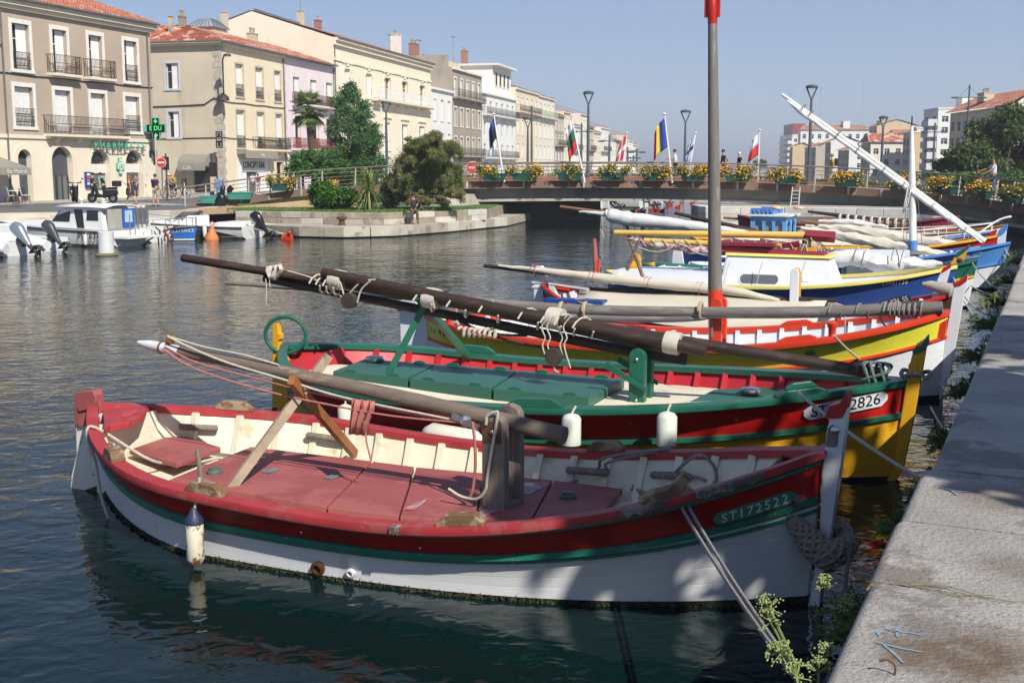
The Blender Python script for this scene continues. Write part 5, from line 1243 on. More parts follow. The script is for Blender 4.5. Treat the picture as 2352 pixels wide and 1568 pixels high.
rope_thing('rope_collar','pale rope wound round the yellow stem of the second boat',[b.w(*p)for p in P],.022,M_roped)
b.stem('stern_post',[(668,960),(664,850),(658,800)],[(642,960),(640,850),(640,800)],.10,M_yel)
b.plate('rudder',[(630,742),(641,742),(643,765),(648,766),(648,778),(643,782),(645,815),(650,1000),(629,1005),(630,815)],.08,M_yel)
b.plate('rudder_boot',[(628,935),(651,932),(651,1000),(628,1005)],.084,M_black)
rc=b.cp(656,769,0);rp=[rc+Vector((.25*math.cos(a),.0,.22*math.sin(a)))for a in[k*2*math.pi/24 for k in range(25)]]
M4=Matrix.Rotation(R(18),3,'Z');rp=[rc+M4@(p-rc)for p in rp];MB().tube(rp,.025,8,caps=False).obj('tiller_ring',M_grn,b.t,smooth=True)
hz0,hz1=.52,.69
for pl in([(765,852),(838,824),(1000,836),(936,868)],[(941,869),(1005,836.5),(1190,850),(1128,891)],[(1133,892),(1196,850.5),(1434,870),(1352,913)]):
 o=b.deckpoly('hatch',pl,hz0,hz1,M_grnd,.005)
 qs=[b.dk(x,y,hz1)for x,y in pl]
 for a,c in((qs[0],qs[3]),(qs[1],qs[2])):
  for f_ in(.22,.8):
   p=a.lerp(c,f_);d=(c-a).normalized();MB().prism([(.08*math.cos(k*math.pi/8),.035*math.sin(k*math.pi/8))for k in range(9)],lambda x,z:p+d*x+Vector((0,.02 if a is qs[0]else-.05,z)),lambda x,z:p+d*x+Vector((0,.05 if a is qs[0]else-.02,z))).obj('hatch_lug',M_grn,o)
b.deckpoly('fore_hatch',[(1583,922),(1640,894),(1800,886),(1815,900),(1700,918)],.58,.66,M_grnd,.008)
for x,y,z in((860,829,hz1+.01),(1724,903,.67)):
 q=b.dk(x,y,z);MB().lathe([(.10,0),(.11,.02),(.11,.05),(.08,.062),(.02,.066)],18,q).obj('deck_vent',M_steel,b.t,smooth=True)
q=b.cp(1475,900);U=q.x
for v_ in(-.16,.10):
 poly=[(U-.085,.42),(U+.085,.42),(U+.085,1.08)]+[(U+.085*math.cos(a),1.08+.085*math.sin(a))for a in(.4,.9,1.57,2.2,2.75)]+[(U-.085,1.08)]
 p_=MB().prism(poly,lambda x,z:(x,v_-.05,z),lambda x,z:(x,v_+.05,z)).obj('bitt_post',M_grn,b.t,bevel=.01)
 for zb_ in(1.05,.62):MB().ball((U,v_-.052,zb_),.02,8,5).obj('bolt',M_steel,p_,smooth=True)
for v_ in(-.24,.18):MB().beam((U-.33,v_,.98),(U+.12,v_,.74),.035,.07,w2=.03,h2=.04).obj('belaying_arm',M_grn,b.t)
b.plate('mast_plank',[(1492,798),(1580,812),(1576,838),(1494,826)],.05,mat('black_plank','1c1d20',.5,.2,5),-.02)
M_spar=mat('dark_brown_spar','33261f',.55,.3,4,bump=.3,bs=25,stretch=(1,5,5),wear='4a3529',ws=3,wt=.55)
a,c=b.cp(420,592),b.cp(2030,860);spar(b,'yard',a,c,.050,.062,M_spar,12)
a2,c2_=b.cp(742,626,-.14),b.cp(1622,806,-.14);spar(b,'spar',a2,c2_,.060,.066,M_spar,12)
a3,c3=b.cp(608,622,.05)+Vector((0,0,-.09)),b.cp(1480,800,.05)+Vector((0,0,-.06));spar(b,'spar',a3,c3,.05,.058,M_spar,12);spar(b,'spar',b.cp(780,640,-.04),b.cp(1560,806,-.04),.052,.06,M_spar,12)
mid=lambda f:a.lerp(c,f)+Vector((0,-.07,-.015))
M_cw=mat('canvas_wrap','b5ada0',.9,.1,10,bump=.3,bs=30)
for x,y in((778,640),(993,682),(1276,728),(1546,784)):
 p=b.cp(x,y,-.07)+Vector((0,0,-.015));d=(c-a).normalized();MB().tube([p-d*.08,p-d*.02,p+d*.08],[.142,.15,.143],14,flat=.80).obj('canvas_wrap',M_cw,b.t,smooth=True)
wraps(b,mid(0),mid(1),fz=.62,r=.15,fr=[(x-420)/1610 for x in(1085,1165,1240,1330,1380,1410,1450)],m=M_rope,rr=.012,turns=1,slant=.8);wraps(b,mid(0),mid(1),fz=.62,r=.145,fr=[(x-420)/1610 for x in(815,832,850)],m=M_rope,rr=.012,slant=.5)
def hang(b,pts,v,r=.010,m=None,name='hanging_rope'):return MB().tube(smooth_path([b.cp(x,y,v)for x,y in pts]),r,6).obj(name,m or M_rope,b.t,smooth=True)
hang(b,[(660,622),(690,630),(720,640),(755,662),(785,682)],-.12);hang(b,[(610,640),(612,665),(611,698)],-.1,.007);hang(b,[(619,640),(620,660)],-.1,.007)
hang(b,[(790,690),(815,660),(835,645),(862,642)],-.18);hang(b,[(820,695),(830,665),(850,645)],-.2);hang(b,[(775,632),(785,660),(790,680)],-.18)
for v_,x in((-.2,1250),(-.22,1262),(-.18,1290),(-.2,1300)):hang(b,[(x+12,725),(x-6,750),(x+2,775),(x-4,795),(x+10,815+(x%7)*6)],v_,.009)
hang(b,[(1262,800),(1268,830),(1275,850),(1284,855)],-.2,.008)
for x,y in((803,690),(1272,818)):
 p=b.cp(x,y,-.2);M3=Matrix.Rotation(R(30),3,'Y')
 k_=MB().lathe([(.02,-.05),(.09,-.045),(.095,-.02),(.05,0),(.095,.02),(.09,.045),(.02,.05)],14,p,M3@Matrix.Rotation(R(90),3,'X'));k_.obj('pulley_block',mat('old_block','3c332b',.6,.25,10),b.t,smooth=True)
cloth(b,'rag',[((612,612),(645,606)),((606,624),(650,618)),((612,632),(640,634)),((618,640),(632,644))],-.10,M_cw,.006,.03)
hang(b,[(1040,722),(1090,755),(1150,768),(1210,770)],-.05,.016,mat('black_rope','2a2826',.9,.2,20));hang(b,[(1020,720),(1110,762),(1200,790),(1290,800)],-.03,.016,MATS['black_rope'])
q=b.cp(1095,763,-.1);rope_thing('rope_knot','big pale rope knot tied on the cord below the dark spars of the second boat',[b.w(*(q+Vector((-.25+.02*k,.05*math.sin(k*2),.05*math.cos(k*2.0)+(.06 if k<3 else 0)))))for k in range(26)],.018)
rope_thing('yard_lashing','greenish rope lashing the dark yard to the second boat\'s foredeck',[b.w(*(b.cp(2008,858)+Vector((.03*(k%9)-.1,.11*math.cos(k*.9),.11*math.sin(k*.9)))))for k in range(26)],.016,mat('green_grey_rope','5d7068',.9,.2,20))
X=b.cp(972,706);F1=b.dk(878,886,.55);F2=b.dk(1092,836,.55)
MB().beam(F1,X+(X-F1)*.06,.06,.075).obj('crutch_leg',M_grn,b.t);MB().beam(F2,X+(X-F2)*.16+Vector((0,.08,0)),.06,.075).obj('crutch_leg',M_grn,b.t)
for x,y,side,ln in((1225,930,-1,.55),(1095,800,1,.5),(686,868,-1,.3)):
 p,d=gpt(b,x,y,side);cleat(b,p,ln,d,M_grn,.085,.08,'gunwale_block')
p,d=gpt(b,1838,902,-1);cleat(b,p,.5,d,M_grn,.06,.12,'gunwale_block');cleat(b,p+Vector((0,0,.06)),.3,d,M_grn,.06,.06,'cleat')
b.board(1845,948,2036,910,.155,mat('white_board','cfd2d4',.5,.06,6,wear='9aa0a0',ws=7,wt=.62),'ST   2826',mat('letter_black','14181c',.5,.05),.165)
for x in(1450,1690,1780):
 t,f=b.find(x,985-(x-1450)*.1);p,du,up_,n=b.frame(t,.78);MB().ball(p,.022,8,4,(1,.6,1)).obj('bolt_head',M_red2,b.t,smooth=True)
FL=['plump white fender on the near side of the second boat, left of two','plump white fender on the near side of the second boat, right of two','white fender hanging at the second boat\'s stern behind the pink cloth']
for(x,y,h_,r_),l_ in zip(((1332,965,.34,.092),(1550,975,.36,.095),(806,918,.34,.08)),FL):
 t,f=b.find(x,y);q=b.pt(t,.98 if x>1000 else.85,-1,r_+.05);p,d=gpt(b,x,y-30,-1)
 g=b.pt(t,1,-1,.02);fender_thing(l_,b.w(*q),r_,h_,b.w(*(g+Vector((0,0,.03)))),mat('pale_green_fender','c3c7b8',.5,.08,6,wear='a3a594',ws=6,wt=.62)if x>1000 else None)
t,f=b.find(1050,975);q=b.pt(t,.5,-1,.14)
t_=thing('fender','long pale fender lying along the second boat\'s yellow side beside the wooden post','fender',b.w(*q),b.hd-.06,'fenders hanging on the boats')
MB().lathe([(.02,-.36),(.06,-.33),(.115,-.24),(.12,.24),(.06,.33),(.02,.36)],16,(0,0,0),Matrix.Rotation(R(94),3,'Y')).obj('body',M_fend,t_,smooth=True)
s0=b.w(*(b.dk(1830,898,1.0)));e0=QP(5.55,-.06,.55)
rope_thing('mooring_line','twisted pale mooring rope from the second boat past the white stem to the quay',sag(s0,e0,.06),.016,M_rope,'mooring lines to the quay',knots=(e0,e0+Vector((-.05,.03,.04))))
rope_thing('black_rope_heap','dark rope lying on the far side deck of the second boat',[W(b,985+9*k+12*math.sin(k*1.7),822+5*math.sin(k*2.3)+k*.4,.60)for k in range(14)],.022,MATS['black_rope'])
# boat 3: yellow-green topside, white hull, tall mast
b=b3=Boat('wooden_boat','yellow-green and white wooden boat with bright red rails and the tall grey mast',Pz(2165,915),-.414,(1.04,.56,5.6,4.8,.44,.59,.59,.20,-7.70,.03),'traditional boats moored bow to the quay')
M_lime=paint('lime_yellow','cbc73e',rough=.35,wear='c0bc36',ws=1);M_org=paint('orange_red','c63a22',rough=.35,wear2='d6a79a',w2s=14,w2t=.70);M_wh3=paint('clean_white','cdcfd2',rough=.4,var=.04)
def sr3(t):return.47+.24*max(0,(t-.45)/.55)**2
b.band('hull_bottom',-.45,.05,M_black,3);b.band('hull',.05,sr3,M_wh3,4,groove=.0014);b.band('topside',sr3,.98,M_lime,3,groove=.0011)
b.rail('rub_rail',sr3,.045,.04,M_org);b.gunwale('gunwale',M_org,.10,.08,.055);b.inside(.34,M_wh3,M_wh3,M_wh3,20,.45)
b.stem('stem_post',[(2160,925),(2185,850),(2205,740),(2218,660),(2224,632)],[(2140,925),(2160,850),(2178,740),(2188,680),(2192,655)],.13,M_wh3)
b.plate('stem_cap',[(2188,652),(2205,645),(2217,633),(2224,630),(2221,645),(2207,655),(2193,658)],.15,M_red)
b.plate('hawse_plate',[(2122,775),(2150,745),(2178,730),(2172,770),(2150,782),(2118,792)],.32,M_org)
b.stem('stern_post',[(1000,815),(985,760),(982,712)],[(972,815),(960,760),(965,712)],.12,M_wh3)
b.plate('rudder',[(918,690),(956,686),(962,705),(968,760),(985,830),(925,830),(922,740)],.09,M_wh3);b.plate('rudder_band',[(916,706),(958,702),(958,710),(916,714)],.11,M_org)
q=b.cp(1646,787);U=q.x;zb_=q.z
top=b.cp(1636,-8);top.x+=0
base=Vector((U,0,.15));M_mast=mat('grey_mast_wood','6b6661',.75,.2,4,bump=.4,bs=18,stretch=(4,4,.5),wear='857f78',ws=2,wt=.55,wear2='3d3936',w2s=8,w2t=.66)
def along(z):return base.lerp(top,(z-base.z)/(top.z-base.z))
zr=b.cp(1646,665).z;zt=b.cp(1638,52).z
MB().tube([along(z)for z in np.linspace(zr,zt,9)],list(np.linspace(.098,.062,9)),14).obj('mast',M_mast,b.t,smooth=True)
MB().tube([along(.2),along(zr)],[.10,.10],14).obj('mast_foot',M_org,b.t,smooth=True)
MB().tube([along(zt-.02),along(zt+.10),along(zt+.14),along(zt+.36),along(zt+.40)],[.064,.068,.070,.070,.05],14).obj('mast_truck',M_red2,b.t,smooth=True)
MB().beam(along(zt+.2)+Vector((-.105,0,0)),along(zt+.2)+Vector((.105,0,0)),.06,.26).obj('masthead_sheave',M_red2,b.t)
zc_=b.cp(1650,688).z
for v_ in(-.14,.14):
 poly=[(U-.06,.2),(U+.11,.2),(U+.10,zc_-.05)]+[(U+.02+.08*math.cos(a_),zc_-.05+.09*math.sin(a_))for a_ in(.4,1.0,1.57,2.1,2.7)]+[(U-.06,zc_-.05)]
 MB().prism(poly,lambda x,z:(x,v_-.035,z),lambda x,z:(x,v_+.035,z)).obj('tabernacle_cheek',M_org,b.t,bevel=.008)
MB().beam((U-.02,-.19,b.cp(1645,735,-.19).z),(U-.02,-.2,b.cp(1645,775,-.2).z),.03,.03).obj('belaying_pin',M_wood2,b.t)
M_gsp=mat('grey_spar','6d6863',.8,.2,4,bump=.4,bs=20,stretch=(.6,5,5),wear='87817a',ws=3,wt=.55)
a,c=b.cp(518,650,-.25),b.cp(2165,706,-.25);am=b.cp(1350,712,-.25);ym=[a,b.cp(760,666,-.25),b.cp(1050,690,-.25),am,b.cp(1800,718,-.25),c]
ym=smooth_path(ym,4);MB().tube(ym,[.028+.052*min(1,i/len(ym)*2.2)for i in range(len(ym))],12).obj('yard',M_gsp,b.t,smooth=True)
sm=smooth_path([b.cp(1060,712,-.27),b.cp(1350,728,-.27),b.cp(1500,732,-.27),b.cp(1648,728,-.27)],4);MB().tube(sm,[.055]*(len(sm)-2)+[.045,.01],10).obj('spar',M_gsp,b.t,smooth=True)
for x in(1052,1290,1345,1610):
 p=b.cp(x,712 if x>1100 else 700,-.25);wraps(b,p-Vector((.3,0,0)),p+Vector((.3,0,0)),.10,[.5],mat('tan_webbing','a89a7c',.9,.1,20),.018,turns=1.2,slant=.1)
wraps(b,b.cp(2040,712,-.25),b.cp(2110,710,-.25),.085,[0,.15,.3,.45,.62,.8,1.0],M_roped,.013,turns=1.2,slant=.5);wraps(b,b.cp(1920,715,-.25),b.cp(1990,713,-.25),.085,[0,.9],M_roped,.011,slant=1)
MB().tube([b.cp(2075,706,-.25),b.cp(2120,705,-.25)],.084,12).obj('spar_wrap',mat('dark_tape','3b3b3d',.7),b.t,smooth=True)
hang(b,[(2018,720),(2030,745),(2060,762),(2085,755),(2100,735),(2110,712)],-.2,.012,M_roped);hang(b,[(1940,710),(1941,740),(1940,772)],-.3,.008)
for x,y,side,ln in((1625,811,-1,.4),(1830,797,-1,.5),(1060,752,-1,.3),(1830,745,1,.45)):
 p,d=gpt(b,x,y,side);cleat(b,p,ln,d,M_org,.06,.07,'gunwale_block')
for x,y,side in((1910,785,-1),(1925,738,1),(1285,755,1),(1030,745,-1)):
 p,d=gpt(b,x,y,side);MB().lathe([(.045,-.02),(.05,.1),(.065,.12),(.07,.17),(.03,.19)],12,p).obj('bollard',M_org,b.t,smooth=True)
t,f=b.find(1860,810);p,du,up_,n=b.frame(t,f);MB().ball(p,.05,10,6,(1.6,.5,.6)).obj('fairlead',mat('bronze_green','4d5a4a',.5,.2,10),b.t,smooth=True)
t,f=b.find(1004,750,-1);p,du,up_,n=b.frame(max(.03,t),.85);
lt='La Voilà'
for k,ch in enumerate(lt):
 t2=.022+.011*k;p,du,up_,n=b.frame(t2,.70);text('letter',ch,.13,mat('letter_black','14181c'),b.t,basis(p+n*.006,du,up_,n)@Matrix.Diagonal((.8,1,1,1)),.002)
s0=b.w(*(b.dk(1915,770,1.0)));rope_thing('mooring_line','pale rope from the lime boat\'s red bollard down towards the second boat\'s bow',sag(s0,b.w(*b.dk(2030,855,.25)),.06),.014,M_rope,'mooring lines to the quay')
rope_thing('mooring_line','thin line from the lime boat\'s white bow straight across to the quay wall',sag(b.w(*b.cp(2158,880)),QP(9.4,.0,.3),.03),.009,M_rope,'mooring lines to the quay')
rope_thing('mooring_line','pale line from the foot of the lime boat\'s bow down to the quay wall',sag(b.w(*b.cp(2130,920)),QP(6.9,.02,.45),.05),.013,M_rope,'mooring lines to the quay')
# boats 4 to 12
GB='traditional boats moored bow to the quay'
M_brnh=paint('brown_hull','4a2a20');M_blue=paint('royal_blue','2a4788',wear='3a5a98',ws=3);M_lblue=paint('light_blue','4a7cba',wear='5f8fc8',ws=2,wt=.58,wear2='9cb6d2',w2s=16,w2t=.70);M_navy=paint('dark_blue','21407c')
M_ylw=paint('pale_yellow','d9c96a',rough=.4);M_maroon=paint('maroon','7d2236',rough=.5);M_orng=paint('orange_yellow','d59a22');M_tarp=mat('beige_tarp','bdb5a3',.85,.06,1.5,bump=.25,bs=5);M_sail=mat('white_sailcloth','cccbc8',.85,.07,2,bump=1.0,bs=11,stretch=(.5,1,1))
M_sail2=mat('cream_sailcloth','c3bcab',.85,.1,2,bump=1.0,bs=11,stretch=(.5,1,1));M_cab=paint('cabin_white','cfd2d8',var=.04);M_gpane=glass_mat('grey_pane','5c5f63')
def hullset(b,fs,m_low,m_top,m_rail,m_gun,m_in,m_deck,nrib=12,dd=.3,bottom=None,rail=True,gw=.10):
 f=(lambda t:fs+.16*max(0,(t-.5)/.5)**2)
 b.band('hull_bottom',-.4,.05,bottom or M_black,3);b.band('hull',.05,f,m_low,4);b.band('topside',f,.985,m_top,4)
 if rail:b.rail('rub_rail',f,.05,.035,m_rail)
 b.gunwale('gunwale',m_gun,gw,.06,.045);b.inside(dd,m_in,m_deck,m_in if nrib else None,nrib,.45)
def furl(b,name,pts,rs,m,v=0.0,seed=1,flat=1.0,lump=.12):
 """furled sail: a lumpy cloth roll along a path of pixels"""
 rr=random.Random(seed);P=smooth_path([b.cp(x,y,v)for x,y in pts],6);k=len(P);q=[rs[min(len(rs)-1,int(i*len(rs)/k))]for i in range(k)]
 R_=[]
 for i in range(k):u=i/(k-1)*(len(rs)-1);j=min(len(rs)-2,int(u));R_.append((rs[j]+(rs[j+1]-rs[j])*(u-j))*(1+lump*math.sin(i*1.7+seed)+rr.uniform(-lump,lump)*.6))
 mb=MB().tube(P,R_,14,flat=flat)
 mb.v=[tuple(Vector(p)+Vector((0,.15*lump*math.sin(p[0]*9+p[2]*30),.15*lump*math.sin(p[0]*14+p[1]*20))))for p in mb.v]
 return mb.obj(name,m,b.t,smooth=True)
def pole(b,name,p,q,r0,r1,m,v=0.0,n=8):return MB().tube([b.cp(*p,v),b.cp(*p,v).lerp(b.cp(*q,v),.5),b.cp(*q,v)],[r0,(r0+r1)/2,r1],n).obj(name,m,b.t,smooth=True)
# boat 4
b=Boat('wooden_boat','dark brown boat with red rails under a beige tarpaulin, between the lime and blue boats',(7.0,18.5),-.40,(1.2,.42,4,3.6,.45,.42,.72,.52,-7.0,.15),GB)
hullset(b,.5,M_wh3,M_brnh,M_red2,M_red2,M_wh3,M_wh3,14)
b.stem('stem_post',[(2150,720),(2168,670),(2180,630),(2186,607)],[(2128,720),(2145,670),(2154,640),(2163,622)],.11,M_wh3);b.plate('stem_cap',[(2162,622),(2166,616),(2180,608),(2187,606),(2184,614),(2172,622),(2166,626)],.13,M_red2)
b.stem('stern_post',[(1290,700),(1275,660),(1268,640)],[(1262,700),(1262,660),(1262,640)],.10,M_wh3)
rd=b.plate('rudder',[(1228,618),(1234,611),(1245,610),(1252,618),(1254,680),(1262,730),(1222,730),(1228,690)],.09,M_wh3)
for y in(634,645,656):b.plate('rudder_band',[(1224,y),(1256,y),(1256,y+5),(1224,y+5)],.12,M_wh3)
b.board(2018,702,2090,683,.13,mat('black_board','232426',.4,.1,8),'ST 374 S5',mat('tin_letters','9a9c9c',.5),.12)
tz=[];N=10
for j in range(N+1):
 x=1332+(1900-1332)*j/N;y=664+24*j/N+3*math.sin(j*.9);r_=b.cp(x,y);t=(r_.x-b.u0)/(b.u1-b.u0);g=b.pt(t,1,-1,.04);h=b.pt(t,1,1,.04)
 tz.append([Vector((r_.x+.22*(1-j/N),g.y,g.z+.04)),Vector((r_.x+.12*(1-j/N),g.y*.55,r_.z*.62+g.z*.38-.02)),Vector((r_.x,0,r_.z)),Vector((r_.x+.12,h.y*.55,r_.z*.62+h.z*.38-.02)),Vector((r_.x+.22,h.y,h.z+.04))])
MB().grid(tz).obj('tarpaulin',M_tarp,b.t,smooth=True,solid=.01)
pole(b,'ridge_pole',(1310,662),(1920,690),.035,.035,M_spar)
pole(b,'yard',(1112,610),(1900,702),.035,.06,M_spar,-.05);furl(b,'furled_sail',[(1145,610),(1250,622),(1400,640),(1560,656),(1680,668),(1790,690)],[.02,.055,.085,.09,.08,.03],M_tarp,-.12,3,lump=.03)
for x in(1228,1362,1488,1606):wraps(b,b.cp(x-20,620+(x-1228)*.105,-.1),b.cp(x+20,624+(x-1228)*.105,-.1),.095,[.5],M_pinkr,.009,turns=1.3)
q=b.cp(1826,690);U=q.x;zt_=b.cp(1824,616).z
for v_,mm in((-.10,M_wh3),(.09,M_orng)):MB().prism([(U-.07,.3),(U+.07,.3),(U+.07,zt_-.08),(U+.04,zt_),(U-.04,zt_),(U-.07,zt_-.08)],lambda x,z:(x,v_-.04,z),lambda x,z:(x,v_+.04,z)).obj('bitt_post',mm,b.t,bevel=.008)
MB().tube([b.cp(2118,652,-.2),b.cp(2135,655,-.2),b.cp(2185,668,-.25),b.cp(2190,669,-.25)],[.03,.075,.12,.06],12).obj('log_fender',mat('pale_log','9f978a',.8,.15,4,bump=.4,bs=20),b.t,smooth=True)
MB().box(b.cp(1290,690).x,b.cp(1420,690).x,-.9,-.6,.60,.78).obj('side_bench',M_navy,b.t)
MB().tube([b.cp(1262,652,-.2),b.cp(1350,665,-.4)],[.05,.06],8,flat=.5).obj('tiller_board',mat('pale_grey_board','a5a29c',.7),b.t,smooth=True)
MB().beam(b.cp(1375,596,.2),b.cp(1372,640,.2),.05,.05).obj('pole_stub',M_org,b.t)
pole(b,'red_pole',(1365,548),(1370,640),.03,.07,M_redfade,.6)
for p,q in(((1450,560),(1478,640)),((1468,552),(1440,620))):pole(b,'crutch_pole',p,q,.03,.035,M_wood,.3)
# boat 5
b=Boat('cabin_sailboat','blue wooden boat with yellow gunwale, white cabin and maroon cabin roof',(8.15,21.9),-.40,(1.15,.45,4.5,3.4,.45,.80,.42,.10,-6.7,.15),GB)
hullset(b,.45,M_wh3,M_blue,M_ylw,M_ylw,M_cab,M_cab,0,.16)
b.stem('stem_post',[(2150,690),(2172,640),(2180,610)],[(2135,690),(2153,640),(2160,612)],.11,M_orng)
b.plate('rudder',[(1450,585),(1456,581),(1467,582),(1471,588),(1472,660),(1450,660)],.09,M_orng);b.plate('rudder_strap',[(1449,606),(1473,605),(1473,612),(1449,613)],.11,M_orng)
u0_,u1_=b.cp(1655,640,-.5).x,b.cp(1925,648,-.5).x;zc0=.72;zc1=b.cp(1750,588,-.45).z
cb=MB().hexa([(u0_,-.66,zc0),(u1_,-.5,zc0),(u1_,.5,zc0),(u0_,.66,zc0),(u0_+.1,-.54,zc1),(u1_-.22,-.40,zc1-.02),(u1_-.22,.40,zc1-.02),(u0_+.1,.54,zc1)]).obj('cabin',M_cab,b.t,bevel=.05)
MB().hexa([(u0_+.1,-.57,zc1+.004),(u1_-.16,-.43,zc1-.014),(u1_-.16,.43,zc1-.014),(u0_+.1,.57,zc1+.004),(u0_+.1,-.55,zc1+.05),(u1_-.18,-.41,zc1+.03),(u1_-.18,.41,zc1+.03),(u0_+.1,.55,zc1+.05)]).obj('cabin_trim',M_ylw,cb)
MB().hexa([(u0_-.1,-.42,zc1+.055),(u1_-.3,-.32,zc1+.04),(u1_-.3,.32,zc1+.04),(u0_-.1,.42,zc1+.055),(u0_-.1,-.40,zc1+.18),(u1_-.3,-.30,zc1+.09),(u1_-.3,.30,zc1+.09),(u0_-.1,.40,zc1+.18)]).obj('sliding_hatch',M_maroon,cb);MB().box(u0_-.15,u0_+1.0,-.46,.46,zc1+.185,zc1+.25).obj('hatch_cover',M_maroon,cb)
wa,wb_=b.cp(1700,640,-.62),b.cp(1786,640,-.62)
def cabpt(u,z):f=(u-u0_)/(u1_-u0_);g=(z-zc0)/(zc1-zc0);return Vector((u,-(.66-.16*f)+(.12-.02*f)*g,z))
z0,z1=b.cp(1745,652,-.62).z,b.cp(1745,631,-.62).z
def rrect(u0,u1,z0,z1,r):return[(u0+r,z0),(u1-r,z0),(u1,z0+r),(u1,z1-r),(u1-r,z1),(u0+r,z1),(u0,z1-r),(u0,z0+r)]
MB().prism(rrect(wa.x-.03,wb_.x+.03,z0-.03,z1+.03,.07),lambda u,z:cabpt(u,z)+Vector((0,.02,0)),lambda u,z:cabpt(u,z)+Vector((0,-.012,0))).obj('window_frame',M_cab,cb);MB().prism(rrect(wa.x,wb_.x,z0,z1,.05),lambda u,z:cabpt(u,z)+Vector((0,0,0)),lambda u,z:cabpt(u,z)+Vector((0,-.017,0))).obj('window',M_gpane,cb)
for x in(1663,1848):a_=b.cp(x,642,-.62);MB().prism([(a_.x-.06,a_.z-.05),(a_.x+.06,a_.z-.05),(a_.x+.06,a_.z+.05),(a_.x-.06,a_.z+.05)],lambda u,z:cabpt(u,z),lambda u,z:cabpt(u,z)+Vector((0,-.01,0))).obj('vent_grille',M_cab,cb)
MB().hexa([(u0_-2.2,-.62,.68),(u0_-.002,-.68,.68),(u0_-.002,.68,.68),(u0_-2.2,.62,.68),(u0_-2.2,-.58,.96),(u0_-.002,-.62,.98),(u0_-.002,.62,.98),(u0_-2.2,.58,.96)]).obj('cockpit_coaming',M_cab,b.t)
m_=b.cp(1852,586);MB().tube([(m_.x,0,zc1),(m_.x,0,b.cp(1850,540).z)],.09,10).obj('mast_stub',mat('brown_mast','5e4232',.6,.2,4),b.t,smooth=True)
MB().box(m_.x-.2,m_.x+.2,-.15,.15,zc1+.1,zc1+.16).obj('mast_step',M_orng,b.t)
M_ysp=paint('yellow_spar','d2b05a',rough=.4,var=.08)
spar(b,'yard',b.cp(1412,534),b.cp(1862,541),.055,.075,M_ysp,10);spar(b,'boom',b.cp(1480,552,-.08),b.cp(1800,566,-.08),.05,.055,M_ysp,10);MB().tube([b.cp(1798,566,-.08),b.cp(1836,560,-.08)],.07,10).obj('boom_jaw',M_maroon,b.t,smooth=True);MB().tube([b.cp(1850,540),b.cp(1918,545)],.11,4).obj('yard_block',M_maroon,b.t)
furl(b,'furled_sail',[(1440,548),(1530,564),(1640,576),(1740,574),(1830,572)],[.03,.07,.10,.09,.04],mat('maroon_white_sail','8a5a5c',.9,.3,3,wear='bdb6b2',ws=4,wt=.5),-.08,5)
for i in range(14):p=1470+i*26;MB().tube([b.cp(p,548,-.14),b.cp(p+14,566+i*.3,-.16)],.008,4).obj('lacing',M_rope,b.t)
hang(b,[(1560,552),(1600,580),(1645,588),(1690,578),(1720,560)],-.2,.01);hang(b,[(1450,560),(1500,578),(1540,570),(1560,553)],-.2,.01);hang(b,[(1650,570),(1740,562),(1846,550),(1850,575)],-.2,.01)
for k in range(4):hang(b,[(1842+k*2,560),(1836+k,580),(1842,598+k),(1850+k*2,590),(1850,562)],-.2-.02*k,.014)
for k in range(5):hang(b,[(1862+k*3,545),(1875+k*6,575),(1890+k*4,598)],-.1+.05*k,.01)
b.board(2026,702,2082,694,.02,M_blue,'ST441130',M_trim,.12)if False else None
for k,ch in enumerate('ST441130'):
 t,f=b.find(2028+k*7.6,652-k*.6);p,du,up_,n=b.frame(t,f);text('letter',ch,.115,M_trim,b.t,basis(p+n*.008,du,up_,n),.002)
for x in(1676,1752,1850):hang(b,[(x,600),(x-8,625),(x-14,652)],-.72,.008)
# boat 6
b=Boat('wooden_boat','dark green and yellow boat with a white furled sail, between the blue boats',(9.95,25.5),-.40,(1.15,.45,4,3.4,.45,.58,.48,.18,-7.4,.15),GB)
hullset(b,.5,M_wh3,M_grn,M_yel,M_grn,M_wh3,M_wh3,12)
b.stem('stem_post',[(2162,700),(2185,660),(2210,610),(2227,562)],[(2140,700),(2160,660),(2180,610),(2196,585)],.12,M_orng);b.plate('stem_cap',[(2194,588),(2200,578),(2218,569),(2226,561),(2226,570),(2212,582),(2198,592)],.14,M_grn)
p=b.cp(2205,598);MB().ball(p,.11,10,6,(1,.8,.8)).obj('stem_block',mat('old_block','3c332b'),b.t,smooth=True)
b.plate('rudder',[(1482,608),(1500,602),(1506,645),(1486,648)],.3,M_yel)
pole(b,'yard',(1690,588),(2185,612),.06,.07,M_spar,.0);furl(b,'furled_sail',[(1772,585),(1830,588),(1885,600),(1960,592),(2030,606),(2100,608),(2165,608)],[.10,.19,.24,.22,.25,.20,.08],M_sail,-.05,7,flat=.8,lump=.10)
for x in(1795,1880,1975,2062):wraps(b,b.cp(x-20,597,-.05),b.cp(x+20,599,-.05),.25,[.5],M_roped,.012,turns=1.2)
MB().beam(b.cp(1940,600),b.cp(1940,650),.07,.07).obj('bitt_post',M_grn,b.t)
for x in(1560,1620):p,d=gpt(b,x,615,-1);cleat(b,p,.3,d,M_grn)
b.deckpoly('hatch',[(1900,640),(1960,622),(2080,622),(2060,640)],.5,.62,M_wh3)
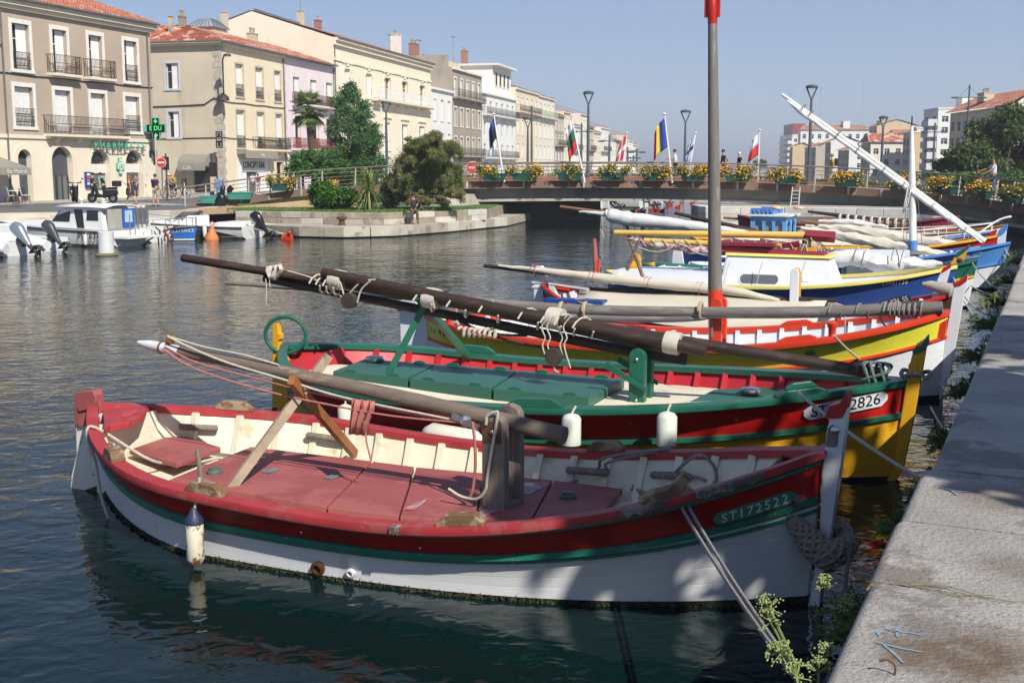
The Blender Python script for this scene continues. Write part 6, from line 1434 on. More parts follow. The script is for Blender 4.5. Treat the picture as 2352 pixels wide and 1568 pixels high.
# boat 7 : dinghy
b=Boat('dinghy','small varnished dinghy with white deck and white rudder beyond the dark green boat',(7.6,28.2),-.42,(.75,.5,4,3,.5,.60,.18,.08,-3.4,.1),GB)
hullset(b,.7,mat('varnish_hull','8a5228',.35,.2,4),MATS['varnish_hull'],M_wh3,M_wh3,M_wh3,M_wh3,0,.12,rail=False,gw=.2)
b.plate('rudder',[(1546,580),(1550,569),(1562,568),(1567,580),(1572,612),(1544,612)],.07,M_wh3)
# boat 8
b=Boat('wooden_boat','light blue and white boat with a white mast and a long white slanting yard',Pz(2290,665),-.44,(1.35,.42,4.5,3.2,.40,.60,.60,.24,-8.2,.25),GB)
hullset(b,.42,M_wh3,M_lblue,M_lblue,M_lblue,M_wh3,M_wh3,12)
b.stem('stem_post',[(2286,670),(2300,610),(2309,560),(2314,515)],[(2268,670),(2282,610),(2290,560),(2292,540)],.12,M_wh3);b.plate('stem_cap',[(2288,545),(2294,530),(2306,517),(2315,514),(2314,526),(2304,538)],.15,M_lblue)
for k,ch in enumerate('4810'):
 t,f=b.find(2226+k*7.5,581-k*1.0);p,du,up_,n=b.frame(t,f);text('letter',ch,.20,M_navy,b.t,basis(p+n*.03,du,up_,n),.002)
b.board(2190,588,2254,576,.30,paint('board_blue','84a9d4'),'',M_navy,.1)
mb_=b.cp(2097,575);mt_=b.cp(2094,290);MB().tube([mb_,mb_.lerp(mt_,.12),mb_.lerp(mt_,.6),mt_],[.105,.095,.08,.04],12).obj('mast',paint('mast_white','d2d4d0',rough=.4),b.t,smooth=True);MB().tube([mb_,mb_.lerp(mt_,.08)],.112,12).obj('mast_band',M_lblue,b.t,smooth=True)
MB().tube([mt_,mt_+Vector((0,0,.25))],.02,6).obj('mast_tip',M_spar,b.t)
M_ysl=paint('yard_white','d3d3cd',rough=.5)
ya,yb_=b.cp(1796,217),b.cp(2262,555);spar(b,'yard',ya,yb_,.04,.07,M_ysl,12,.03);furl(b,'furled_sail',[(1808,230),(1835,253),(1880,286),(1940,329),(2020,387),(2095,441),(2160,488),(2215,528),(2255,557)],[.015,.075,.055,.05,.05,.055,.055,.05,.02],M_sail,-.07,9,lump=.05)
for x,y in((1845,248),(1862,262),(1925,310),(1970,345),(2030,390),(2075,425),(2090,437),(2140,475),(2180,508),(2215,530)):
 p=b.cp(x,y,-.05);d=(yb_-ya).normalized();wraps(b,p-d*.2,p+d*.2,.105,[.5],M_roped,.011,turns=1.1,slant=.15)
for x in(2072,2080,2108,2120):hang(b,[(2094,330),((2094+x)/2,450),(x,585)],-.02 if x%4 else.3,.008,M_roped)
cloth(b,'pennant',[((2083,430),(2094,424)),((2078,455),(2090,450)),((2074,478),(2086,470)),((2072,490),(2076,488))],-.15,M_sail,.006,.03)
b.deckpoly('cabin_top',[(1935,598),(1965,572),(2090,574),(2070,598)],.55,.95,M_cab);MB().box(-4.9,-3.6,-.5,.5,.55,.86).obj('hatch',M_gpane,b.t)
furl(b,'furled_sail',[(1840,525),(1920,540),(2010,556),(2100,572),(2180,585)],[.06,.13,.15,.13,.05],M_sail2,.1,11)
for p,q in(((1612,600),(1655,560)),((1690,590),(1700,560))):pole(b,'oar',p,q,.03,.03,M_org,.3)
# boat 9
b=Boat('wooden_boat','yellow and red boat with cream furled sails, hidden behind the light blue boat',(13.3,32.6),-.44,(1.35,.42,4.5,3.2,.40,.65,.55,.3,-8.6,.2),GB)
hullset(b,.5,M_orng,M_red2,M_orng,M_orng,M_wh3,M_wh3,10)
b.stem('stem_post',[(2272,590),(2280,560),(2289,528)],[(2256,590),(2264,560),(2272,540)],.13,M_orng);b.plate('stem_cap',[(2270,542),(2276,532),(2290,526),(2288,538),(2278,546)],.15,M_red2)
pole(b,'yard',(1842,508),(2236,562),.06,.09,mat('tan_spar','7a5a42',.6,.2,4),.0);furl(b,'furled_sail',[(1880,520),(1960,528),(2050,545),(2140,556),(2215,564)],[.05,.15,.2,.16,.06],M_sail2,-.1,13)
b.deckpoly('cabin_top',[(1990,575),(2030,556),(2130,556),(2110,575)],.6,.9,mat('slate_hatch','54585f',.5))
# boat 10 motor sailer with rails
b=Boat('motor_sailer','cream motor sailer with white tube railings, moored last before the bridge',(14.5,35.5),-.46,(1.4,.45,4.5,3.2,.45,.62,.35,.12,-8.0,.2),GB)
M_crm=paint('cream_hull','d2cbb2',rough=.4)
hullset(b,.5,M_wh3,M_crm,M_crm,M_crm,M_crm,M_crm,0,.12)
MB().hexa([(-5.6,-.9,.6),(-2.0,-.65,.68),(-2.0,.65,.68),(-5.6,.9,.6),(-5.4,-.75,1.12),(-2.6,-.48,1.08),(-2.6,.48,1.08),(-5.4,.75,1.12)]).obj('cabin',M_crm,b.t,bevel=.06)
MB().hexa([(-2.58,-.46,.75),(-2.04,-.62,.75),(-2.04,.62,.75),(-2.58,.46,.75),(-2.55,-.44,1.04),(-2.48,-.44,1.04),(-2.48,.44,1.04),(-2.55,.44,1.04)]).obj('windscreen',M_gpane,b.t)
for side in(-1,1):
 for h_ in(.24,.46):
  P=[b.pt(t,1,side,-.06)+Vector((0,0,h_))for t in np.linspace(.3,.99,16)];MB().tube(P,.018,6).obj('guard_rail',M_trim,b.t,smooth=True)
 for t in np.linspace(.3,.97,9):p=b.pt(t,1,side,-.06);MB().tube([p,p+Vector((0,0,.46))],.016,6).obj('stanchion',M_trim,b.t,smooth=True)
P=[b.pt(.9,1,-1,-.1),b.pt(.97,1,-1,-.1)+Vector((.1,0,.5)),b.pt(1,1,-1,0)+Vector((.25,0,.62)),b.pt(.97,1,1,-.1)+Vector((.1,0,.5)),b.pt(.9,1,1,-.1)];MB().tube(smooth_path(P,5),.03,8).obj('pulpit',M_trim,b.t,smooth=True)
# boats 11, 12, 13 towards the pier
b=Boat('fishing_boat','boat with a sky blue arched-window wheelhouse near the stone pier',(15.4,38.4),-.46,(1.3,.45,4.5,3.2,.45,.60,.4,.2,-7.6,.2),GB)
hullset(b,.5,M_wh3,M_navy,M_wh3,M_lblue,M_wh3,M_crm,8)
M_sky=paint('sky_blue','5d95c8',rough=.4);p0,p1=b.cp(1724,530,-.7),b.cp(1806,530,-.7);z0=.5;z1=b.cp(1770,497,-.7).z
wh=thing('wheelhouse','','');bpy.data.objects.remove(wh)
ops=[]
for k in range(3):a_=p0 .x+.16+(p1 .x-p0 .x-.2)*k/3;ops.append((a_,a_+(p1 .x-p0 .x)/3-.16,z0+.32,z1-.14,True))
class Loc:pass
lb=Loc();lb.t=b.t
def turned(objs,M4):
 for o in objs:o.data.transform(M4)
wall_=wall(lb,p0 .x,p1 .x,z0,z1,ops,M_sky,'wheelhouse_side',.06,-.75);MB().box(p0 .x,p1 .x,-.66,-.655,z0+.3,z1-.1).obj('window',mat('pale_pane','808a90',.1),b.t)
o2=wall(lb,0,1.5,z0,z1,[(.15,.65,z0+.32,z1-.14,True),(.85,1.35,z0+.32,z1-.14,True)],M_sky,'wheelhouse_front',.06,0);o2 .data.transform(Matrix.Translation((p1 .x,-.75,0))@Matrix.Rotation(math.pi/2,4,'Z'))
MB().box(p1 .x-.12,p1 .x-.115,-.7,.7,z0+.3,z1-.1).obj('window',MATS['pale_pane'],b.t);MB().add([(p0 .x,-.75,z0),(p0 .x,.75,z0),(p0 .x,.75,z1),(p0 .x,-.75,z1)],[(0,1,2,3)]).add([(p0 .x,.75,z0),(p1 .x,.75,z0),(p1 .x,.75,z1),(p0 .x,.75,z1)],[(0,1,2,3)]).obj('wheelhouse_back',M_sky,b.t)
MB().box(p0 .x-.1,p1 .x+.12,-.85,.85,z1+.002,z1+.07).obj('roof',M_trim,b.t);rk=MB()
for y in(-.7,.7):rk.box(p0 .x,p1 .x-.5,y-.03,y+.03,z1+.22,z1+.28)
for k in range(6):x=p0 .x+(p1 .x-p0 .x-.5)*k/5;rk.box(x-.03,x+.03,-.73,.73,z1+.072,z1+.219)
rk.obj('roof_rack',M_lblue,b.t)
for k in range(2):MB().tube([(p0 .x+.7+k*.8+.16*math.cos(a_),.16*math.sin(a_),z1+.28)for a_ in[q*.5236 for q in range(13)]],.05,8,caps=False).obj('lifebuoy',paint('lifebuoy_orange','d2a184'),b.t,smooth=True)
pole(b,'derrick',(1550,489),(1735,532),.06,.1,M_spar,-1.0)
b=Boat('wooden_boat','red hulled boat under a dark cover beside the pier',(18.0,48.0),-.46,(1.3,.45,4,3,.45,.72,.4,.28,-9.0,.2),GB)
hullset(b,.5,M_red2,M_maroon,M_wh3,M_maroon,M_wh3,M_crm,0)
rows=[]
for k in range(9):
 t=.1+.75*k/8;s_=b.pt(t,1,-1);e_=b.pt(t,1,1);rows.append([s_+Vector((0,-.05,0)),s_.lerp(e_,.5)+Vector((0,0,.26*math.sin(math.pi*(k+.5)/9))),e_+Vector((0,.05,0))])
MB().grid(rows).obj('boat_cover',mat('dark_cover','55504a',.9,.2,2),b.t,smooth=True,solid=.02)
pole(b,'bowsprit',(1662,500),(1700,503),.05,.06,M_varn)
b=Boat('wooden_boat','boat under a long white furled sail whose brown yard reaches over the water',(14.9,37.0),-.46,(1.25,.45,4,3,.45,.55,.4,.2,-7.6,.2),GB)
hullset(b,.5,M_wh3,M_wh3,M_red2,M_varn,M_wh3,M_crm,8)
pole(b,'yard',(1287,475),(1760,540),.06,.12,mat('tan_spar','7a5a42'),0);furl(b,'furled_sail',[(1330,486),(1395,492),(1400,494),(1450,504),(1540,513),(1640,526),(1720,535)],[.03,.10,.24,.26,.20,.16,.06],M_sail,-.1,17,lump=.07)
for k in range(2):pole(b,'crutch_pole',(1437+k*40,500+k*10),(1448+k*22,560),.06,.06,M_wood,0)
hang(b,[(1380,495),(1381,520),(1386,545)],-.1,.02)
b=Boat('wooden_boat','boat carrying dark ringed spars wrapped in rope, in front of the pale pier wall',(17.6,42.6),-.46,(1.3,.45,4,3,.45,.62,.4,.2,-7.6,.2),GB)
hullset(b,.5,M_wh3,M_crm,M_red2,M_varn,M_wh3,M_crm,8)
pole(b,'yard',(1856,486),(2105,517),.05,.13,M_spar,-.2);s_=pole(b,'spar',(1890,503),(2100,518),.10,.10,mat('tan_spar','7a5a42'),-.3)
wraps(b,b.cp(1930,503,-.3),b.cp(2095,517,-.3),.12,[i/9 for i in range(10)],M_cw,.05,turns=1.1,slant=.1);furl(b,'furled_sail',[(1850,520),(1930,526),(2020,536),(2110,545)],[.06,.16,.18,.06],M_sail2,-.5,19)
furl(b,'furled_sail',[(1880,508),(1960,512),(2040,522)],[.05,.14,.05],M_sail,-.6,20)
l0,l1=Pz(1818,512,.9),None
ld=thing('ladder','aluminium ladder leaning against the bridge by the blue wheelhouse','ladder',Py(1822,500,60));q=Py(1829,430,63.5)-ld.location
for dx in(-.22,.22):MB().tube([(dx,0,0),q+Vector((dx*.9,0,0))],.03,6).obj('rail',mat('aluminium','b5b4ae',.5,.05),ld)
for k in range(1,8):MB().tube([q*(k/8)+Vector((-.22,0,0)),q*(k/8)+Vector((.22,0,0))],.016,6).obj('rung',mat('aluminium','b5b4ae'),ld)
for i,(s_,a_,z_,dr,r_)in enumerate((((7.05,18.45,1.1),13.2,.9,.2,.012),((8.2,21.8,1.0),15.4,.8,.25,.012),((9.95,25.4,1.0),18.5,.9,.2,.012),((9.95,25.4,.5),20.0,.8,.15,.012),((12.25,29.35,.9),26.0,.7,.15,.014),((12.25,29.35,1.1),27.5,.8,.2,.014),((13.4,32.5,.9),31,.8,.2,.014))):
 lab_=['the tarpaulin covered boat','the blue cabin boat','the dark green boat, upper line','the dark green boat, lower line','the light blue boat, lower line','the light blue boat, upper line','the yellow and red boat'][i]
 rope_thing('mooring_line','slack pale line to the quay from the bow of '+lab_,sag(s_,QP(a_,.0,z_),dr),r_,M_rope,'mooring lines to the quay')
 # moored motor boats on the left
GLB='small boats moored along the left quay'
M_grp=paint('gelcoat_white','d3d3cf',rough=.3,var=.04,streak=('b9b29c',(1,1,.3),.68));M_blk=paint('engine_black','15171a',rough=.25,var=.05);M_silv=paint('engine_silver','8d949c',rough=.3,metal=.5);M_dgrey=paint('dark_grey','3a3d40');M_tint=glass_mat('tinted_glass','231b1a')
class Motor:
 def __init__(s,name,label,tc,hd,L,B,h0,h1,m,strip=None,m_low=None):
  s.t=thing(name,label,'boat',(tc[0],tc[1],0),hd,GLB);s.L,s.B,s.h0,s.h1=L,B,h0,h1
  T=[i/16 for i in range(17)];rows=[]
  for t in T:rows.append([Vector((t*L+fx*(t>.6)*(t-.6),sg*hw,z))for sg,hw,z,fx in s.sec(t)])
  mb=MB().grid(rows);mb.f.append(tuple(range(len(rows[0]))));mb.m.append(0);mb.obj('hull',m,s.t,smooth=True)
  dk=MB().grid([[Vector((t*L+.35*max(0,t-.6),-s.w(t)+.02,s.h(t)-.03)),Vector((t*L+.35*max(0,t-.6),s.w(t)-.02,s.h(t)-.03))]for t in T]);dk.obj('deck',m,s.t)
  for sg in(-1,1):MB().tube([Vector((t*L+.35*max(0,t-.6),sg*(s.w(t)+.01),s.h(t)-.06))for t in T],.035,6).obj('rub_rail',strip or M_dgrey,s.t,smooth=True)
  MB().grid([[Vector((t*L+.1*max(0,t-.6),sg*s.w(t)*.90,z))for sg,z in((-1,.1),(-1,-.1),(1,-.1),(1,.1))]for t in T]).obj('waterline_growth',M_weed,s.t)
 def w(s,t):return max(.02,s.B/2*(1-max(0,(t-.4)/.6)**2.2))
 def h(s,t):return s.h0+(s.h1-s.h0)*t**1.6
 def sec(s,t):
  w_,h_=s.w(t),s.h(t);a=[(1,w_,h_,.35),(1,w_*.97,h_*.6,.25),(1,w_*.88,.1,.1),(1,.01,-.3+.25*t**3,0)]
  return[(-q[0],)+q[1:]for q in a]+[q for q in reversed(a[:-1])]
 def seat(s,x0,x1,y,z0,z1,m,name='console'):return MB().box(x0,x1,-y,y,z0,z1).obj(name,m,s.t,bevel=.06)
def outboard(parent,x,y,z,m,tilt=0.6,s=1.0,name='outboard_motor'):
 o=MB();prof=[(-.28,0,.16,.17),(-.30,.15,.26,.21),(-.24,.42,.30,.23),(-.05,.62,.26,.20),(.16,.62,.17,.15)]
 M4=Matrix.Translation((x,y,z))@Matrix.Rotation(tilt,4,'Y')@Matrix.Scale(s,4)
 rows=[[Vector((cx+a*math.cos(th),c*math.sin(th),zz))for th in[q*math.pi/6 for q in range(12)]]for cx,zz,a,c in((-.12,-.55,.09,.09),(-.14,-.30,.15,.13),(-.17,-.02,.22,.18),(-.19,.22,.28,.21),(-.17,.44,.28,.20),(-.12,.60,.20,.14),(-.1,.64,.03,.03))]
 b_=MB().grid(rows,closed=True).xf(M4).obj(name,m,parent,smooth=True)
 MB().tube([(-.12,0,-.5),(-.14,0,-.8),(-.16,0,-1.05)],[.10,.08,.06],8).tube([(.05,0,-1.0),(-.42,0,-1.0)],[.05,.07],8).box(-.4,.05,-.16,.16,-.80,-.77).xf(M4).obj('motor_leg',M_dgrey if m is not M_blk else M_blk,b_,smooth=True)
 k=MB()
 for q in range(3):a=q*2.094;k.obox((-.45,.1*math.cos(a),-1.0+.1*math.sin(a)),(.03,.12,.2),Matrix.Rotation(a,3,'X'))
 k.xf(M4).obj('propeller',M_dgrey,b_);MB().box(-.02,.14,-.12,.12,-.35,.05).xf(M4).obj('motor_bracket',M_blk,b_)
 return b_
HD=R(158)
m1=Motor('cabin_cruiser','white cabin cruiser with dark windows and blue framed aft window, lettered PV 630863',(-15.0,46.2),HD,6.4,2.1,.64,.88,M_grp)
ca=MB();z0,z1=.62,1.52;sec=lambda x,y,z:Vector((x,y,z))
ca.hexa([sec(1.5,-.92,z0),sec(4.6,-.72,z0+.1),sec(4.6,.72,z0+.1),sec(1.5,.92,z0),sec(1.75,-.78,z1),sec(3.75,-.68,z1),sec(3.75,.68,z1),sec(1.75,.78,z1)]);ca=ca.obj('cabin',M_grp,m1 .t,bevel=.05);ca.location.x=-1.1
MB().grid([[sec(x,y,z1+.03+.10*(1-(y/.9)**2)-.03*abs(x-2.7))for y in(-.9,-.45,0,.45,.9)]for x in(1.45,2.2,3.0,3.95)]).obj('cabin_roof',M_grp,ca,smooth=True,solid=.05)
def sidepane(x0,x1,x2,x3,zl,zh,sg,m=M_tint,nm='window'):
 y=lambda x,z:sg*(.93-.2*(x-1.5)/3.1-.14*(z-z0)/(z1-z0)+.012)
 return MB().add([(x0,y(x0,zl),zl),(x1,y(x1,zl),zl),(x2,y(x2,zh),zh),(x3,y(x3,zh),zh)],[(0,1,2,3)]).obj(nm,m,ca,solid=.02)
for sg in(-1,1):
 sidepane(3.35,4.28,3.88,3.3,.95,1.40,sg);sidepane(2.9,2.55,2.7,3.15,.72,1.44,sg,nm='door_opening');sidepane(1.85,2.45,2.45,1.9,1.02,1.40,sg)
MB().box(1.45,1.5,-.75,-.1,.7,1.45).obj('aft_frame',paint('blue_frame','2c56a4'),ca);MB().box(1.43,1.448,-.62,-.2,.92,1.38).obj('window',mat('blue_pane','9fb4c4',.1),ca);MB().box(1.46,1.5,-.05,.75,.7,1.45).obj('window',mat('curtain_pane','9a968c',.4),ca)
MB().hexa([sec(4.4,-.72,.7),sec(6.2,-.25,.78),sec(6.2,.25,.78),sec(4.4,.72,.7),sec(4.4,-.6,.97),sec(5.9,-.18,.95),sec(5.9,.18,.95),sec(4.4,.6,.97)]).obj('foredeck_cabin',M_grp,m1 .t,bevel=.05).location.x=-.8
for x in(2.2,3.3):MB().lathe([(.03,1.6),(.03,1.75),(.08,1.77),(.08,1.83),(.04,1.86)],10,(x,.1,0)).obj('roof_light',M_trim,ca,smooth=True)
MB().box(-.7,.0,-.9,.9,.34,.42).obj('swim_platform',M_grp,m1 .t)
for y in(-.7,.7):MB().beam((-.6,y,.34),(-.02,y,.02),.05,.05).obj('platform_stay',M_steel,m1 .t)
MB().box(-.3,-.1,-.95,-.75,.3,.62).obj('trim_box',M_grp,m1 .t)
for y in(-.3,.0):MB().tube([(-.05,y,.4),(-.05,y,1.25)],.02,6).obj('ladder_rail',M_steel,m1 .t)
P=[(.3,-.95,.62),(.3,-.95,.85),(1.3,-.95,.87),(1.35,-.95,.64)];MB().tube(P,.02,6).obj('grab_rail',M_steel,m1 .t)
for k,ch in enumerate('PV 630863'):
 if ch!=' ':text('letter',ch,.33,M_drk,m1 .t,basis((1.55-.19*k,m1 .w(.2)+.012,.43),(-1,0,0),(0,-.06,1),(0,1,.06)),.002)
P0=Vector((-15.0,46.2,0))
def ml(m,p):return wm(m.t)@Vector(p)
fender_thing('small cream fender hanging on the cabin cruiser side over the number',ml(m1,(1.15,1.17,.50)),.07,.42,ml(m1,(1.15,1.0,.66)))
pst=thing('mooring_pile','thick round white mooring pile standing in the water before the cabin cruiser','pile',Pz(245,587));MB().lathe([(.3,-1),(.3,.0),(.27,.1),(.27,.82),(.25,.84)],16).obj('pile',paint('pile_white','bdbdbb',rough=.5),pst,smooth=True);MB().lathe([(.34,-.1),(.4,.03),(.3,.10)],16).obj('weed_collar',mat('weed_ring','6b6747',.8,.3,8,bump=.8,bs=20),pst,smooth=True)
m0=Motor('motor_boat','white open motor boat with a large silver outboard at the left edge',(-17.2,41.1),HD,5.5,2.2,.5,.75,M_grp);outboard(m0 .t,-.15,.1,.62,M_silv,.8,.88)
for sg in(-1,1):MB().tube([(-.35,sg*.95,.3),(.6,sg*1.1,.42),(3.2,sg*1.15,.5),(4.6,sg*.75,.62)],[.18,.27,.28,.2],12).obj('float_tube',M_grp,m0 .t,smooth=True)
m0 .seat(1.6,2.4,.45,.5,1.1,M_grp);MB().tube([(2.3,-.9,.7),(2.3,-.9,1.1),(4.2,-.5,1.25),(4.6,0,1.2)],.02,6).obj('guard_rail',M_steel,m0 .t);m0 .seat(2.6,4.6,.6,.5,.95,M_grp,'cuddy')
MB().hexa([sec(2.38,-.4,1.1),sec(2.42,-.4,1.1),sec(2.42,.4,1.1),sec(2.38,.4,1.1),sec(2.1,-.35,1.4),sec(2.14,-.35,1.4),sec(2.14,.35,1.4),sec(2.1,.35,1.4)]).obj('windscreen',M_gpane,m0 .t)
m2=Motor('motor_boat','white motor boat with a tilted black and grey outboard left of the cabin cruiser',(-17.0,43.3),HD,5.2,1.9,.48,.7,M_grp);outboard(m2 .t,-.15,.1,.62,M_dgrey,.75,.82);m2 .seat(1.4,2.1,.4,.45,1.0,M_grp);m2 .seat(2.6,4.3,.6,.45,.85,M_grp,'cuddy')
m3=Motor('motor_boat','small white boat with green bottom and rusty gear at its stern, beside the blue boat',(-14.55,48.8),HD,4.8,1.7,.62,.8,M_grp,M_dgrey)
g_=MB();rr=random.Random(3)
for k in range(14):p=Vector((-.25+rr.uniform(-.15,.1),rr.uniform(-.5,.4),rr.uniform(.15,.6)));g_.tube([p,p+Vector((rr.uniform(-.3,.1),rr.uniform(-.3,.3),rr.uniform(-.5,.2)))],.035,5)
stuff(g_.obj('rusty_gear',M_rust,m3 .t));MB().box(-.02,.0,.55,.82,.32,.55).obj('blue_panel',paint('blue_frame','2c56a4'),m3 .t)
cb=MB().hexa([sec(1.0,-.7,.6),sec(2.8,-.6,.64),sec(2.8,.6,.64),sec(1.0,.7,.6),sec(1.2,-.6,1.5),sec(2.4,-.5,1.5),sec(2.4,.5,1.5),sec(1.2,.6,1.5)]).obj('cabin',paint('beige_cabin','bdb8a4'),m3 .t,bevel=.04)
for sg in(-1,1):MB().hexa([sec(1.45,sg*.685,.9),sec(2.4,sg*.625,.9),sec(2.4,sg*.60,.9),sec(1.45,sg*.66,.9),sec(1.45,sg*.62,1.4),sec(2.25,sg*.57,1.4),sec(2.25,sg*.54,1.4),sec(1.45,sg*.59,1.4)]).obj('window',M_tint,cb)
MB().box(.98,1.0,-.5,.5,.75,1.4).obj('doorway',M_gpane,cb)
for y in(-.3,0,.3):MB().tube([(.9,y,.6),(.95,y,1.48)],.03,6).obj('post',M_steel,m3 .t)
b=Boat('wooden_boat','bright blue double ended boat lettered PLAISANCE on its bow',Pz(446,553),HD-math.pi,(.95,.45,4,3,.45,.50,.14,.08,-5.0,.18),GLB);b.hd=HD-math.pi
M_brb=paint('bright_blue','2668b4',wear='2f78c4',ws=3)
b.band('hull_bottom',-.4,.05,M_weed,3);b.band('boot_top',.05,.14,M_trim,1);b.band('hull',.14,.9,M_brb,5);b.band('sheer_strake',.9,.985,M_dgrey,1);b.gunwale('gunwale',M_gut,.08,.05,.04);b.inside(.2,M_crm,M_crm)
for k,ch in enumerate('PLAISANCE'):
 p,du,up_,n=b.frame(.84+.018*k,.70);text('letter',ch,.20,M_trim,b.t,basis(p+n*.012,du,up_,n),.002)
for side in(-1,1):
 MB().tube([b.pt(t,1,side,-.05)+Vector((0,0,.36))for t in np.linspace(.6,.99,8)],.018,6).obj('guard_rail',M_steel,b.t,smooth=True)
 for t in np.linspace(.6,.99,5):p=b.pt(t,1,side,-.05);MB().tube([p,p+Vector((0,0,.36))],.015,6).obj('stanchion',M_steel,b.t)
m4=Motor('speed_boat','white and black speed boat with windscreen and a big black outboard',(-11.3,51.6),R(165),6.3,2.2,.55,.75,M_grp,M_dgrey)
for sg in(-1,1):MB().grid([[Vector((t*m4 .L,sg*(m4 .w(t)*(.90+.075*q)+.015),.12+.3*q*(min(1,max(.0,(t-.02)*4)))))for q in(0,.5,1)]for t in[.03+.06*k for k in range(14)]]).obj('hull_flash',M_dgrey,m4 .t,smooth=True)
outboard(m4 .t,-.2,.0,.62,M_blk,.7,.85);outboard(m4 .t,-.15,-.55,.7,M_blk,-.1,.8,'auxiliary_motor')if False else None
m4 .seat(2.4,3.2,.5,.5,.98,M_grp);m4 .seat(3.2,5.4,.7,.5,.82,M_grp,'foredeck');m4 .seat(.5,1.4,.8,.45,.72,M_grp,'stern_seat')
MB().grid([[Vector((3.1-.5*math.cos(a)*1.0+.4,.8*math.sin(a),.83))for a in np.linspace(-1.5,1.5,9)],[Vector((2.75-.5*math.cos(a)+.3,.72*math.sin(a),1.15))for a in np.linspace(-1.5,1.5,9)]]).obj('windscreen',mat('smoke_screen','5d555c',.1),m4 .t,smooth=True,solid=.012)
MB().tube([(2.55+.02,.18*math.cos(a),1.0+.14*math.sin(a))for a in[q*.5236 for q in range(13)]],.02,6,caps=False).obj('steering_wheel',M_blk,m4 .t)
MB().tube([(3.4,-.9,.65),(3.5,-.85,.95),(5.6,-.5,1.08),(6.5,0,1.1),(5.6,.5,1.08),(3.5,.85,.95)],.018,6).obj('bow_rail',M_steel,m4 .t,smooth=True)
fender_thing('long white fender hanging on the black flank of the speed boat',ml(m4,(1.7,1.22,.56)),.09,.5,ml(m4,(1.7,1.05,.62)))
def buoy(label,p,s_,m,tilt):
 t=thing('mooring_buoy',label,'buoy',p,.4,'orange mooring buoys',rot=(tilt,tilt*.6,0));MB().lathe([(.05,-.25),(.22,-.2),(.3,-.02),(.27,.14),(.14,.34),(.07,.55),(.05,.62)],14).xf(Matrix.Scale(s_,4)).obj('float',m,t,smooth=True)
 MB().tube([(.07*math.cos(a)*s_,0,(.68+.07*math.sin(a))*s_)for a in[q*.5236 for q in range(13)]],.022*s_,5,caps=False).obj('eye',m,t);return t
M_by1=paint('buoy_faded','c67a48',rough=.5);M_by2=paint('buoy_orange','dc4a1c',rough=.5)
buoy('faded orange pear buoy floating beside the blue boat',Pz(486,551),1.05,M_by1,.2);buoy('bright orange buoy on two ropes right of the speed boat',Pz(659,550),.95,M_by2,.9)
for k,q in enumerate(((-.1,-.6,.48),(-.1,.5,.48))):rope_thing('buoy_line','pale line from the speed boat stern to the orange buoy, '+('upper one' if k else 'lower one'),sag(ml(m4,q),Pz(655,545)+Vector((0,0,.15)),.03),.018,M_rope)
rb=random.Random(12)
for k in range(9):
 x=1388+k*17+rb.uniform(-4,4);p=Pz(x,480-k*1.1+rb.uniform(-3,3));p.z=0
 lbk='white moored motor boat beyond the bridge, '+['beside the dark abutment','second from the abutment','third from the abutment','fourth from the abutment','fifth from the abutment','sixth, amid outboards','seventh, amid outboards','last but one','last before open water'][k]
 q=Motor('motor_boat',lbk,(p.x,p.y),HD+rb.uniform(-.1,.1),5+rb.random(),1.9,.75,1.0,M_grp);q.t['group']='white boats moored beyond the bridge'
 if k%2==0:q.seat(1.5,3.2,.6,.7,1.5+.4*rb.random(),M_grp,'cabin')
 else:q.seat(1.8,2.4,.4,.7,1.5,M_grp)
 outboard(q.t,-.15,0,.7,[M_blk,M_silv,M_dgrey][k%3],.6+.3*rb.random(),.9)
for k,(x,y)in enumerate(((1452,489),(1470,486),(1476,490),(1498,484),(1508,485),(1520,487),(1538,472),(1556,478),(1566,466),(1590,468))):
 d=('first, left end','second','third, lowest','fourth','fifth, reddish','sixth','seventh, beside an outboard','eighth','ninth, small','tenth, right end')[k]
 buoy('small orange buoy afloat beyond the bridge: '+d+' of the row',Pz(x,y),.75,M_by1 if k%3==2 else M_by2,.9)
 # trees and shrubs
rg=np.random.default_rng(11)
def blobs_in(c,r,n,seed,rmin=.28,rmax=.45):
 q=np.random.default_rng(seed);out=[]
 for i in range(n):
  d=q.normal(size=3);d/=np.linalg.norm(d);f=q.random()**.45*.8;s_=q.uniform(rmin,rmax)
  out.append((c[0]+d[0]*r[0]*f,c[1]+d[1]*r[1]*f,c[2]+d[2]*r[2]*f,r[0]*s_,r[1]*s_,r[2]*s_))
 return out
def limbs(t,m,base_r,h,tips,seed=1,name='trunk'):
 q=random.Random(seed);mb=MB();mb.tube(smooth_path([(0,0,-.1),(q.uniform(-.1,.1),q.uniform(-.1,.1),h*.5),(q.uniform(-.15,.15),0,h)],4),[base_r*(1-.45*i/8)for i in range(9)],9)
 for tp in tips:
  a=Vector((0,0,h*q.uniform(.6,.98)));b_=Vector(tp);mid_=a.lerp(b_,.5)+Vector((q.uniform(-.2,.2),q.uniform(-.2,.2),.1));mb.tube(smooth_path([a,mid_,b_],3),[base_r*.5,base_r*.42,base_r*.36,base_r*.28,base_r*.2,base_r*.12,base_r*.08],6)
 return mb.obj(name,m,t,smooth=True)
M_bark=mat('tree_bark','5b4c3e',.9,.25,4,bump=.8,bs=14)
L_dark=leaf_mat('leaf_dark','2a4a22','62844a',.25,.9);L_gloss=leaf_mat('leaf_glossy','1c3d12','4f7d24',.2,1.6,.4);L_tam=leaf_mat('leaf_tamarisk','5f773f','9a8f60',.45,.8);L_olive=leaf_mat('leaf_olive','2c4220','66743f',.3,.7);L_lav=leaf_mat('leaf_mid','2b5220','5d8a36',.3,1.2)
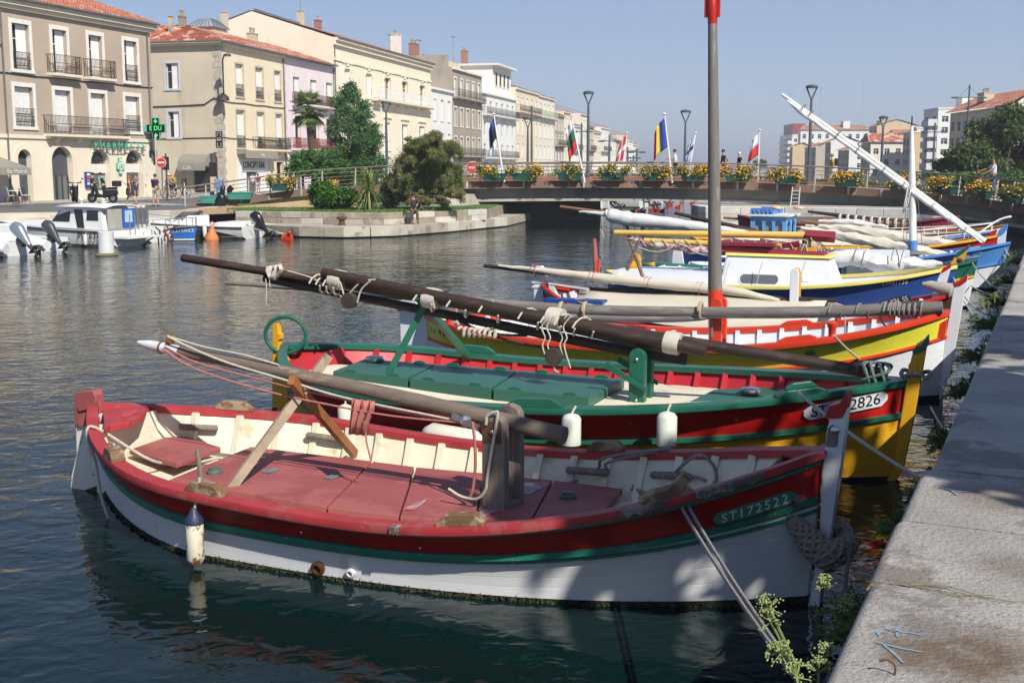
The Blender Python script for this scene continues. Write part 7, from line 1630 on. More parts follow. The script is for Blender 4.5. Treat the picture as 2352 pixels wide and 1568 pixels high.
def tree(name,label,loc,blobs,n,size,lm,trunk=None,cat='tree',group=None,asp=.55,flat=.4,fill=.2,seed=3):
 t=thing(name,label,cat,loc,group=group);quads_obj(leaves(blobs,n,size,np.random.default_rng(seed),flat,asp,fill),'crown',lm,t);
 if trunk:limbs(t,M_bark,*trunk)
 return t
p=Py(808,395,79);p.z=1.0;H=Py(808,190,79).z-1
bl=[]
q=np.random.default_rng(8)
for k in range(34):
 u=k/33;rr_=(2.75*(1-u)**.55+.15)*(1.0 if u>.12 else.75);n_=3 if u<.5 else 2
 for j in range(n_):
  a=q.random()*6.28;rad=rr_*q.uniform(.3,1.0);bl.append((math.cos(a)*rad,math.sin(a)*rad,1.0+u*(H-1.3),.85*(1-.5*u)*q.uniform(.8,1.3),.85*(1-.5*u),.40*q.uniform(.8,1.4)))
tree('dark_tree','tall dark feathery tree with drooping tiers of foliage beside the fan palm',p,bl,46000,.095,L_dark,(.2,3.2,[(bl[i][0],bl[i][1],bl[i][2])for i in range(0,90,6)]),asp=.35,flat=.1,fill=.05)
p=Py(722,358,80);p.z=1.0;zt=Py(713,248,80).z-1
pt_=thing('fan_palm','fan palm with a shaggy dark trunk and drooping lower fronds','palm',p)
mb=MB();
mb.tube([(0,0,0),(-.08,0,zt*.35),(-.22,0,zt*.7),(-.28,0,zt)],[.22,.2,.24,.26],12);mb.obj('trunk',mat('palm_trunk','4f4335',.95,.35,6,bump=1,bs=10),pt_,smooth=True)
q=np.random.default_rng(4);top=Vector((-.28,0,zt));Vf=[]
for k in range(54):
 az_=q.random()*6.28;el=q.uniform(-.75,1.25)if k>14 else q.uniform(-1.1,-.4);ln=q.uniform(1.0,1.35);d=Vector((math.cos(az_)*math.cos(el),math.sin(az_)*math.cos(el),math.sin(el)));hub=top+d*ln*.55+Vector((0,0,-.1*(1-el)))
 sd=d.cross(Vector((0,0,1))).normalized();up_=sd.cross(d)
 for j in range(15):
  a=(j-7)*.16;dd=(d*math.cos(a)+sd*math.sin(a)).normalized();tip=hub+dd*ln*.62+Vector((0,0,-.10-.12*abs(j-7)/7));w_=sd.cross(dd).normalized()*0+(dd.cross(up_)).normalized()*.028;mid_=hub.lerp(tip,.5)+up_*.02
  Vf+=[hub-w_*.3,mid_-w_,tip,mid_+w_]
 w_=sd*.018;Vf+=[top-w_,top+w_,hub+w_,hub-w_]
quads_obj(np.array([tuple(v)for v in Vf]),'fronds',leaf_mat('palm_leaf','35511f','6d8741',.3,1.5),pt_)
Vf=[]
for k in range(26):
 az_=q.random()*6.28;r_=q.uniform(.25,.6);a=top+Vector((math.cos(az_)*.2,math.sin(az_)*.2,-.15));b_=a+Vector((math.cos(az_)*r_,math.sin(az_)*r_,-q.uniform(.4,1.1)))
 for j in range(6):s_=Vector((q.normal()*.08,q.normal()*.08,0));w_=Vector((-math.sin(az_),math.cos(az_),0))*.03;Vf+=[a-w_*.3,a.lerp(b_+s_,.6)-w_,b_+s_,a.lerp(b_+s_,.6)+w_]
quads_obj(np.array([tuple(v)for v in Vf]),'dead_fronds',leaf_mat('palm_dead','5a4a2e','8a744c',.2,2),pt_)
def shrub(name,label,x0,x1,yt,yb,Y,n,sz,lm,zb,seed,asp=.6,cat='shrub',nb=16,depth=.8):
 c=Py((x0+x1)/2,(yt+yb)/2,Y);rx=(x1-x0)/2/FPX*Y;rz=(yb-yt)/2/FPX*Y;base=Vector((c.x,c.y,zb))
 bl=blobs_in((0,0,c.z-zb),(rx*.95,rx*depth,rz*.95),nb,seed,.36,.55);return tree(name,label,base,bl,n,sz,lm,(rx*.06+.03,max(.2,c.z-zb),[(b_[0],b_[1],b_[2])for b_ in bl[:8]]),cat=cat,asp=asp,seed=seed)
shrub('dome_shrub','dark green dome shaped shrub at the foot of the fan palm',648,745,342,402,78,9000,.08,L_gloss,1.0,21)
s_=shrub('white_flowering_shrub','pale shrub dotted with white flowers below the tall dark tree',735,802,358,402,77,4500,.07,L_lav,1.0,22)
quads_obj(leaves(blobs_in((0,0,.9),(.9,.8,.75),8,5),260,.05,np.random.default_rng(6),fill=.9),'blossom',mat('white_petal','d9d9d0',.7,.05),s_)
shrub('low_shrub','low dark shrubs between the ramp railing and the dome shrub',650,900,385,412,75.5,5000,.08,L_gloss,1.0,27,nb=24,depth=.12)
s_=shrub('round_bush','dense round glossy bush on the promontory lawn left of the spiky plant',706,824,411,482,57.2,22000,.06,L_gloss,1.0,23,.7)
quads_obj(leaves(blobs_in((0,.2,1.35),(.7,.5,.2),6,9),240,.04,np.random.default_rng(6),fill=.8),'blossom',mat('yellow_petal','dca224',.6,.15,20),s_)
s_=shrub('oleander','dark leafy shrub in the shade between spiky plant and tamarisk',872,925,395,480,58.5,6500,.09,L_dark,1.0,24,.22)
p=Py(968,486,57.5);p.z=1.0;W_=FPX/57.5;bl=[]
q=np.random.default_rng(15)
for x,y,rx,ry in((935,395,32,30),(975,345,36,28),(1010,360,34,34),(1040,400,24,36),(940,440,26,22),(985,420,40,34),(1030,440,26,24),(920,415,18,24),(1000,330,22,18),(955,365,28,24),(1052,425,12,24),(968,455,24,14),(925,385,22,24),(922,440,20,22),(1046,445,18,20),(950,330,22,18),(1005,455,22,12)):
 c=Py(x,y,57.5+q.uniform(-.9,.9));
 for j in range(16):bl.append((c.x-p.x+q.normal()*rx/W_*.55,c.y-p.y+q.normal()*.5,c.z-p.z+q.normal()*ry/W_*.55,rx/W_*q.uniform(.25,.5),rx/W_*.45,ry/W_*q.uniform(.2,.45)))
bl+=[(-.1,.3,1.5,1.25,1.0,.75),(.35,.3,2.4,1.1,1.0,.75),(-.45,.3,2.2,.9,.9,.7),(.9,.3,1.5,.9,.9,.6),(-.9,.2,1.3,.7,.8,.6),(.1,.2,3.0,.8,.7,.5)]
t=tree('tamarisk_tree','feathery brownish green tamarisk overhanging the promontory wall beside the bridge',p,bl,130000,.07,L_tam,(.16,1.1,[(b_[0],b_[1],b_[2])for b_ in bl[::12]]),asp=.22,flat=.0,fill=.3,seed=16)
p=Py(848,484,56.3);p.z=1.02;cd_=thing('spiky_plant','spiky palm like plant with sword leaves on the promontory lawn','plant',p);zt=Py(848,440,56.3).z-1.06
MB().tube([(0,0,0),(.03,0,zt*.5),(-.02,0,zt)],[.16,.12,.1],9).obj('trunk',M_bark,cd_,smooth=True);q=np.random.default_rng(9);Vf=[]
for k in range(190):
 az_=q.random()*6.28;el=q.uniform(-.9,1.45);ln=q.uniform(1.05,1.5);d=Vector((math.cos(az_)*math.cos(el),math.sin(az_)*math.cos(el),math.sin(el)));a=Vector((0,0,zt+q.uniform(-.15,.25)));m_=a+d*ln*.5+Vector((0,0,.06));b_=a+d*ln+Vector((0,0,-.18*ln));w_=d.cross(Vector((.1,.2,1))).normalized()*.03;Vf+=[a-w_*.6,m_-w_,b_,m_+w_]
quads_obj(np.array([tuple(v)for v in Vf]),'leaf_rosette',leaf_mat('sword_leaf','52682e','9aa261',.3,2),cd_)
Vf=[]
for k in range(60):
 az_=q.random()*6.28;a=Vector((math.cos(az_)*.08,math.sin(az_)*.08,zt-q.random()*.5));b_=a+Vector((math.cos(az_)*.3,math.sin(az_)*.3,-.5));w_=Vector((-math.sin(az_),math.cos(az_),0))*.025;Vf+=[a-w_,a.lerp(b_,.5)-w_,b_,a.lerp(b_,.5)+w_]
quads_obj(np.array([tuple(v)for v in Vf]),'dead_leaves',MATS['palm_dead'],cd_)
p=Py(2300,425,82);p.z=1.1;bl=[]
for x,y,r_ in((2215,330,40),(2260,290,48),(2310,270,50),(2360,290,60),(2240,360,45),(2300,340,60),(2370,350,60),(2195,350,28),(2330,385,40),(2410,320,60),(2280,378,40),(2215,378,26)):
 c=Py(x,y+26,82+q.uniform(-2,2));R_=r_/FPX*82
 for j in range(4):bl.append((c.x-p.x+q.normal()*R_*.5,c.y-p.y+q.normal()*R_*.5,c.z-p.z+q.normal()*R_*.4,R_*.7,R_*.7,R_*.6))
tree('broad_tree','broad dark green tree over the bridge end at the right edge',p,bl,52000,.13,L_olive,(.4,1.9,[(b_[0],b_[1],b_[2])for b_ in bl[::4]]),fill=.4,seed=19)
shrub('hedge','dark hedge under the broad tree behind the bridge railing',2085,2420,392,425,72,9000,.09,L_dark,1.4,29,nb=34,depth=.1)
shrub('distant_tree','small distant green tree on the far right bank beyond the bridge',1728,1765,366,386,300,1500,.25,L_olive,1.1,30)
for nm,loc,sc,sd,n_ in(('nearest',(6.3,2.25,1.35),1.0,41,3800),('middle',(8.6,6.5,1.35),.85,42,2000),('farthest',(15.5,14.5,1.35),1.0,43,2600)):
 q=np.random.default_rng(sd);bl=blobs_in((0,0,5.6),(2.5*sc,2.6*sc,2.0*sc),15,sd,.24,.42)
 tree('plane_tree','quay side plane tree whose dappled shade falls on the moored bows, %s one'%nm,loc,bl,n_,.17,leaf_mat('plane_leaf','33501f','64823a',.3,1),(.22,3.6,[(b_[0],b_[1],b_[2])for b_ in bl[:10]]),seed=sd,fill=.2,asp=.8)
 # samphire along the quay wall
L_sam=leaf_mat('samphire_leaf','3c5129','7a8f4e',.3,9);M_umb=mat('umbel_green','909a62',.8,.2,30)
def samphire(label,a,e,z,r,n,umb,seed):
 q=np.random.default_rng(seed);t=thing('samphire_plant',label,'plant',QP(a,e,z),group='samphire plants on the quay wall');V=[];st_=MB();um=[]
 for k in range(max(8,n//55)):
  d=Vector((q.normal()*.8,q.normal()*.7,q.uniform(.0,1.0)))-QE*.5;d.normalize();L_=r*q.uniform(.6,1.25);tip=d*L_+Vector((0,0,-.25*L_));st_.tube([Vector((0,0,0)),tip*.5+Vector((0,0,.1*L_)),tip],[.006,.005,.003],4)
  for j in range(int(n/max(8,n//55))):
   f=q.random()**.6;b_=tip*f+Vector((0,0,.1*L_*math.sin(f*3.1)));dd=(d*.6+Vector(tuple(q.normal(size=3)))*.7).normalized();s_=dd.cross(Vector(tuple(q.normal(size=3)))).normalized()*.0045;l_=q.uniform(.025,.06);V+=[b_-s_,b_+dd*l_*.5-s_*1.2,b_+dd*l_,b_+dd*l_*.5+s_*1.2]
 quads_obj(np.array([tuple(v)for v in V]),'leaves',L_sam,t);st_.obj('stems',mat('samphire_stem','6f7a48',.8),t)
 iv=wm(t).inverted()
 for(x,y,dpt)in umb:
  c=iv@Py(x,y,dpt);us=MB();rad=MB();b0=c*.35+Vector((0,0,-.05));us.tube(smooth_path([Vector((0,0,-.05)),b0,c],3),.006,5);hd_=(c-b0).normalized()
  for k in range(24):
   d=(hd_+Vector(tuple(q.normal(size=3)))*.65).normalized();tip=c+d*.05;us.tube([c,tip],.0025,4);[rad.ball(tip+Vector(tuple(q.normal(size=3)*.007)),.0042,5,3)for _ in range(4)]
  stuff(rad.obj('umbel',M_umb,t));us.obj('flower_stalk',MATS['samphire_stem'],t)
samphire('large samphire plant in shade by the nearest boat\'s bow foot',2.0,-.10,.75,.34,3200,((1900,1345,5.35),(1950,1390,5.1)),1)
samphire('samphire with yellowish flower heads hanging low at the bottom of the picture',.85,-.12,.75,.28,2200,((1766,1396,4.5),(1770,1426,4.5),(1792,1502,4.15),(1900,1508,4.2)),2)
samphire('small samphire tuft at the very bottom beside the quay edge',.1,-.08,.8,.25,1500,((1830,1555,3.9),(1880,1545,4.0)),3)
samphire('dark samphire clump on the wall under the stepped coping stone',3.6,-.12,.80,.24,2000,(),4)
samphire('dark samphire clump on the wall opposite the second boat\'s bow',4.7,-.10,.75,.22,1800,(),5)
samphire('dry samphire clump on the wall past the second boat',6.6,-.12,.7,.22,1600,(),6)
samphire('samphire clump with pale heads on the wall by the lime boat\'s bow',8.8,-.12,.75,.25,1800,((2275,775,13.2),(2262,783,13.2),(2285,788,13.2)),7)
samphire('samphire clump on the wall beyond the lime boat',11.2,-.14,.75,.28,1800,(),8)
samphire('bright samphire clump on the wall by the tarpaulin covered boat',13.8,-.15,.8,.36,2000,((2255,690,17.0),(2270,700,17.0),(2285,680,17.0)),9)
samphire('far samphire clump on the wall by the blue cabin boat',17,-.15,.8,.35,1800,(),10)
samphire('far dark samphire clump on the wall by the light blue boat',21,-.15,.8,.4,1800,(),12)
samphire('farthest samphire clump on the wall near the bridge end',26,-.15,.8,.5,1800,(),13)
pn=thing('mooring_pin','small bent rusty iron pin set in the quay top at the bottom right','iron pin',Pz(2052,1550,QH));MB().tube(smooth_path([(0,0,-.02),(.005,0,.03),(-.02,.01,.05),(-.045,.01,.045)],4),.004,6).obj('pin',M_rust,pn,smooth=True)
stuff(MB().tube([QP(1.02+.04*math.sin(k),.1+k*.07,QH+.012)for k in range(9)],.0022,4).tube([QP(1.0+.03*math.cos(k),.05+k*.06,QH+.012)for k in range(7)],.002,4).tube([QP(1.06,.0+k*.05,QH+.01+.004*(k%2))for k in range(6)],.002,4).obj('dry_stems',mat('straw','82745a',.9)))
# flower boxes on the bridge rail
M_box=mat('planter_green','1d4f43',.55,.1,3);M_boxt=mat('planter_teal','3f8577',.55,.1,3);M_orgp=leaf_mat('marigold_petals','d98a12','f0b528',.2,6);L_box=leaf_mat('box_leaf','35521f','6b8836',.3,4)
def prj(p):
 v=Vector(p)-CAMP;f=v.dot(FW);return CX+FPX*v.dot(Vector((1,0,0)))/f,CY-FPX*v.dot(UP)/f
def bat(x):
 best=min(range(len(bcl)),key=lambda i:abs(prj(bcl[i])[0]-x));return best
def flower_box(x,label,m,flowers,seed,dz=.02):
 i=bat(x);e,d=bnorm(i);p=bcl[i]-e*.32+Vector((0,0,dz));rz_=math.atan2(d.y,d.x)
 t=thing('flower_box',label,'flower box',p,rz_,'flower boxes along the bridge rail')
 MB().hexa([(-.58,-.13,0),(.58,-.13,0),(.58,.13,0),(-.58,.13,0),(-.70,-.21,.36),(.70,-.21,.36),(.70,.21,.36),(-.70,.21,.36)]).hexa([(-.74,-.24,.362),(.74,-.24,.362),(.74,.24,.362),(-.74,.24,.362),(-.74,-.24,.42),(.74,-.24,.42),(.74,.24,.42),(-.74,.24,.42)]).obj('planter',m,t)
 for s_ in(-.4,.4):MB().box(s_-.03,s_+.03,.2,.42,.05,.1).obj('bracket',M_iron,t)
 if flowers:
  q=np.random.default_rng(seed);bl=[(q.uniform(-.8,.8),q.uniform(-.25,.15),.55+q.uniform(-.14,.16),q.uniform(.22,.40),.26,q.uniform(.16,.28))for k in range(int(q.integers(8,14)))]+[(q.uniform(-.7,.7),-.28,q.uniform(.15,.35),.18,.12,.2)for k in range(int(q.integers(0,4)))]
  quads_obj(leaves(bl,1300,.055,q,.5,.45,.2),'foliage',L_box,t);quads_obj(leaves([(b_[0],b_[1]-.03,b_[2]+.03,b_[3]*1.08,b_[4]*1.1,b_[5]*1.1)for b_ in bl],int(q.integers(190,420)),.05,q,.8,.9,.85),'blossom',M_orgp,t)
  quads_obj(leaves([(b_[0],b_[1]-.05,b_[2],b_[3],b_[4],b_[5])for b_ in bl[:4]],40,.035,q,.8,.9,.95),'white_blossom',MATS['white_petal'],t)
 return t
FB=[(1124,'leftmost flower box on the bridge, next to the tamarisk and the leaning first flag'),(1213,'second bridge flower box, left of the tricolour white-green-red flag'),(1303,'third bridge flower box, at the foot of the white-green-red flag'),(1390,'fourth bridge flower box, right beside the tall lamp post'),(1487,'fifth bridge flower box, left of the blue-yellow-red flag'),(1585,'sixth bridge flower box, below the man in a white shirt'),(1693,'seventh bridge flower box, just right of the tall grey mast'),(1802,'eighth bridge flower box, above the ladder, left of the lamp post'),(1959,'ninth bridge flower box, left of the slanting white yard'),(2081,'tenth bridge flower box, half hidden by the slanting white yard'),(2180,'eleventh bridge flower box, right of the white mast'),(2268,'twelfth bridge flower box, in front of the man in white shirt and jeans'),(2338,'rightmost flower box on the bridge at the picture edge')]
for k,(x,l_)in enumerate(FB):flower_box(x,l_,M_box,True,60+k)
flower_box(484,'empty teal flower box at the lower end of the ramp rail',M_boxt,False,1,-.1);flower_box(560,'empty teal flower box second up the ramp rail',M_boxt,False,2,-.1);flower_box(650,'flower box full of orange flowers alone on the ramp rail',M_box,True,90)
q=np.random.default_rng(33);bl=[]
for i in range(30,len(bcl)-10):p=bcl[i];bl.append((p.x,p.y+3.4,p.z+.18,.6,.4,.25))
stuff(quads_obj(leaves(bl,14000,.07,q,.4,.5,.1),'flower_bed',leaf_mat('bed_leaf','3f5a24','768a44',.3,2),None));stuff(quads_obj(leaves([(b_[0],b_[1],b_[2]+.12,b_[3],b_[4],b_[5])for b_ in bl],900,.06,q,.7,.8,.8),'bed_flowers',leaf_mat('bed_flower','c2453a','d8d0c0',.2,.6),None))
kb=MB().grid([[bcl[i]+Vector((0,2.7,-.03)),bcl[i]+Vector((0,2.7,.22)),bcl[i]+Vector((0,2.85,.22)),bcl[i]+Vector((0,2.85,-.03))]for i in range(30,len(bcl)-10)],closed=True);kb.obj('bed_kerb',mat('brick_edge','8b6450',.9,.2,8),bridge,world=True)
rb_=random.Random(8)
for k in range(28):
 pass
struct(MB().prism([(-17.5,75.0),(-6,73.5),(-5,90),(-14,92)],lambda x,y:Vector((x,y,1.0)),lambda x,y:Vector((x,y,1.22))).obj('lawn',M_grass))
for k in range(34):
 x=-17.4+k*.34;MB().box(x,x+.3,75.0-.128*(x+17.5)-.25,75.0-.128*(x+17.5)-.02,GZ,1.26).obj('brick',MATS['brick_edge'],bridge,world=True)
 # flags
M_pole=mat('flag_pole_white','d4d4d2',.4,.04)
FC={'blue':'2b3f8f','black':'1d1d22','white':'c9ccd6','green':'2c5a3c','red':'bb2f28','yellow':'c2b23c','navy':'2b2f63'}
def fm(c):return mat('flag_'+c,FC[c],.85,.05,2)
def flag(label,top,bot,Y,bands,w_,h,side,seed,cross=None):
 """limp flag: bands run along the hoist (horizontal stripes) and the cloth hangs in folds"""
 a,b_=Py(*top,Y),Py(*bot,Y);t=thing('flag',label,'flag',b_,group='flags leaning on the bridge');d=(a-b_);L_=d.length
 MB().tube([(0,0,0),d*.5,d],[.055,.05,.035],8).obj('pole',M_pole,t,smooth=True);MB().ball(d,.11,10,6,(1,1,.55)).obj('finial',M_pole,t,smooth=True);u=d.normalized()
 q=random.Random(seed);nv=10;nh=16;P=[]
 for i in range(nv+1):
  row=[]
  for j in range(nh+1):
   s_=j/nh;drop=h*(i/nv)*(1-.15*s_)+s_*h*.62;out=side*w_*(math.sin(s_*1.5)*(.55+.25*(i/nv)));fold=.13*math.sin(s_*11+seed)*(.3+s_)
   p=d*.955-u*(h*(i/nv)*1.0)+Vector((out,fold,-s_*h*.55));row.append(p)
  P.append(row)
 nb=len(bands)
 for k,c in enumerate(bands):
  i0,i1=round(nv*k/nb),round(nv*(k+1)/nb)
  MB().grid([P[i]for i in range(i0,i1+1)]).obj('stripe',fm(c),t,smooth=True,solid=.008)
 if cross:
  MB().grid([[p+Vector((0,sg*.02,0))for p in P[i][4:7]]for sg in(-1,)for i in range(nv+1)]).obj('cross_arm',fm(cross),t);MB().grid([[p+Vector((0,-.021,0))for p in P[i]]for i in(4,5,6)]).obj('cross_arm',fm(cross),t)
 return t
def flagv(label,top,bot,Y,bands,w_,h,side,seed):
 """as flag(), stripes running from hoist to fly edge (vertical tricolour)"""
 t=flag(label,top,bot,Y,['white'],w_,h,side,seed)
 o=[c for c in t.children if c.name.startswith('stripe')][0];me=o.data;me.materials.clear()
 for c in bands:me.materials.append(fm(c))
 for k,p in enumerate(me.polygons):p.material_index=min(len(bands)-1,(k%16)*len(bands)//16)
 return t
flag('leaning flag of blue, black and white stripes next to the tamarisk',(1134,262),(1158,418),65.8,['blue','black','white'],.55,1.55,-1,1)
flag('leaning white, green and red striped flag at the third flower box',(1312,266),(1343,419),65.7,['white','green','red'],.55,1.6,-1,2)
flagv('leaning blue, yellow and red flag left of the man in white on the bridge',(1526,262),(1544,420),65.5,['blue','yellow','red'],.95,1.6,-1,3)
flag('red flag with a white cross on the far side of the bridge',(1440,305),(1429,392),81.5,['red'],.9,1.6,-1,4,'white');flag('white flag with a navy cross on the far side of the bridge',(1598,306),(1583,392),81.5,['white'],.9,1.6,-1,5,'navy')
flag('white over red flag on the far side of the bridge right of the mast',(1745,299),(1741,400),81.3,['white','red'],1.0,1.5,-1,6)
# street lamps
M_lamp=mat('lamp_grey','49525a',.5,.08,2);M_lens=mat('lamp_lens','a9aaa8',.3,0)
def vlamp(label,x,yt,yb,Y,gz=None,hw=11):
 b_=Py(x,yb,Y);a=Py(x,yt,Y);h=a.z-b_.z;t=thing('street_lamp',label,'street lamp',b_,group='lamps with a triangular head');r_=hw/FPX*Y
 MB().tube([(0,0,0),(0,0,h*.5),(0,0,h-2.55*r_)],[.10,.085,.06],10).obj('pole',M_lamp,t,smooth=True);MB().tube([(0,0,0),(0,0,.5)],.13,10).obj('base',M_lamp,t)
 for s_ in(-1,1):MB().tube(smooth_path([(0,0,h-2.6*r_),(s_*r_*.28,0,h-1.9*r_),(s_*r_*.95,0,h-.3*r_),(s_*r_,0,h-.12)],4),.045,6).obj('arm',M_lamp,t,smooth=True)
 MB().lathe([(r_*.98,h-.12),(r_*1.04,h-.06),(r_*1.0,h),(.1,h+.05)],20).obj('head',M_lamp,t,smooth=True);MB().lathe([(r_*.8,h-.135),(r_*.8,h-.121)],18).obj('lens',M_lens,t);return t
vlamp('tallest triangular street lamp, left of the red and white flag',1350,211,408,68.0);vlamp('triangular street lamp beside the man in white on the bridge',1572,254,402,80);vlamp('triangular street lamp crossed by the slanting white yard',1857,197,417,66.5,hw=12.5)
vlamp('triangular street lamp in front of the far red roofed house',2024,268,392,80,hw=9.5);vlamp('triangular street lamp between dark tree and cream building',889,234,400,78,hw=10);vlamp('triangular street lamp before the cream row, left of the tallest lamp',1212,270,398,84,hw=9)
def tlamp(label,x,yt,yb,Y,hw):
 b_=Py(x,yb,Y);h=Py(x,yt,Y).z-b_.z;r_=hw/FPX*Y;t=thing('cross_lamp',label,'street lamp',b_,group='lamp masts with a cross arm');f=Y/100
 MB().tube([(0,0,0),(0,0,h)],[.11*f,.07*f],8).obj('pole',M_lamp,t,smooth=True);z=h*.82 if hw<30 else h-.14*h
 MB().tube([(-r_,0,z),(r_,0,z)],.05*f,6).obj('cross_arm',M_lamp,t)
 for s_ in(-1,1):MB().tube([(0,0,h-.02*h),(s_*r_*.7,0,z)],.012*f,4).obj('stay',M_lamp,t);MB().ball((s_*r_*.88,0,z-.02*f),.16*f,8,5,(2.2,.8,.5)).obj('lantern',M_lamp,t,smooth=True)
 return t
for l_,x,yt,yb,Y,hw in(('T shaped lamp mast before the cream balcony house on the left bank',1221,243,392,92,17),('T shaped lamp mast between second flag and tallest lamp',1335,283,390,130,19),('free standing T shaped lamp mast right of the tallest lamp',1399,310,388,120,20),('smaller T shaped lamp mast behind the red cross flag',1441,338,388,170,17),('T shaped lamp mast just right of the red cross flag',1462,341,388,165,15),('tiny T shaped lamp mast, left of the last pair',1455,357,388,260,10),('tiniest T shaped lamp mast farthest along the quay',1449,367,388,330,8),('tall T shaped lamp mast above the big tree at the right',2216,195,400,95,36),('slimmer T shaped lamp mast by the modern flats',2142,282,400,140,24)):
 tlamp(l_,x,yt,yb,Y,hw)
 # signs and street clutter on the left quay
def post(t,h,r_=.04,m=None):return MB().tube([(0,0,0),(0,0,h)],r_,8).obj('post',m or M_gut,t,smooth=True)
M_signred=mat('sign_red','c02a22',.4,.03)
def noentry(label,x,y,rpx,yb,Y):
 b_=Py(x,yb,Y);z=Py(x,y,Y).z-b_.z;r_=rpx/FPX*Y;t=thing('no_entry_sign',label,'road sign',b_);post(t,z+r_*.6)
 M3=Matrix.Rotation(math.pi/2,3,'X');MB().lathe([(r_,-.02),(r_*1.0,.02)],28,(0,-.07,z),M3).obj('disc',M_signred,t);MB().lathe([(r_*1.08,-.018),(r_*1.08,.012)],28,(0,-.065,z),M3).obj('rim',M_trim,t);MB().box(-r_*.72,r_*.72,-.105,-.092,z-r_*.17,z+r_*.17).obj('bar',M_trim,t);return t
noentry('red no entry disc on a post beside the pharmacy corner',375,373.5,10.5,466,71.5);noentry('red no entry disc behind the left end of the bridge railing',1086,385,13,430,72)
pl=thing('sign_post','slim pale metal post standing beside the man in dark polo shirt','post',Py(363,472,67.8));post(pl,4.0,.05,M_post)
tl=thing('traffic_light','dark traffic light on a post at the corner of Concept Bar','traffic light',Py(500,440,84));h_=Py(500,360,84).z-tl.location.z;post(tl,h_,.06,M_iron)
for z in(h_-.9,h_-2.9):MB().box(-.5,-.1,-.2,.2,z-.5,z+.5).obj('signal_head',M_drk,tl,bevel=.03)
MB().prism([(-.3,h_-1.9),(.3,h_-1.9),(0,h_-2.5)],lambda x,z:(x,-.1,z),lambda x,z:(x,-.07,z)).obj('yield_plate',M_signred,tl)
tl2=thing('traffic_light','dark traffic light seen from behind next to the no entry disc','traffic light',Py(385,462,73));post(tl2,2.9,.05,M_iron);MB().box(-.25,.15,-.15,.15,1.9,2.7).obj('signal_head',M_drk,tl2,bevel=.03);MB().box(-.75,-.42,-.12,.12,2.2,2.6).obj('signal_back',M_drk,tl2)
bs=thing('hanging_bar_sign','black vertical bar sign lettered CONCEPT BAR hanging at the house corner','sign',Py(503.5,321,98.6));bs.scale=(.36,.36,.36);MB().box(-.75,.75,-.1,.1,-1.9,1.9).obj('panel',M_drk,bs)
text('lettering','CONCEPT',.22,M_trim,bs,Matrix.Translation((0,-.107,.38))@Matrix.Rotation(math.pi/2,4,'X'));text('lettering','BAR',.56,M_trim,bs,Matrix.Translation((0,-.107,-.05))@Matrix.Rotation(math.pi/2,4,'X'))
for s_ in(1,-1):MB().tube([(-.4,-.12,s_*.75),(-.4,-.12,s_*1.6),(.4,-.12,s_*1.6),(.4,-.12,s_*.75)],.05,4).obj('emblem',M_trim,bs)
wl_=thing('wall_lamp','dark bracket lamp fixed to the quoined corner of the corner house','wall lamp',B0+Vector((.3,-.5,S.px(520,226)[1])));MB().tube([(0,.4,0),(.2,-.5,.6),(.3,-.9,3.0),(.5,-1.2,3.3)],.06,6).obj('arm',M_iron,wl_);MB().lathe([(.35,0),(.3,.15),(.1,.22)],12,(.8,-1.4,3.25)).obj('lantern',M_iron,wl_,smooth=True);MB().lathe([(.55,0),(.5,.3),(.1,.6)],12,(0,0,-.2)).obj('cable_box',M_iron,wl_,smooth=True)
for k,(x,y)in enumerate(((1345,1440),(1362,1438),(1372,1436))):
 t=thing('bollard','slim dark bollard by the bicycles, '+('left','middle','right')[k]+' of three','bollard',Py(x*K1,y*K1,81),group='bollards by the bicycles');post(t,1.1,.05,M_iron);MB().ball((0,0,1.12),.08,8,6).obj('knob',M_iron,t)
bn=thing('rubbish_bag','black rubbish bags slung over the ramp parapet between the teal boxes','rubbish bag',Py(508,460,67.2));q=MB().ball((0,0,0),.42,12,8,(.8,.6,1.1)).ball((.1,0,.55),.22,10,6,(.7,.7,1.2)).ball((.5,.05,.6),.18,10,6);q.v=[tuple(Vector(p)*(1+.1*math.sin(p[0]*19+p[2]*23)))for p in q.v];q.obj('bag',mat('bin_liner','141517',.25,.2,8,bump=.8,bs=12),bn,smooth=True)
def wheel(t,x,z,r_,w_=.06,name='wheel',rim=True,y=0.0):
 o=MB().tube([(x+r_*math.cos(a),y,z+r_*math.sin(a))for a in[k*math.pi/10 for k in range(21)]],w_,8,caps=False).obj(name,mat('tyre','1b1b1c',.8),t,smooth=True)
 if rim:
  m=MB().lathe([(r_*.62,-.03),(r_*.62,.03)],14,(x,y,z),Matrix.Rotation(math.pi/2,3,'X'));m.obj('rim',M_steel if rim is True else rim,o)
 return o
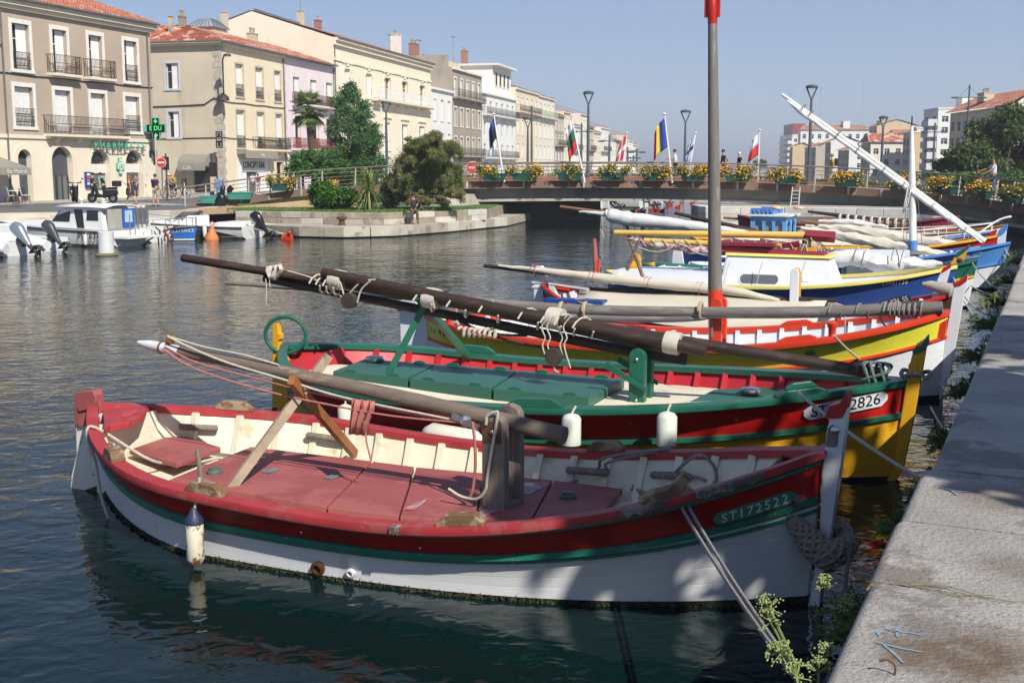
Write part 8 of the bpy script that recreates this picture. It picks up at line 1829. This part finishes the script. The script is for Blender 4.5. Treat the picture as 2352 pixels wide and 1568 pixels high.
def scooter(label,loc,rz,m,case):
 t=thing('scooter',label,'scooter',loc,rz,'scooters parked at the kerb');wheel(t,-.62,.27,.22,.07);wheel(t,.62,.27,.22,.07)
 MB().prism([(-.9,.45),(-.3,.28),(.28,.28),(.42,.75),(.5,1.0),(.42,1.02),(.25,.5),(-.1,.42),(-.2,.68),(-.85,.74)],lambda x,z:(x,-.17,z),lambda x,z:(x,.17,z)).obj('body',m,t,bevel=.04)
 MB().prism([(-.85,.75),(-.15,.70),(-.12,.80),(-.5,.86),(-.88,.88)],lambda x,z:(x,-.16,z),lambda x,z:(x,.16,z)).obj('seat',mat('seat_black','1a1a1a',.5),t,bevel=.03)
 MB().beam((.62,0,.3),(.42,0,1.08),.09,.09).obj('fork',M_drk,t);MB().tube([(.36,-.36,1.08),(.42,-.1,1.06),(.42,.1,1.06),(.36,.36,1.08)],.03,8).obj('handlebar',M_drk,t,smooth=True);MB().ball((.52,0,.95),.13,10,7,(.7,1,.9)).obj('headlight',M_lens,t,smooth=True)
 for s_ in(-1,1):MB().tube([(.42,s_*.25,1.08),(.45,s_*.38,1.28)],.012,5).ball((.45,s_*.4,1.3),.06,8,5,(.4,1,.7)).obj('mirror',M_drk,t)
 MB().prism([(.55,.35),(.72,.52),(.78,.5),(.86,.46),(.75,.38)],lambda x,z:(x,-.08,z),lambda x,z:(x,.08,z)).obj('mudguard',m,t)
 if case:MB().box(-1.1,-.66,-.22,.22,.9,1.22).obj('top_case',M_drk,t,bevel=.08)
 return t
M_scb=paint('scooter_black','1c1d20',rough=.25,var=.05)
scooter('black scooter seen from the front, left of the two parked by the shop',Py(172,464,66.5),R(-62),M_scb,False);scooter('black scooter with a rear top case, right of the two, seen from the side',Py(236,465.5,66.5),R(172),M_scb,True)
def bicycle(label,loc,rz,m,basket):
 t=thing('bicycle',label,'bicycle',loc,rz,'bicycles by the corner');wheel(t,-.52,.34,.32,.02,rim=False);wheel(t,.52,.34,.32,.02,rim=False)
 MB().tube([(-.52,0,.34),(-.08,0,.30),(.38,0,.78),(-.18,0,.74),(-.08,0,.30)],.02,6).tube([(-.52,0,.34),(-.18,0,.74),(-.22,0,.92)],.018,6).tube([(.52,0,.34),(.36,0,.98)],.02,6).obj('frame',m,t);MB().tube([(.24,-.28,1.0),(.36,0,.98),(.24,.28,1.0)],.016,6).obj('handlebar',M_drk,t);MB().box(-.34,-.1,-.07,.07,.92,.98).obj('saddle',M_drk,t,bevel=.02)
 for x in(-.52,.52):
  s_=MB()
  for k in range(8):a=k*.785;s_.tube([(x,0,.34),(x+.31*math.cos(a),0,.34+.31*math.sin(a))],.006,3)
  s_.obj('spokes',M_steel,t)
 if basket:MB().hexa([(.45,-.15,.75),(.72,-.15,.75),(.72,.15,.75),(.45,.15,.75),(.42,-.2,1.0),(.78,-.2,1.0),(.78,.2,1.0),(.42,.2,1.0)]).obj('basket',M_trim,t)
bicycle('white bicycle standing beside the three people at the corner',Py(412,453,80),R(-8),M_trim,False);bicycle('dark bicycle with a pale front basket left of the white one',Py(393,456,79),R(160),M_drk,True)
M_rattan=mat('rattan_white','c2bdb0',.7,.2,30);M_cf=mat('chair_frame','8a6a42',.6,.15)
def cafe_chair(label,loc,rz,m):
 t=thing('cafe_chair',label,'chair',loc,rz,'chairs on the bar terrace');MB().box(-.22,.22,-.22,.22,.43,.47).obj('seat',m,t,bevel=.02)
 MB().prism([(-.22,.47),(.22,.47),(.22,.82),(.12,.92),(-.12,.92),(-.22,.82)],lambda x,z:(x,.20+(z-.47)*.15,z),lambda x,z:(x,.225+(z-.47)*.15,z)).obj('backrest',m,t)
 for x in(-.2,.2):
  for y in(-.2,.2):MB().tube([(x,y,.43),(x*1.08,y*1.12,0)],.018,6).obj('leg',M_cf,t)
M_rb=mat('rattan_blue','333846',.7,.2,30)
for k,(x,y,Y,a,mm,l_)in enumerate(((8,470,66,.4,M_rb,'dark blue woven cafe chair at the left picture edge'),(26,468,66.5,2.4,M_rattan,'white woven cafe chair second from the left edge'),(44,469,66.5,-.3,M_rb,'dark cafe chair beside the small round table'),(60,467,66.5,1.9,M_rattan,'white woven cafe chair nearest the arched door'))):cafe_chair(l_,Py(x,y,Y),a,mm)
tb=thing('cafe_table','small round cafe table among the woven chairs','table',Py(36,469,65.6));MB().lathe([(.32,.72),(.33,.74),(.32,.76)],16).obj('tabletop',M_trim,tb);MB().tube([(0,0,.03),(0,0,.72)],.03,8).obj('leg',M_iron,tb);MB().lathe([(.22,0),(.2,.03)],12).obj('base',M_iron,tb)
vn=thing('parked_van','yellow van partly seen through the bridge railing at its left end','van',Py(1116,418,92));vn.scale=(.62,.62,.62)
MB().prism([(-1.7,.35),(1.6,.35),(1.6,1.0),(1.15,1.15),(.7,1.9),(-1.65,2.0),(-1.75,1.2)],lambda x,z:(x,-.85,z),lambda x,z:(x,.85,z)).obj('body',paint('van_yellow','d6b21f',rough=.3),vn,bevel=.05);MB().box(-1.3,.5,-.87,-.851,1.2,1.75).obj('window',M_tint,vn)
for x in(-1.1,1.0):wheel(vn,x,.32,.25,.1,y=-.8)
po=thing('poster_panel','blue and white poster panel behind the railing by the no entry disc','poster',Py(1096,413,74));MB().box(-.55,.55,-.05,.05,-.5,.5).obj('panel',paint('poster_blue','3f63a8',rough=.5),po);MB().box(-.45,.45,-.056,-.051,.15,.4).box(-.45,.1,-.056,-.0512,-.1,.05).obj('print',M_trim,po)
po2=thing('rubbish_bin','small blue printed bin behind the ramp railing below the bar sign','bin',Py(504,448,82));MB().box(-.28,.28,-.28,.28,0,1.1).obj('bin',mat('bin_blue','5b6f93',.5,.3,9,wear='c8ccd2',ws=6,wt=.55),po2,bevel=.03)
gt=thing('grandstand','white tiered stand roof seen far off behind the bridge railing','canopy',Py(1402,392,190));MB().hexa([(-3,0,0),(6,0,0),(6,4,0),(-3,4,0),(-2.8,0,1.6),(2,0,.9),(2,4,.9),(-2.8,4,1.6)]).obj('canopy',M_trim,gt);MB().box(-3,-2.8,0,.2,-3,0).box(5.7,5.9,0,.2,-3,0).obj('leg',M_steel,gt)
cb_=thing('traffic_cone','','');bpy.data.objects.remove(cb_)
# people
M_skin=mat('skin','b98568',.6,.08,8);M_skind=mat('skin_tan','9d6a4c',.6,.08,8)
def cl(name,c):return mat('cloth_'+name,c,.85,.12,6,bump=.3,bs=20)
def skinned(name,verts,edges,m,parent,sub=1):
 me=bpy.data.meshes.new(name);me.from_pydata([v[:3]for v in verts],edges,[]);me.update();me.materials.append(m);o=bpy.data.objects.new(name,me);C.objects.link(o);o.parent=parent
 sk=o.modifiers.new('skin','SKIN');sk.use_smooth_shade=True
 for i,v in enumerate(verts):d=me.skin_vertices[0].data[i];d.radius=(v[3],v[4]if len(v)>4 else v[3]);d.use_root=i==0
 s_=o.modifiers.new('sub','SUBSURF');s_.levels=sub;s_.render_levels=sub;return o
def person(label,loc,rz,H=1.74,arms=((-.1,.15),(.1,.15)),legs=((.12,.1),(-.12,.1)),top='3b4a6b',bottom='8b8270',longleg=False,hair='3a2a20',sleeve=True,skirt=False,bald=False,cap=None,longhair=False,shoes='c9c5bd',sit=False,lean=0.0,skin=None,arm_out=(.0,.0),group=None):
 """faces +x locally; arms = (swing, elbow bend) for right(-y) and left(+y); legs = (swing, knee bend)"""
 t=thing('person',label,'person',loc,rz,group);k=H/1.75;m_s=skin or M_skin;ct,cb=cl(top,top),cl(bottom,bottom)
 V=[];E_=[]
 def add(p,r_,r2=None,par=None):
  V.append((p[0]*k,p[1]*k,p[2]*k,r_*k,(r2 or r_)*k));
  if par is not None:E_.append((par,len(V)-1))
  return len(V)-1
 z0=.50 if sit else.93;ln=lean
 pel=(0,0,z0);sp=(.02+ln*.2,0,z0+.22);ch=(.01+ln*.42,0,z0+.42);nk=(.02+ln*.55,0,z0+.56);hb=(.045+ln*.6,0,z0+.64);ht=(.05+ln*.63,0,z0+.76)
 i0=add(pel,.105,.15);i1=add(sp,.10,.135,i0);i2=add(ch,.11,.155,i1);i3=add(nk,.052,None,i2);i4=add(hb,.075,.07,i3);i5=add(ht,.078,.07,i4)
 tops=[(*[c*k for c in sp[:3]],.10,.13)]
 J={}
 for n_,sg in((0,-1),(1,1)):
  sw,eb=arms[n_];ao=arm_out[n_];sh=(ch[0],sg*.175,ch[2]+.06);d1=Vector((math.sin(sw),sg*(.12+ao),-math.cos(sw))).normalized();el=Vector(sh)+d1*.29;d2=Vector((math.sin(sw+eb),sg*(.02+ao*.5),-math.cos(sw+eb))).normalized();wr=el+d2*.25;hd=wr+d2*.08
  s_=add(sh,.052,None,i2);e_=add(el,.040,None,s_);w_=add(wr,.027,None,e_);h_=add(hd,.030,.02,w_);J['arm',n_]=(Vector(sh),el,wr,hd,d2,sg)
  lw,kb=legs[n_];hp=(0,sg*.085,z0-.04);
  if sit:d1=Vector((1,sg*.08,-.12)).normalized();d2=Vector((.08+lw,0,-1)).normalized()
  else:d1=Vector((math.sin(lw),sg*.02,-math.cos(lw))).normalized();d2=Vector((math.sin(lw-kb),0,-math.cos(lw-kb))).normalized()
  kn=Vector(hp)+d1*.42;an=kn+d2*.42;toe=an+Vector((.15,sg*.02,-.045))
  a_=add(hp,.085,None,i0);b_=add(kn,.055,None,a_);c_=add(an,.037,None,b_);add(toe,.035,.03,c_);J['leg',n_]=(Vector(hp),kn,an,toe,sg)
 skinned('body',V,E_,m_s,t)
 fg=MB()
 for n_ in(0,1):
  sh,el,wr,hd,d2,sg=J['arm',n_];side=d2 .cross(Vector((0,sg,0))).normalized();
  for f in range(4):o=hd+side*(.022*(f-1.5));fg.tube([o*k,(o+d2*.04)*k,(o+d2*(.07 if f in(1,2)else.058)+Vector((.0,-sg*.018,0)))*k],[.0095*k,.009*k,.006*k],5)
  o=hd-d2*.03+side*.03;fg.tube([o*k,(o+side*.03+d2*.02)*k,(o+side*.035+d2*.05)*k],[.011*k,.01*k,.007*k],5)
 fg.obj('hand',m_s,t,smooth=True)
 hc=Vector(((hb[0]+ht[0])/2+.005,0,(hb[2]+ht[2])/2+.01));fc=MB();fc.ball((hc+Vector((.10,0,-.01)))*k,.016*k,8,5,(1,.8,1.3)).ball((hc+Vector((0,.088,0)))*k,.022*k,8,5,(.8,.4,1.2)).ball((hc+Vector((0,-.088,0)))*k,.022*k,8,5,(.8,.4,1.2));fc.obj('face',m_s,t,smooth=True)
 ey=MB()
 for s_ in(-1,1):ey.ball((hc+Vector((.088,s_*.032,.018)))*k,.010*k,6,4)
 ey.ball((hc+Vector((.088,0,-.055)))*k,.016*k,6,4,(.5,1.3,.35));ey.obj('eyes_and_mouth',M_drk,t)
 if not bald:
  h_=MB().ball((hc+Vector((-.018,0,.03)))*k,.103*k,12,8,(1.0,.93,1.0))
  if longhair:h_.ball((hc+Vector((-.06,0,-.10)))*k,.085*k,10,7,(.7,1.05,1.7))
  h_.obj('hair',mat('hair_'+hair,hair,.7,.2,20),t,smooth=True)
 if cap:MB().ball((hc+Vector((-.008,0,.045)))*k,.108*k,12,8,(1,.95,.85)).box((hc.x+.06)*k,(hc.x+.19)*k,-.06*k,.06*k,(hc.z+.055)*k,(hc.z+.07)*k).obj('cap',cl(cap,cap),t,smooth=True)
 SV=[(*[c*k for c in(pel[0],0,z0+.02)],.125*k,.165*k),(*[c*k for c in sp],.120*k,.152*k),(*[c*k for c in ch],.128*k,.165*k),(*[c*k for c in(ch[0],0,ch[2]+.09)],.085*k,.10*k)];SE=[(0,1),(1,2),(2,3)]
 for n_ in(0,1):
  sh,el=J['arm',n_][:2]
  SV.append((*(sh*k),.068*k));SE.append((2,len(SV)-1))
  if sleeve:SV.append((*(sh.lerp(el,.72)*k),.060*k));SE.append((len(SV)-2,len(SV)-1))
 skinned('shirt',SV,SE,ct,t)
 if skirt:
  MB().lathe([(.15*k,(z0+.1)*k),(.19*k,(z0-.1)*k),(.23*k,(z0-.32)*k),(.2*k,(z0-.325)*k)],14).obj('skirt',cb,t,smooth=True)
 else:
  PV=[(0,0,(z0+.02)*k,.118*k,.155*k)];PE=[]
  for n_ in(0,1):
   hp,kn,an,toe,sg=J['leg',n_];PV.append((*(hp*k),.10*k));PE.append((0,len(PV)-1));PV.append((*((kn if longleg else hp.lerp(kn,.92))*k),.075*k));PE.append((len(PV)-2,len(PV)-1))
   if longleg:PV.append((*(kn.lerp(an,.95)*k),.058*k));PE.append((len(PV)-2,len(PV)-1))
  skinned('trousers' if longleg else 'shorts',PV,PE,cb,t)
 for n_ in(0,1):
  an,toe=J['leg',n_][2:4];MB().tube([(an+Vector((-.06,0,-.035)))*k,(an+Vector((.0,0,-.03)))*k,(an.lerp(toe,.6)+Vector((0,0,-.01)))*k,(toe+Vector((.05,0,-.005)))*k],[.035*k,.05*k,.045*k,.025*k],8).obj('shoe',cl(shoes,shoes),t,smooth=True)
 t['_k']=k;return t,J,k
def stand(x,y,Y,gz):p=Py(x,y,Y);p.z=gz;return p
g0=GZ+.065
t,J,k=person('woman in a dark sleeveless dress carrying a brown shoulder bag, walking at the crossing',stand(300,470,68.3,GZ-.03),R(185),1.68,((.9,1.3),(-.3,.3)),((.38,.15),(-.38,.25)),'262a38','262a38',skirt=True,hair='8a5a38',longhair=True,sleeve=False,shoes='8a6a50');MB().hexa([(-.1,-.30,.62),(.3,-.30,.62),(.3,-.18,.62),(-.1,-.18,.62),(-.06,-.28,.98),(.26,-.28,.98),(.26,-.2,.98),(-.06,-.2,.98)]).tube([(-.04,-.24,.97),(0,-.18,1.42),(.22,-.24,.97)],.014,5).obj('shoulder_bag',mat('tan_leather','8f5426',.5,.15,6),t,bevel=.02)
person('woman in grey top and denim shorts standing behind the woman with the bag',stand(314,460,84,g0),R(250),1.66,((.3,1.0),(.1,.5)),((.1,.1),(-.1,.1)),'6d7078','36486a',hair='5a4030',longhair=True)
person('boy in navy tee and cap walking left of the man in dark polo',stand(334,459,85,g0),R(-20),1.62,((.35,.3),(-.35,.3)),((.3,.1),(-.3,.3)),'1f2a4a','333a4c',cap='22305a',hair='3a2a20')
person('man in dark polo and beige shorts seen from behind beside the slim post',stand(358,472,67.2,GZ-.03),R(70),1.80,((.05,.3),(.0,.5)),((.08,.05),(-.08,.1)),'1e2440','a39c86',hair='4a3a30',shoes='4a3a2e')
person('man in black tee leaning by the pharmacy window, left of two',stand(214,462,70.5,g0),R(20),1.76,((.3,1.2),(.2,.9)),((.05,.05),(-.05,.05)),'26262a','3c3c42',longleg=True,cap='1c1c22')
person('man in black tee and cap looking down by the pharmacy window, right of two',stand(240,462,71,g0),R(200),1.76,((.3,.9),(.4,1.0)),((.05,.05),(-.05,.05)),'1d1d20','34343a',longleg=True,cap='232d4c',lean=.2)
person('person in grey shirt bending over the dark bicycle at the corner',stand(383,456,80.5,g0),R(-10),1.66,((.5,.5),(.6,.5)),((.05,.05),(-.05,.05)),'7d8490','8a8270',lean=.3,cap='cfcac0')
person('woman in teal top between two others at the bicycles',stand(394,455,81,g0),R(0),1.66,((.4,.8),(.3,.8)),((.05,.05),(-.05,.05)),'2f8078','39404f',hair='a07a4a',longhair=True)
person('blonde woman in ochre top bending over the white bicycle',stand(405,455,81,g0),R(160),1.70,((.7,.3),(.7,.3)),((.05,.05),(-.05,.05)),'9a7a3a','3a3a46',hair='c09a58',longhair=True,lean=.35)
person('person in white shirt standing outside Concept Bar, left of two',stand(581,441,97,GZ),R(-60),1.75,((.2,.9),(.1,.4)),((.05,.05),(-.05,.05)),'c9cad0','5a5d66',longleg=True,hair='2a2220')
person('person in maroon and white top outside Concept Bar, right of two',stand(594,441,97,GZ),R(-110),1.66,((.3,1.0),(.1,.4)),((.05,.05),(-.05,.05)),'7a3a48','b9b6b0',hair='2a2220')
p=Py(950,488,54.6);t,J,k=person('man in dark clothes sitting on the promontory wall in the tamarisk shade',Vector((p.x,p.y,1.0-.40)),R(-78),1.74,((.9,1.9),(.8,1.9)),((.1,0),(.25,0)),'25262b','4a4038',longleg=True,sit=True,lean=-.15,hair='2a2220',skin=M_skind,shoes='5a4a3a')
def deck(x,off):i=bat(x);e,d=bnorm(i);return bcl[i]+e*off
person('young man in white tee and black shorts holding a dark cap on the bridge',Py(1550,413,69.5),R(165),1.76,((.5,1.3),(.4,1.2)),((.12,.05),(-.12,.1)),'c9cfd8','1e1e22',hair='3a2c22',shoes='c4c4c4')
person('man in dark tee walking on the bridge just right of the mast',Py(1661,417,68.5),R(188),1.82,((.2,.3),(-.2,.3)),((.2,.05),(-.2,.2)),'23262e','2b2d34',longleg=True,hair='2a2220')
person('small child in coral top walking beside the man in dark tee',Py(1669,411,69.5),R(188),1.15,((.2,.3),(-.2,.3)),((.2,.05),(-.2,.2)),'b8594a','a0505a',hair='4a3424',longhair=True)
person('white haired woman in a black top and pale trousers on the bridge',Py(1698,416,69),R(190),1.66,((.2,.9),(-.1,.3)),((.15,.05),(-.15,.2)),'1d1c20','c4c2c0',longleg=True,hair='c8c4bd')
t,J,k=person('man in yellow tee, cap and white shorts with a black backpack on the bridge',Py(1910,425,66.5),R(172),1.74,((.2,.5),(-.2,.5)),((.3,.1),(-.3,.3)),'a98a2a','c6c6c2',cap='8f887c');MB().box(-.30,-.12,-.15,.15,1.05,1.48).obj('backpack',cl('1f1f22','1f1f22'),t,bevel=.05)
person('bald bearded man in a white tee and jeans leaning on the bridge railing',deck(2240,1.0)+Vector((0,0,-.03)),R(176),1.97,((1.0,.25),(.75,.35)),((.05,.05),(-.05,.05)),'c8d0d6','4a5f86',longleg=True,bald=True,skin=M_skind)
person('person in straw hat half hidden behind the railing under the broad tree',Py(2236,458,72),R(200),1.62,((.3,.9),(.2,.9)),((.05,.05),(-.05,.05)),'7d8a90','6a6258',cap='b89c68')
person('person in blue shirt half hidden behind the railing left of the straw hat',Py(2212,458,73),R(200),1.66,((.3,.9),(.2,.9)),((.05,.05),(-.05,.05)),'3a5288','6a6258',cap='3a4a86')
person('person in grey blue top cut off by the right picture edge on the bridge',deck(2348,1.3),R(170),1.72,((.9,.5),(.5,.6)),((.05,.05),(-.05,.05)),'7f8ea0','3a3a44',longleg=True)
# thin summer haze
hm=bpy.data.materials.new('haze_air');hm.use_nodes=True;hn=hm.node_tree;hn.nodes.remove(hn.nodes['Principled BSDF']);hv=hn.nodes.new('ShaderNodeVolumePrincipled');hv.inputs['Color'].default_value=(.86,.90,.97,1);hv.inputs['Density'].default_value=.0006;hv.inputs['Anisotropy'].default_value=.2
hn.links.new(hv.outputs[0],hn.nodes['Material Output'].inputs['Volume'])
stuff(MB().box(-5500,5500,-500,7500,-2.2,60).obj('haze',hm))
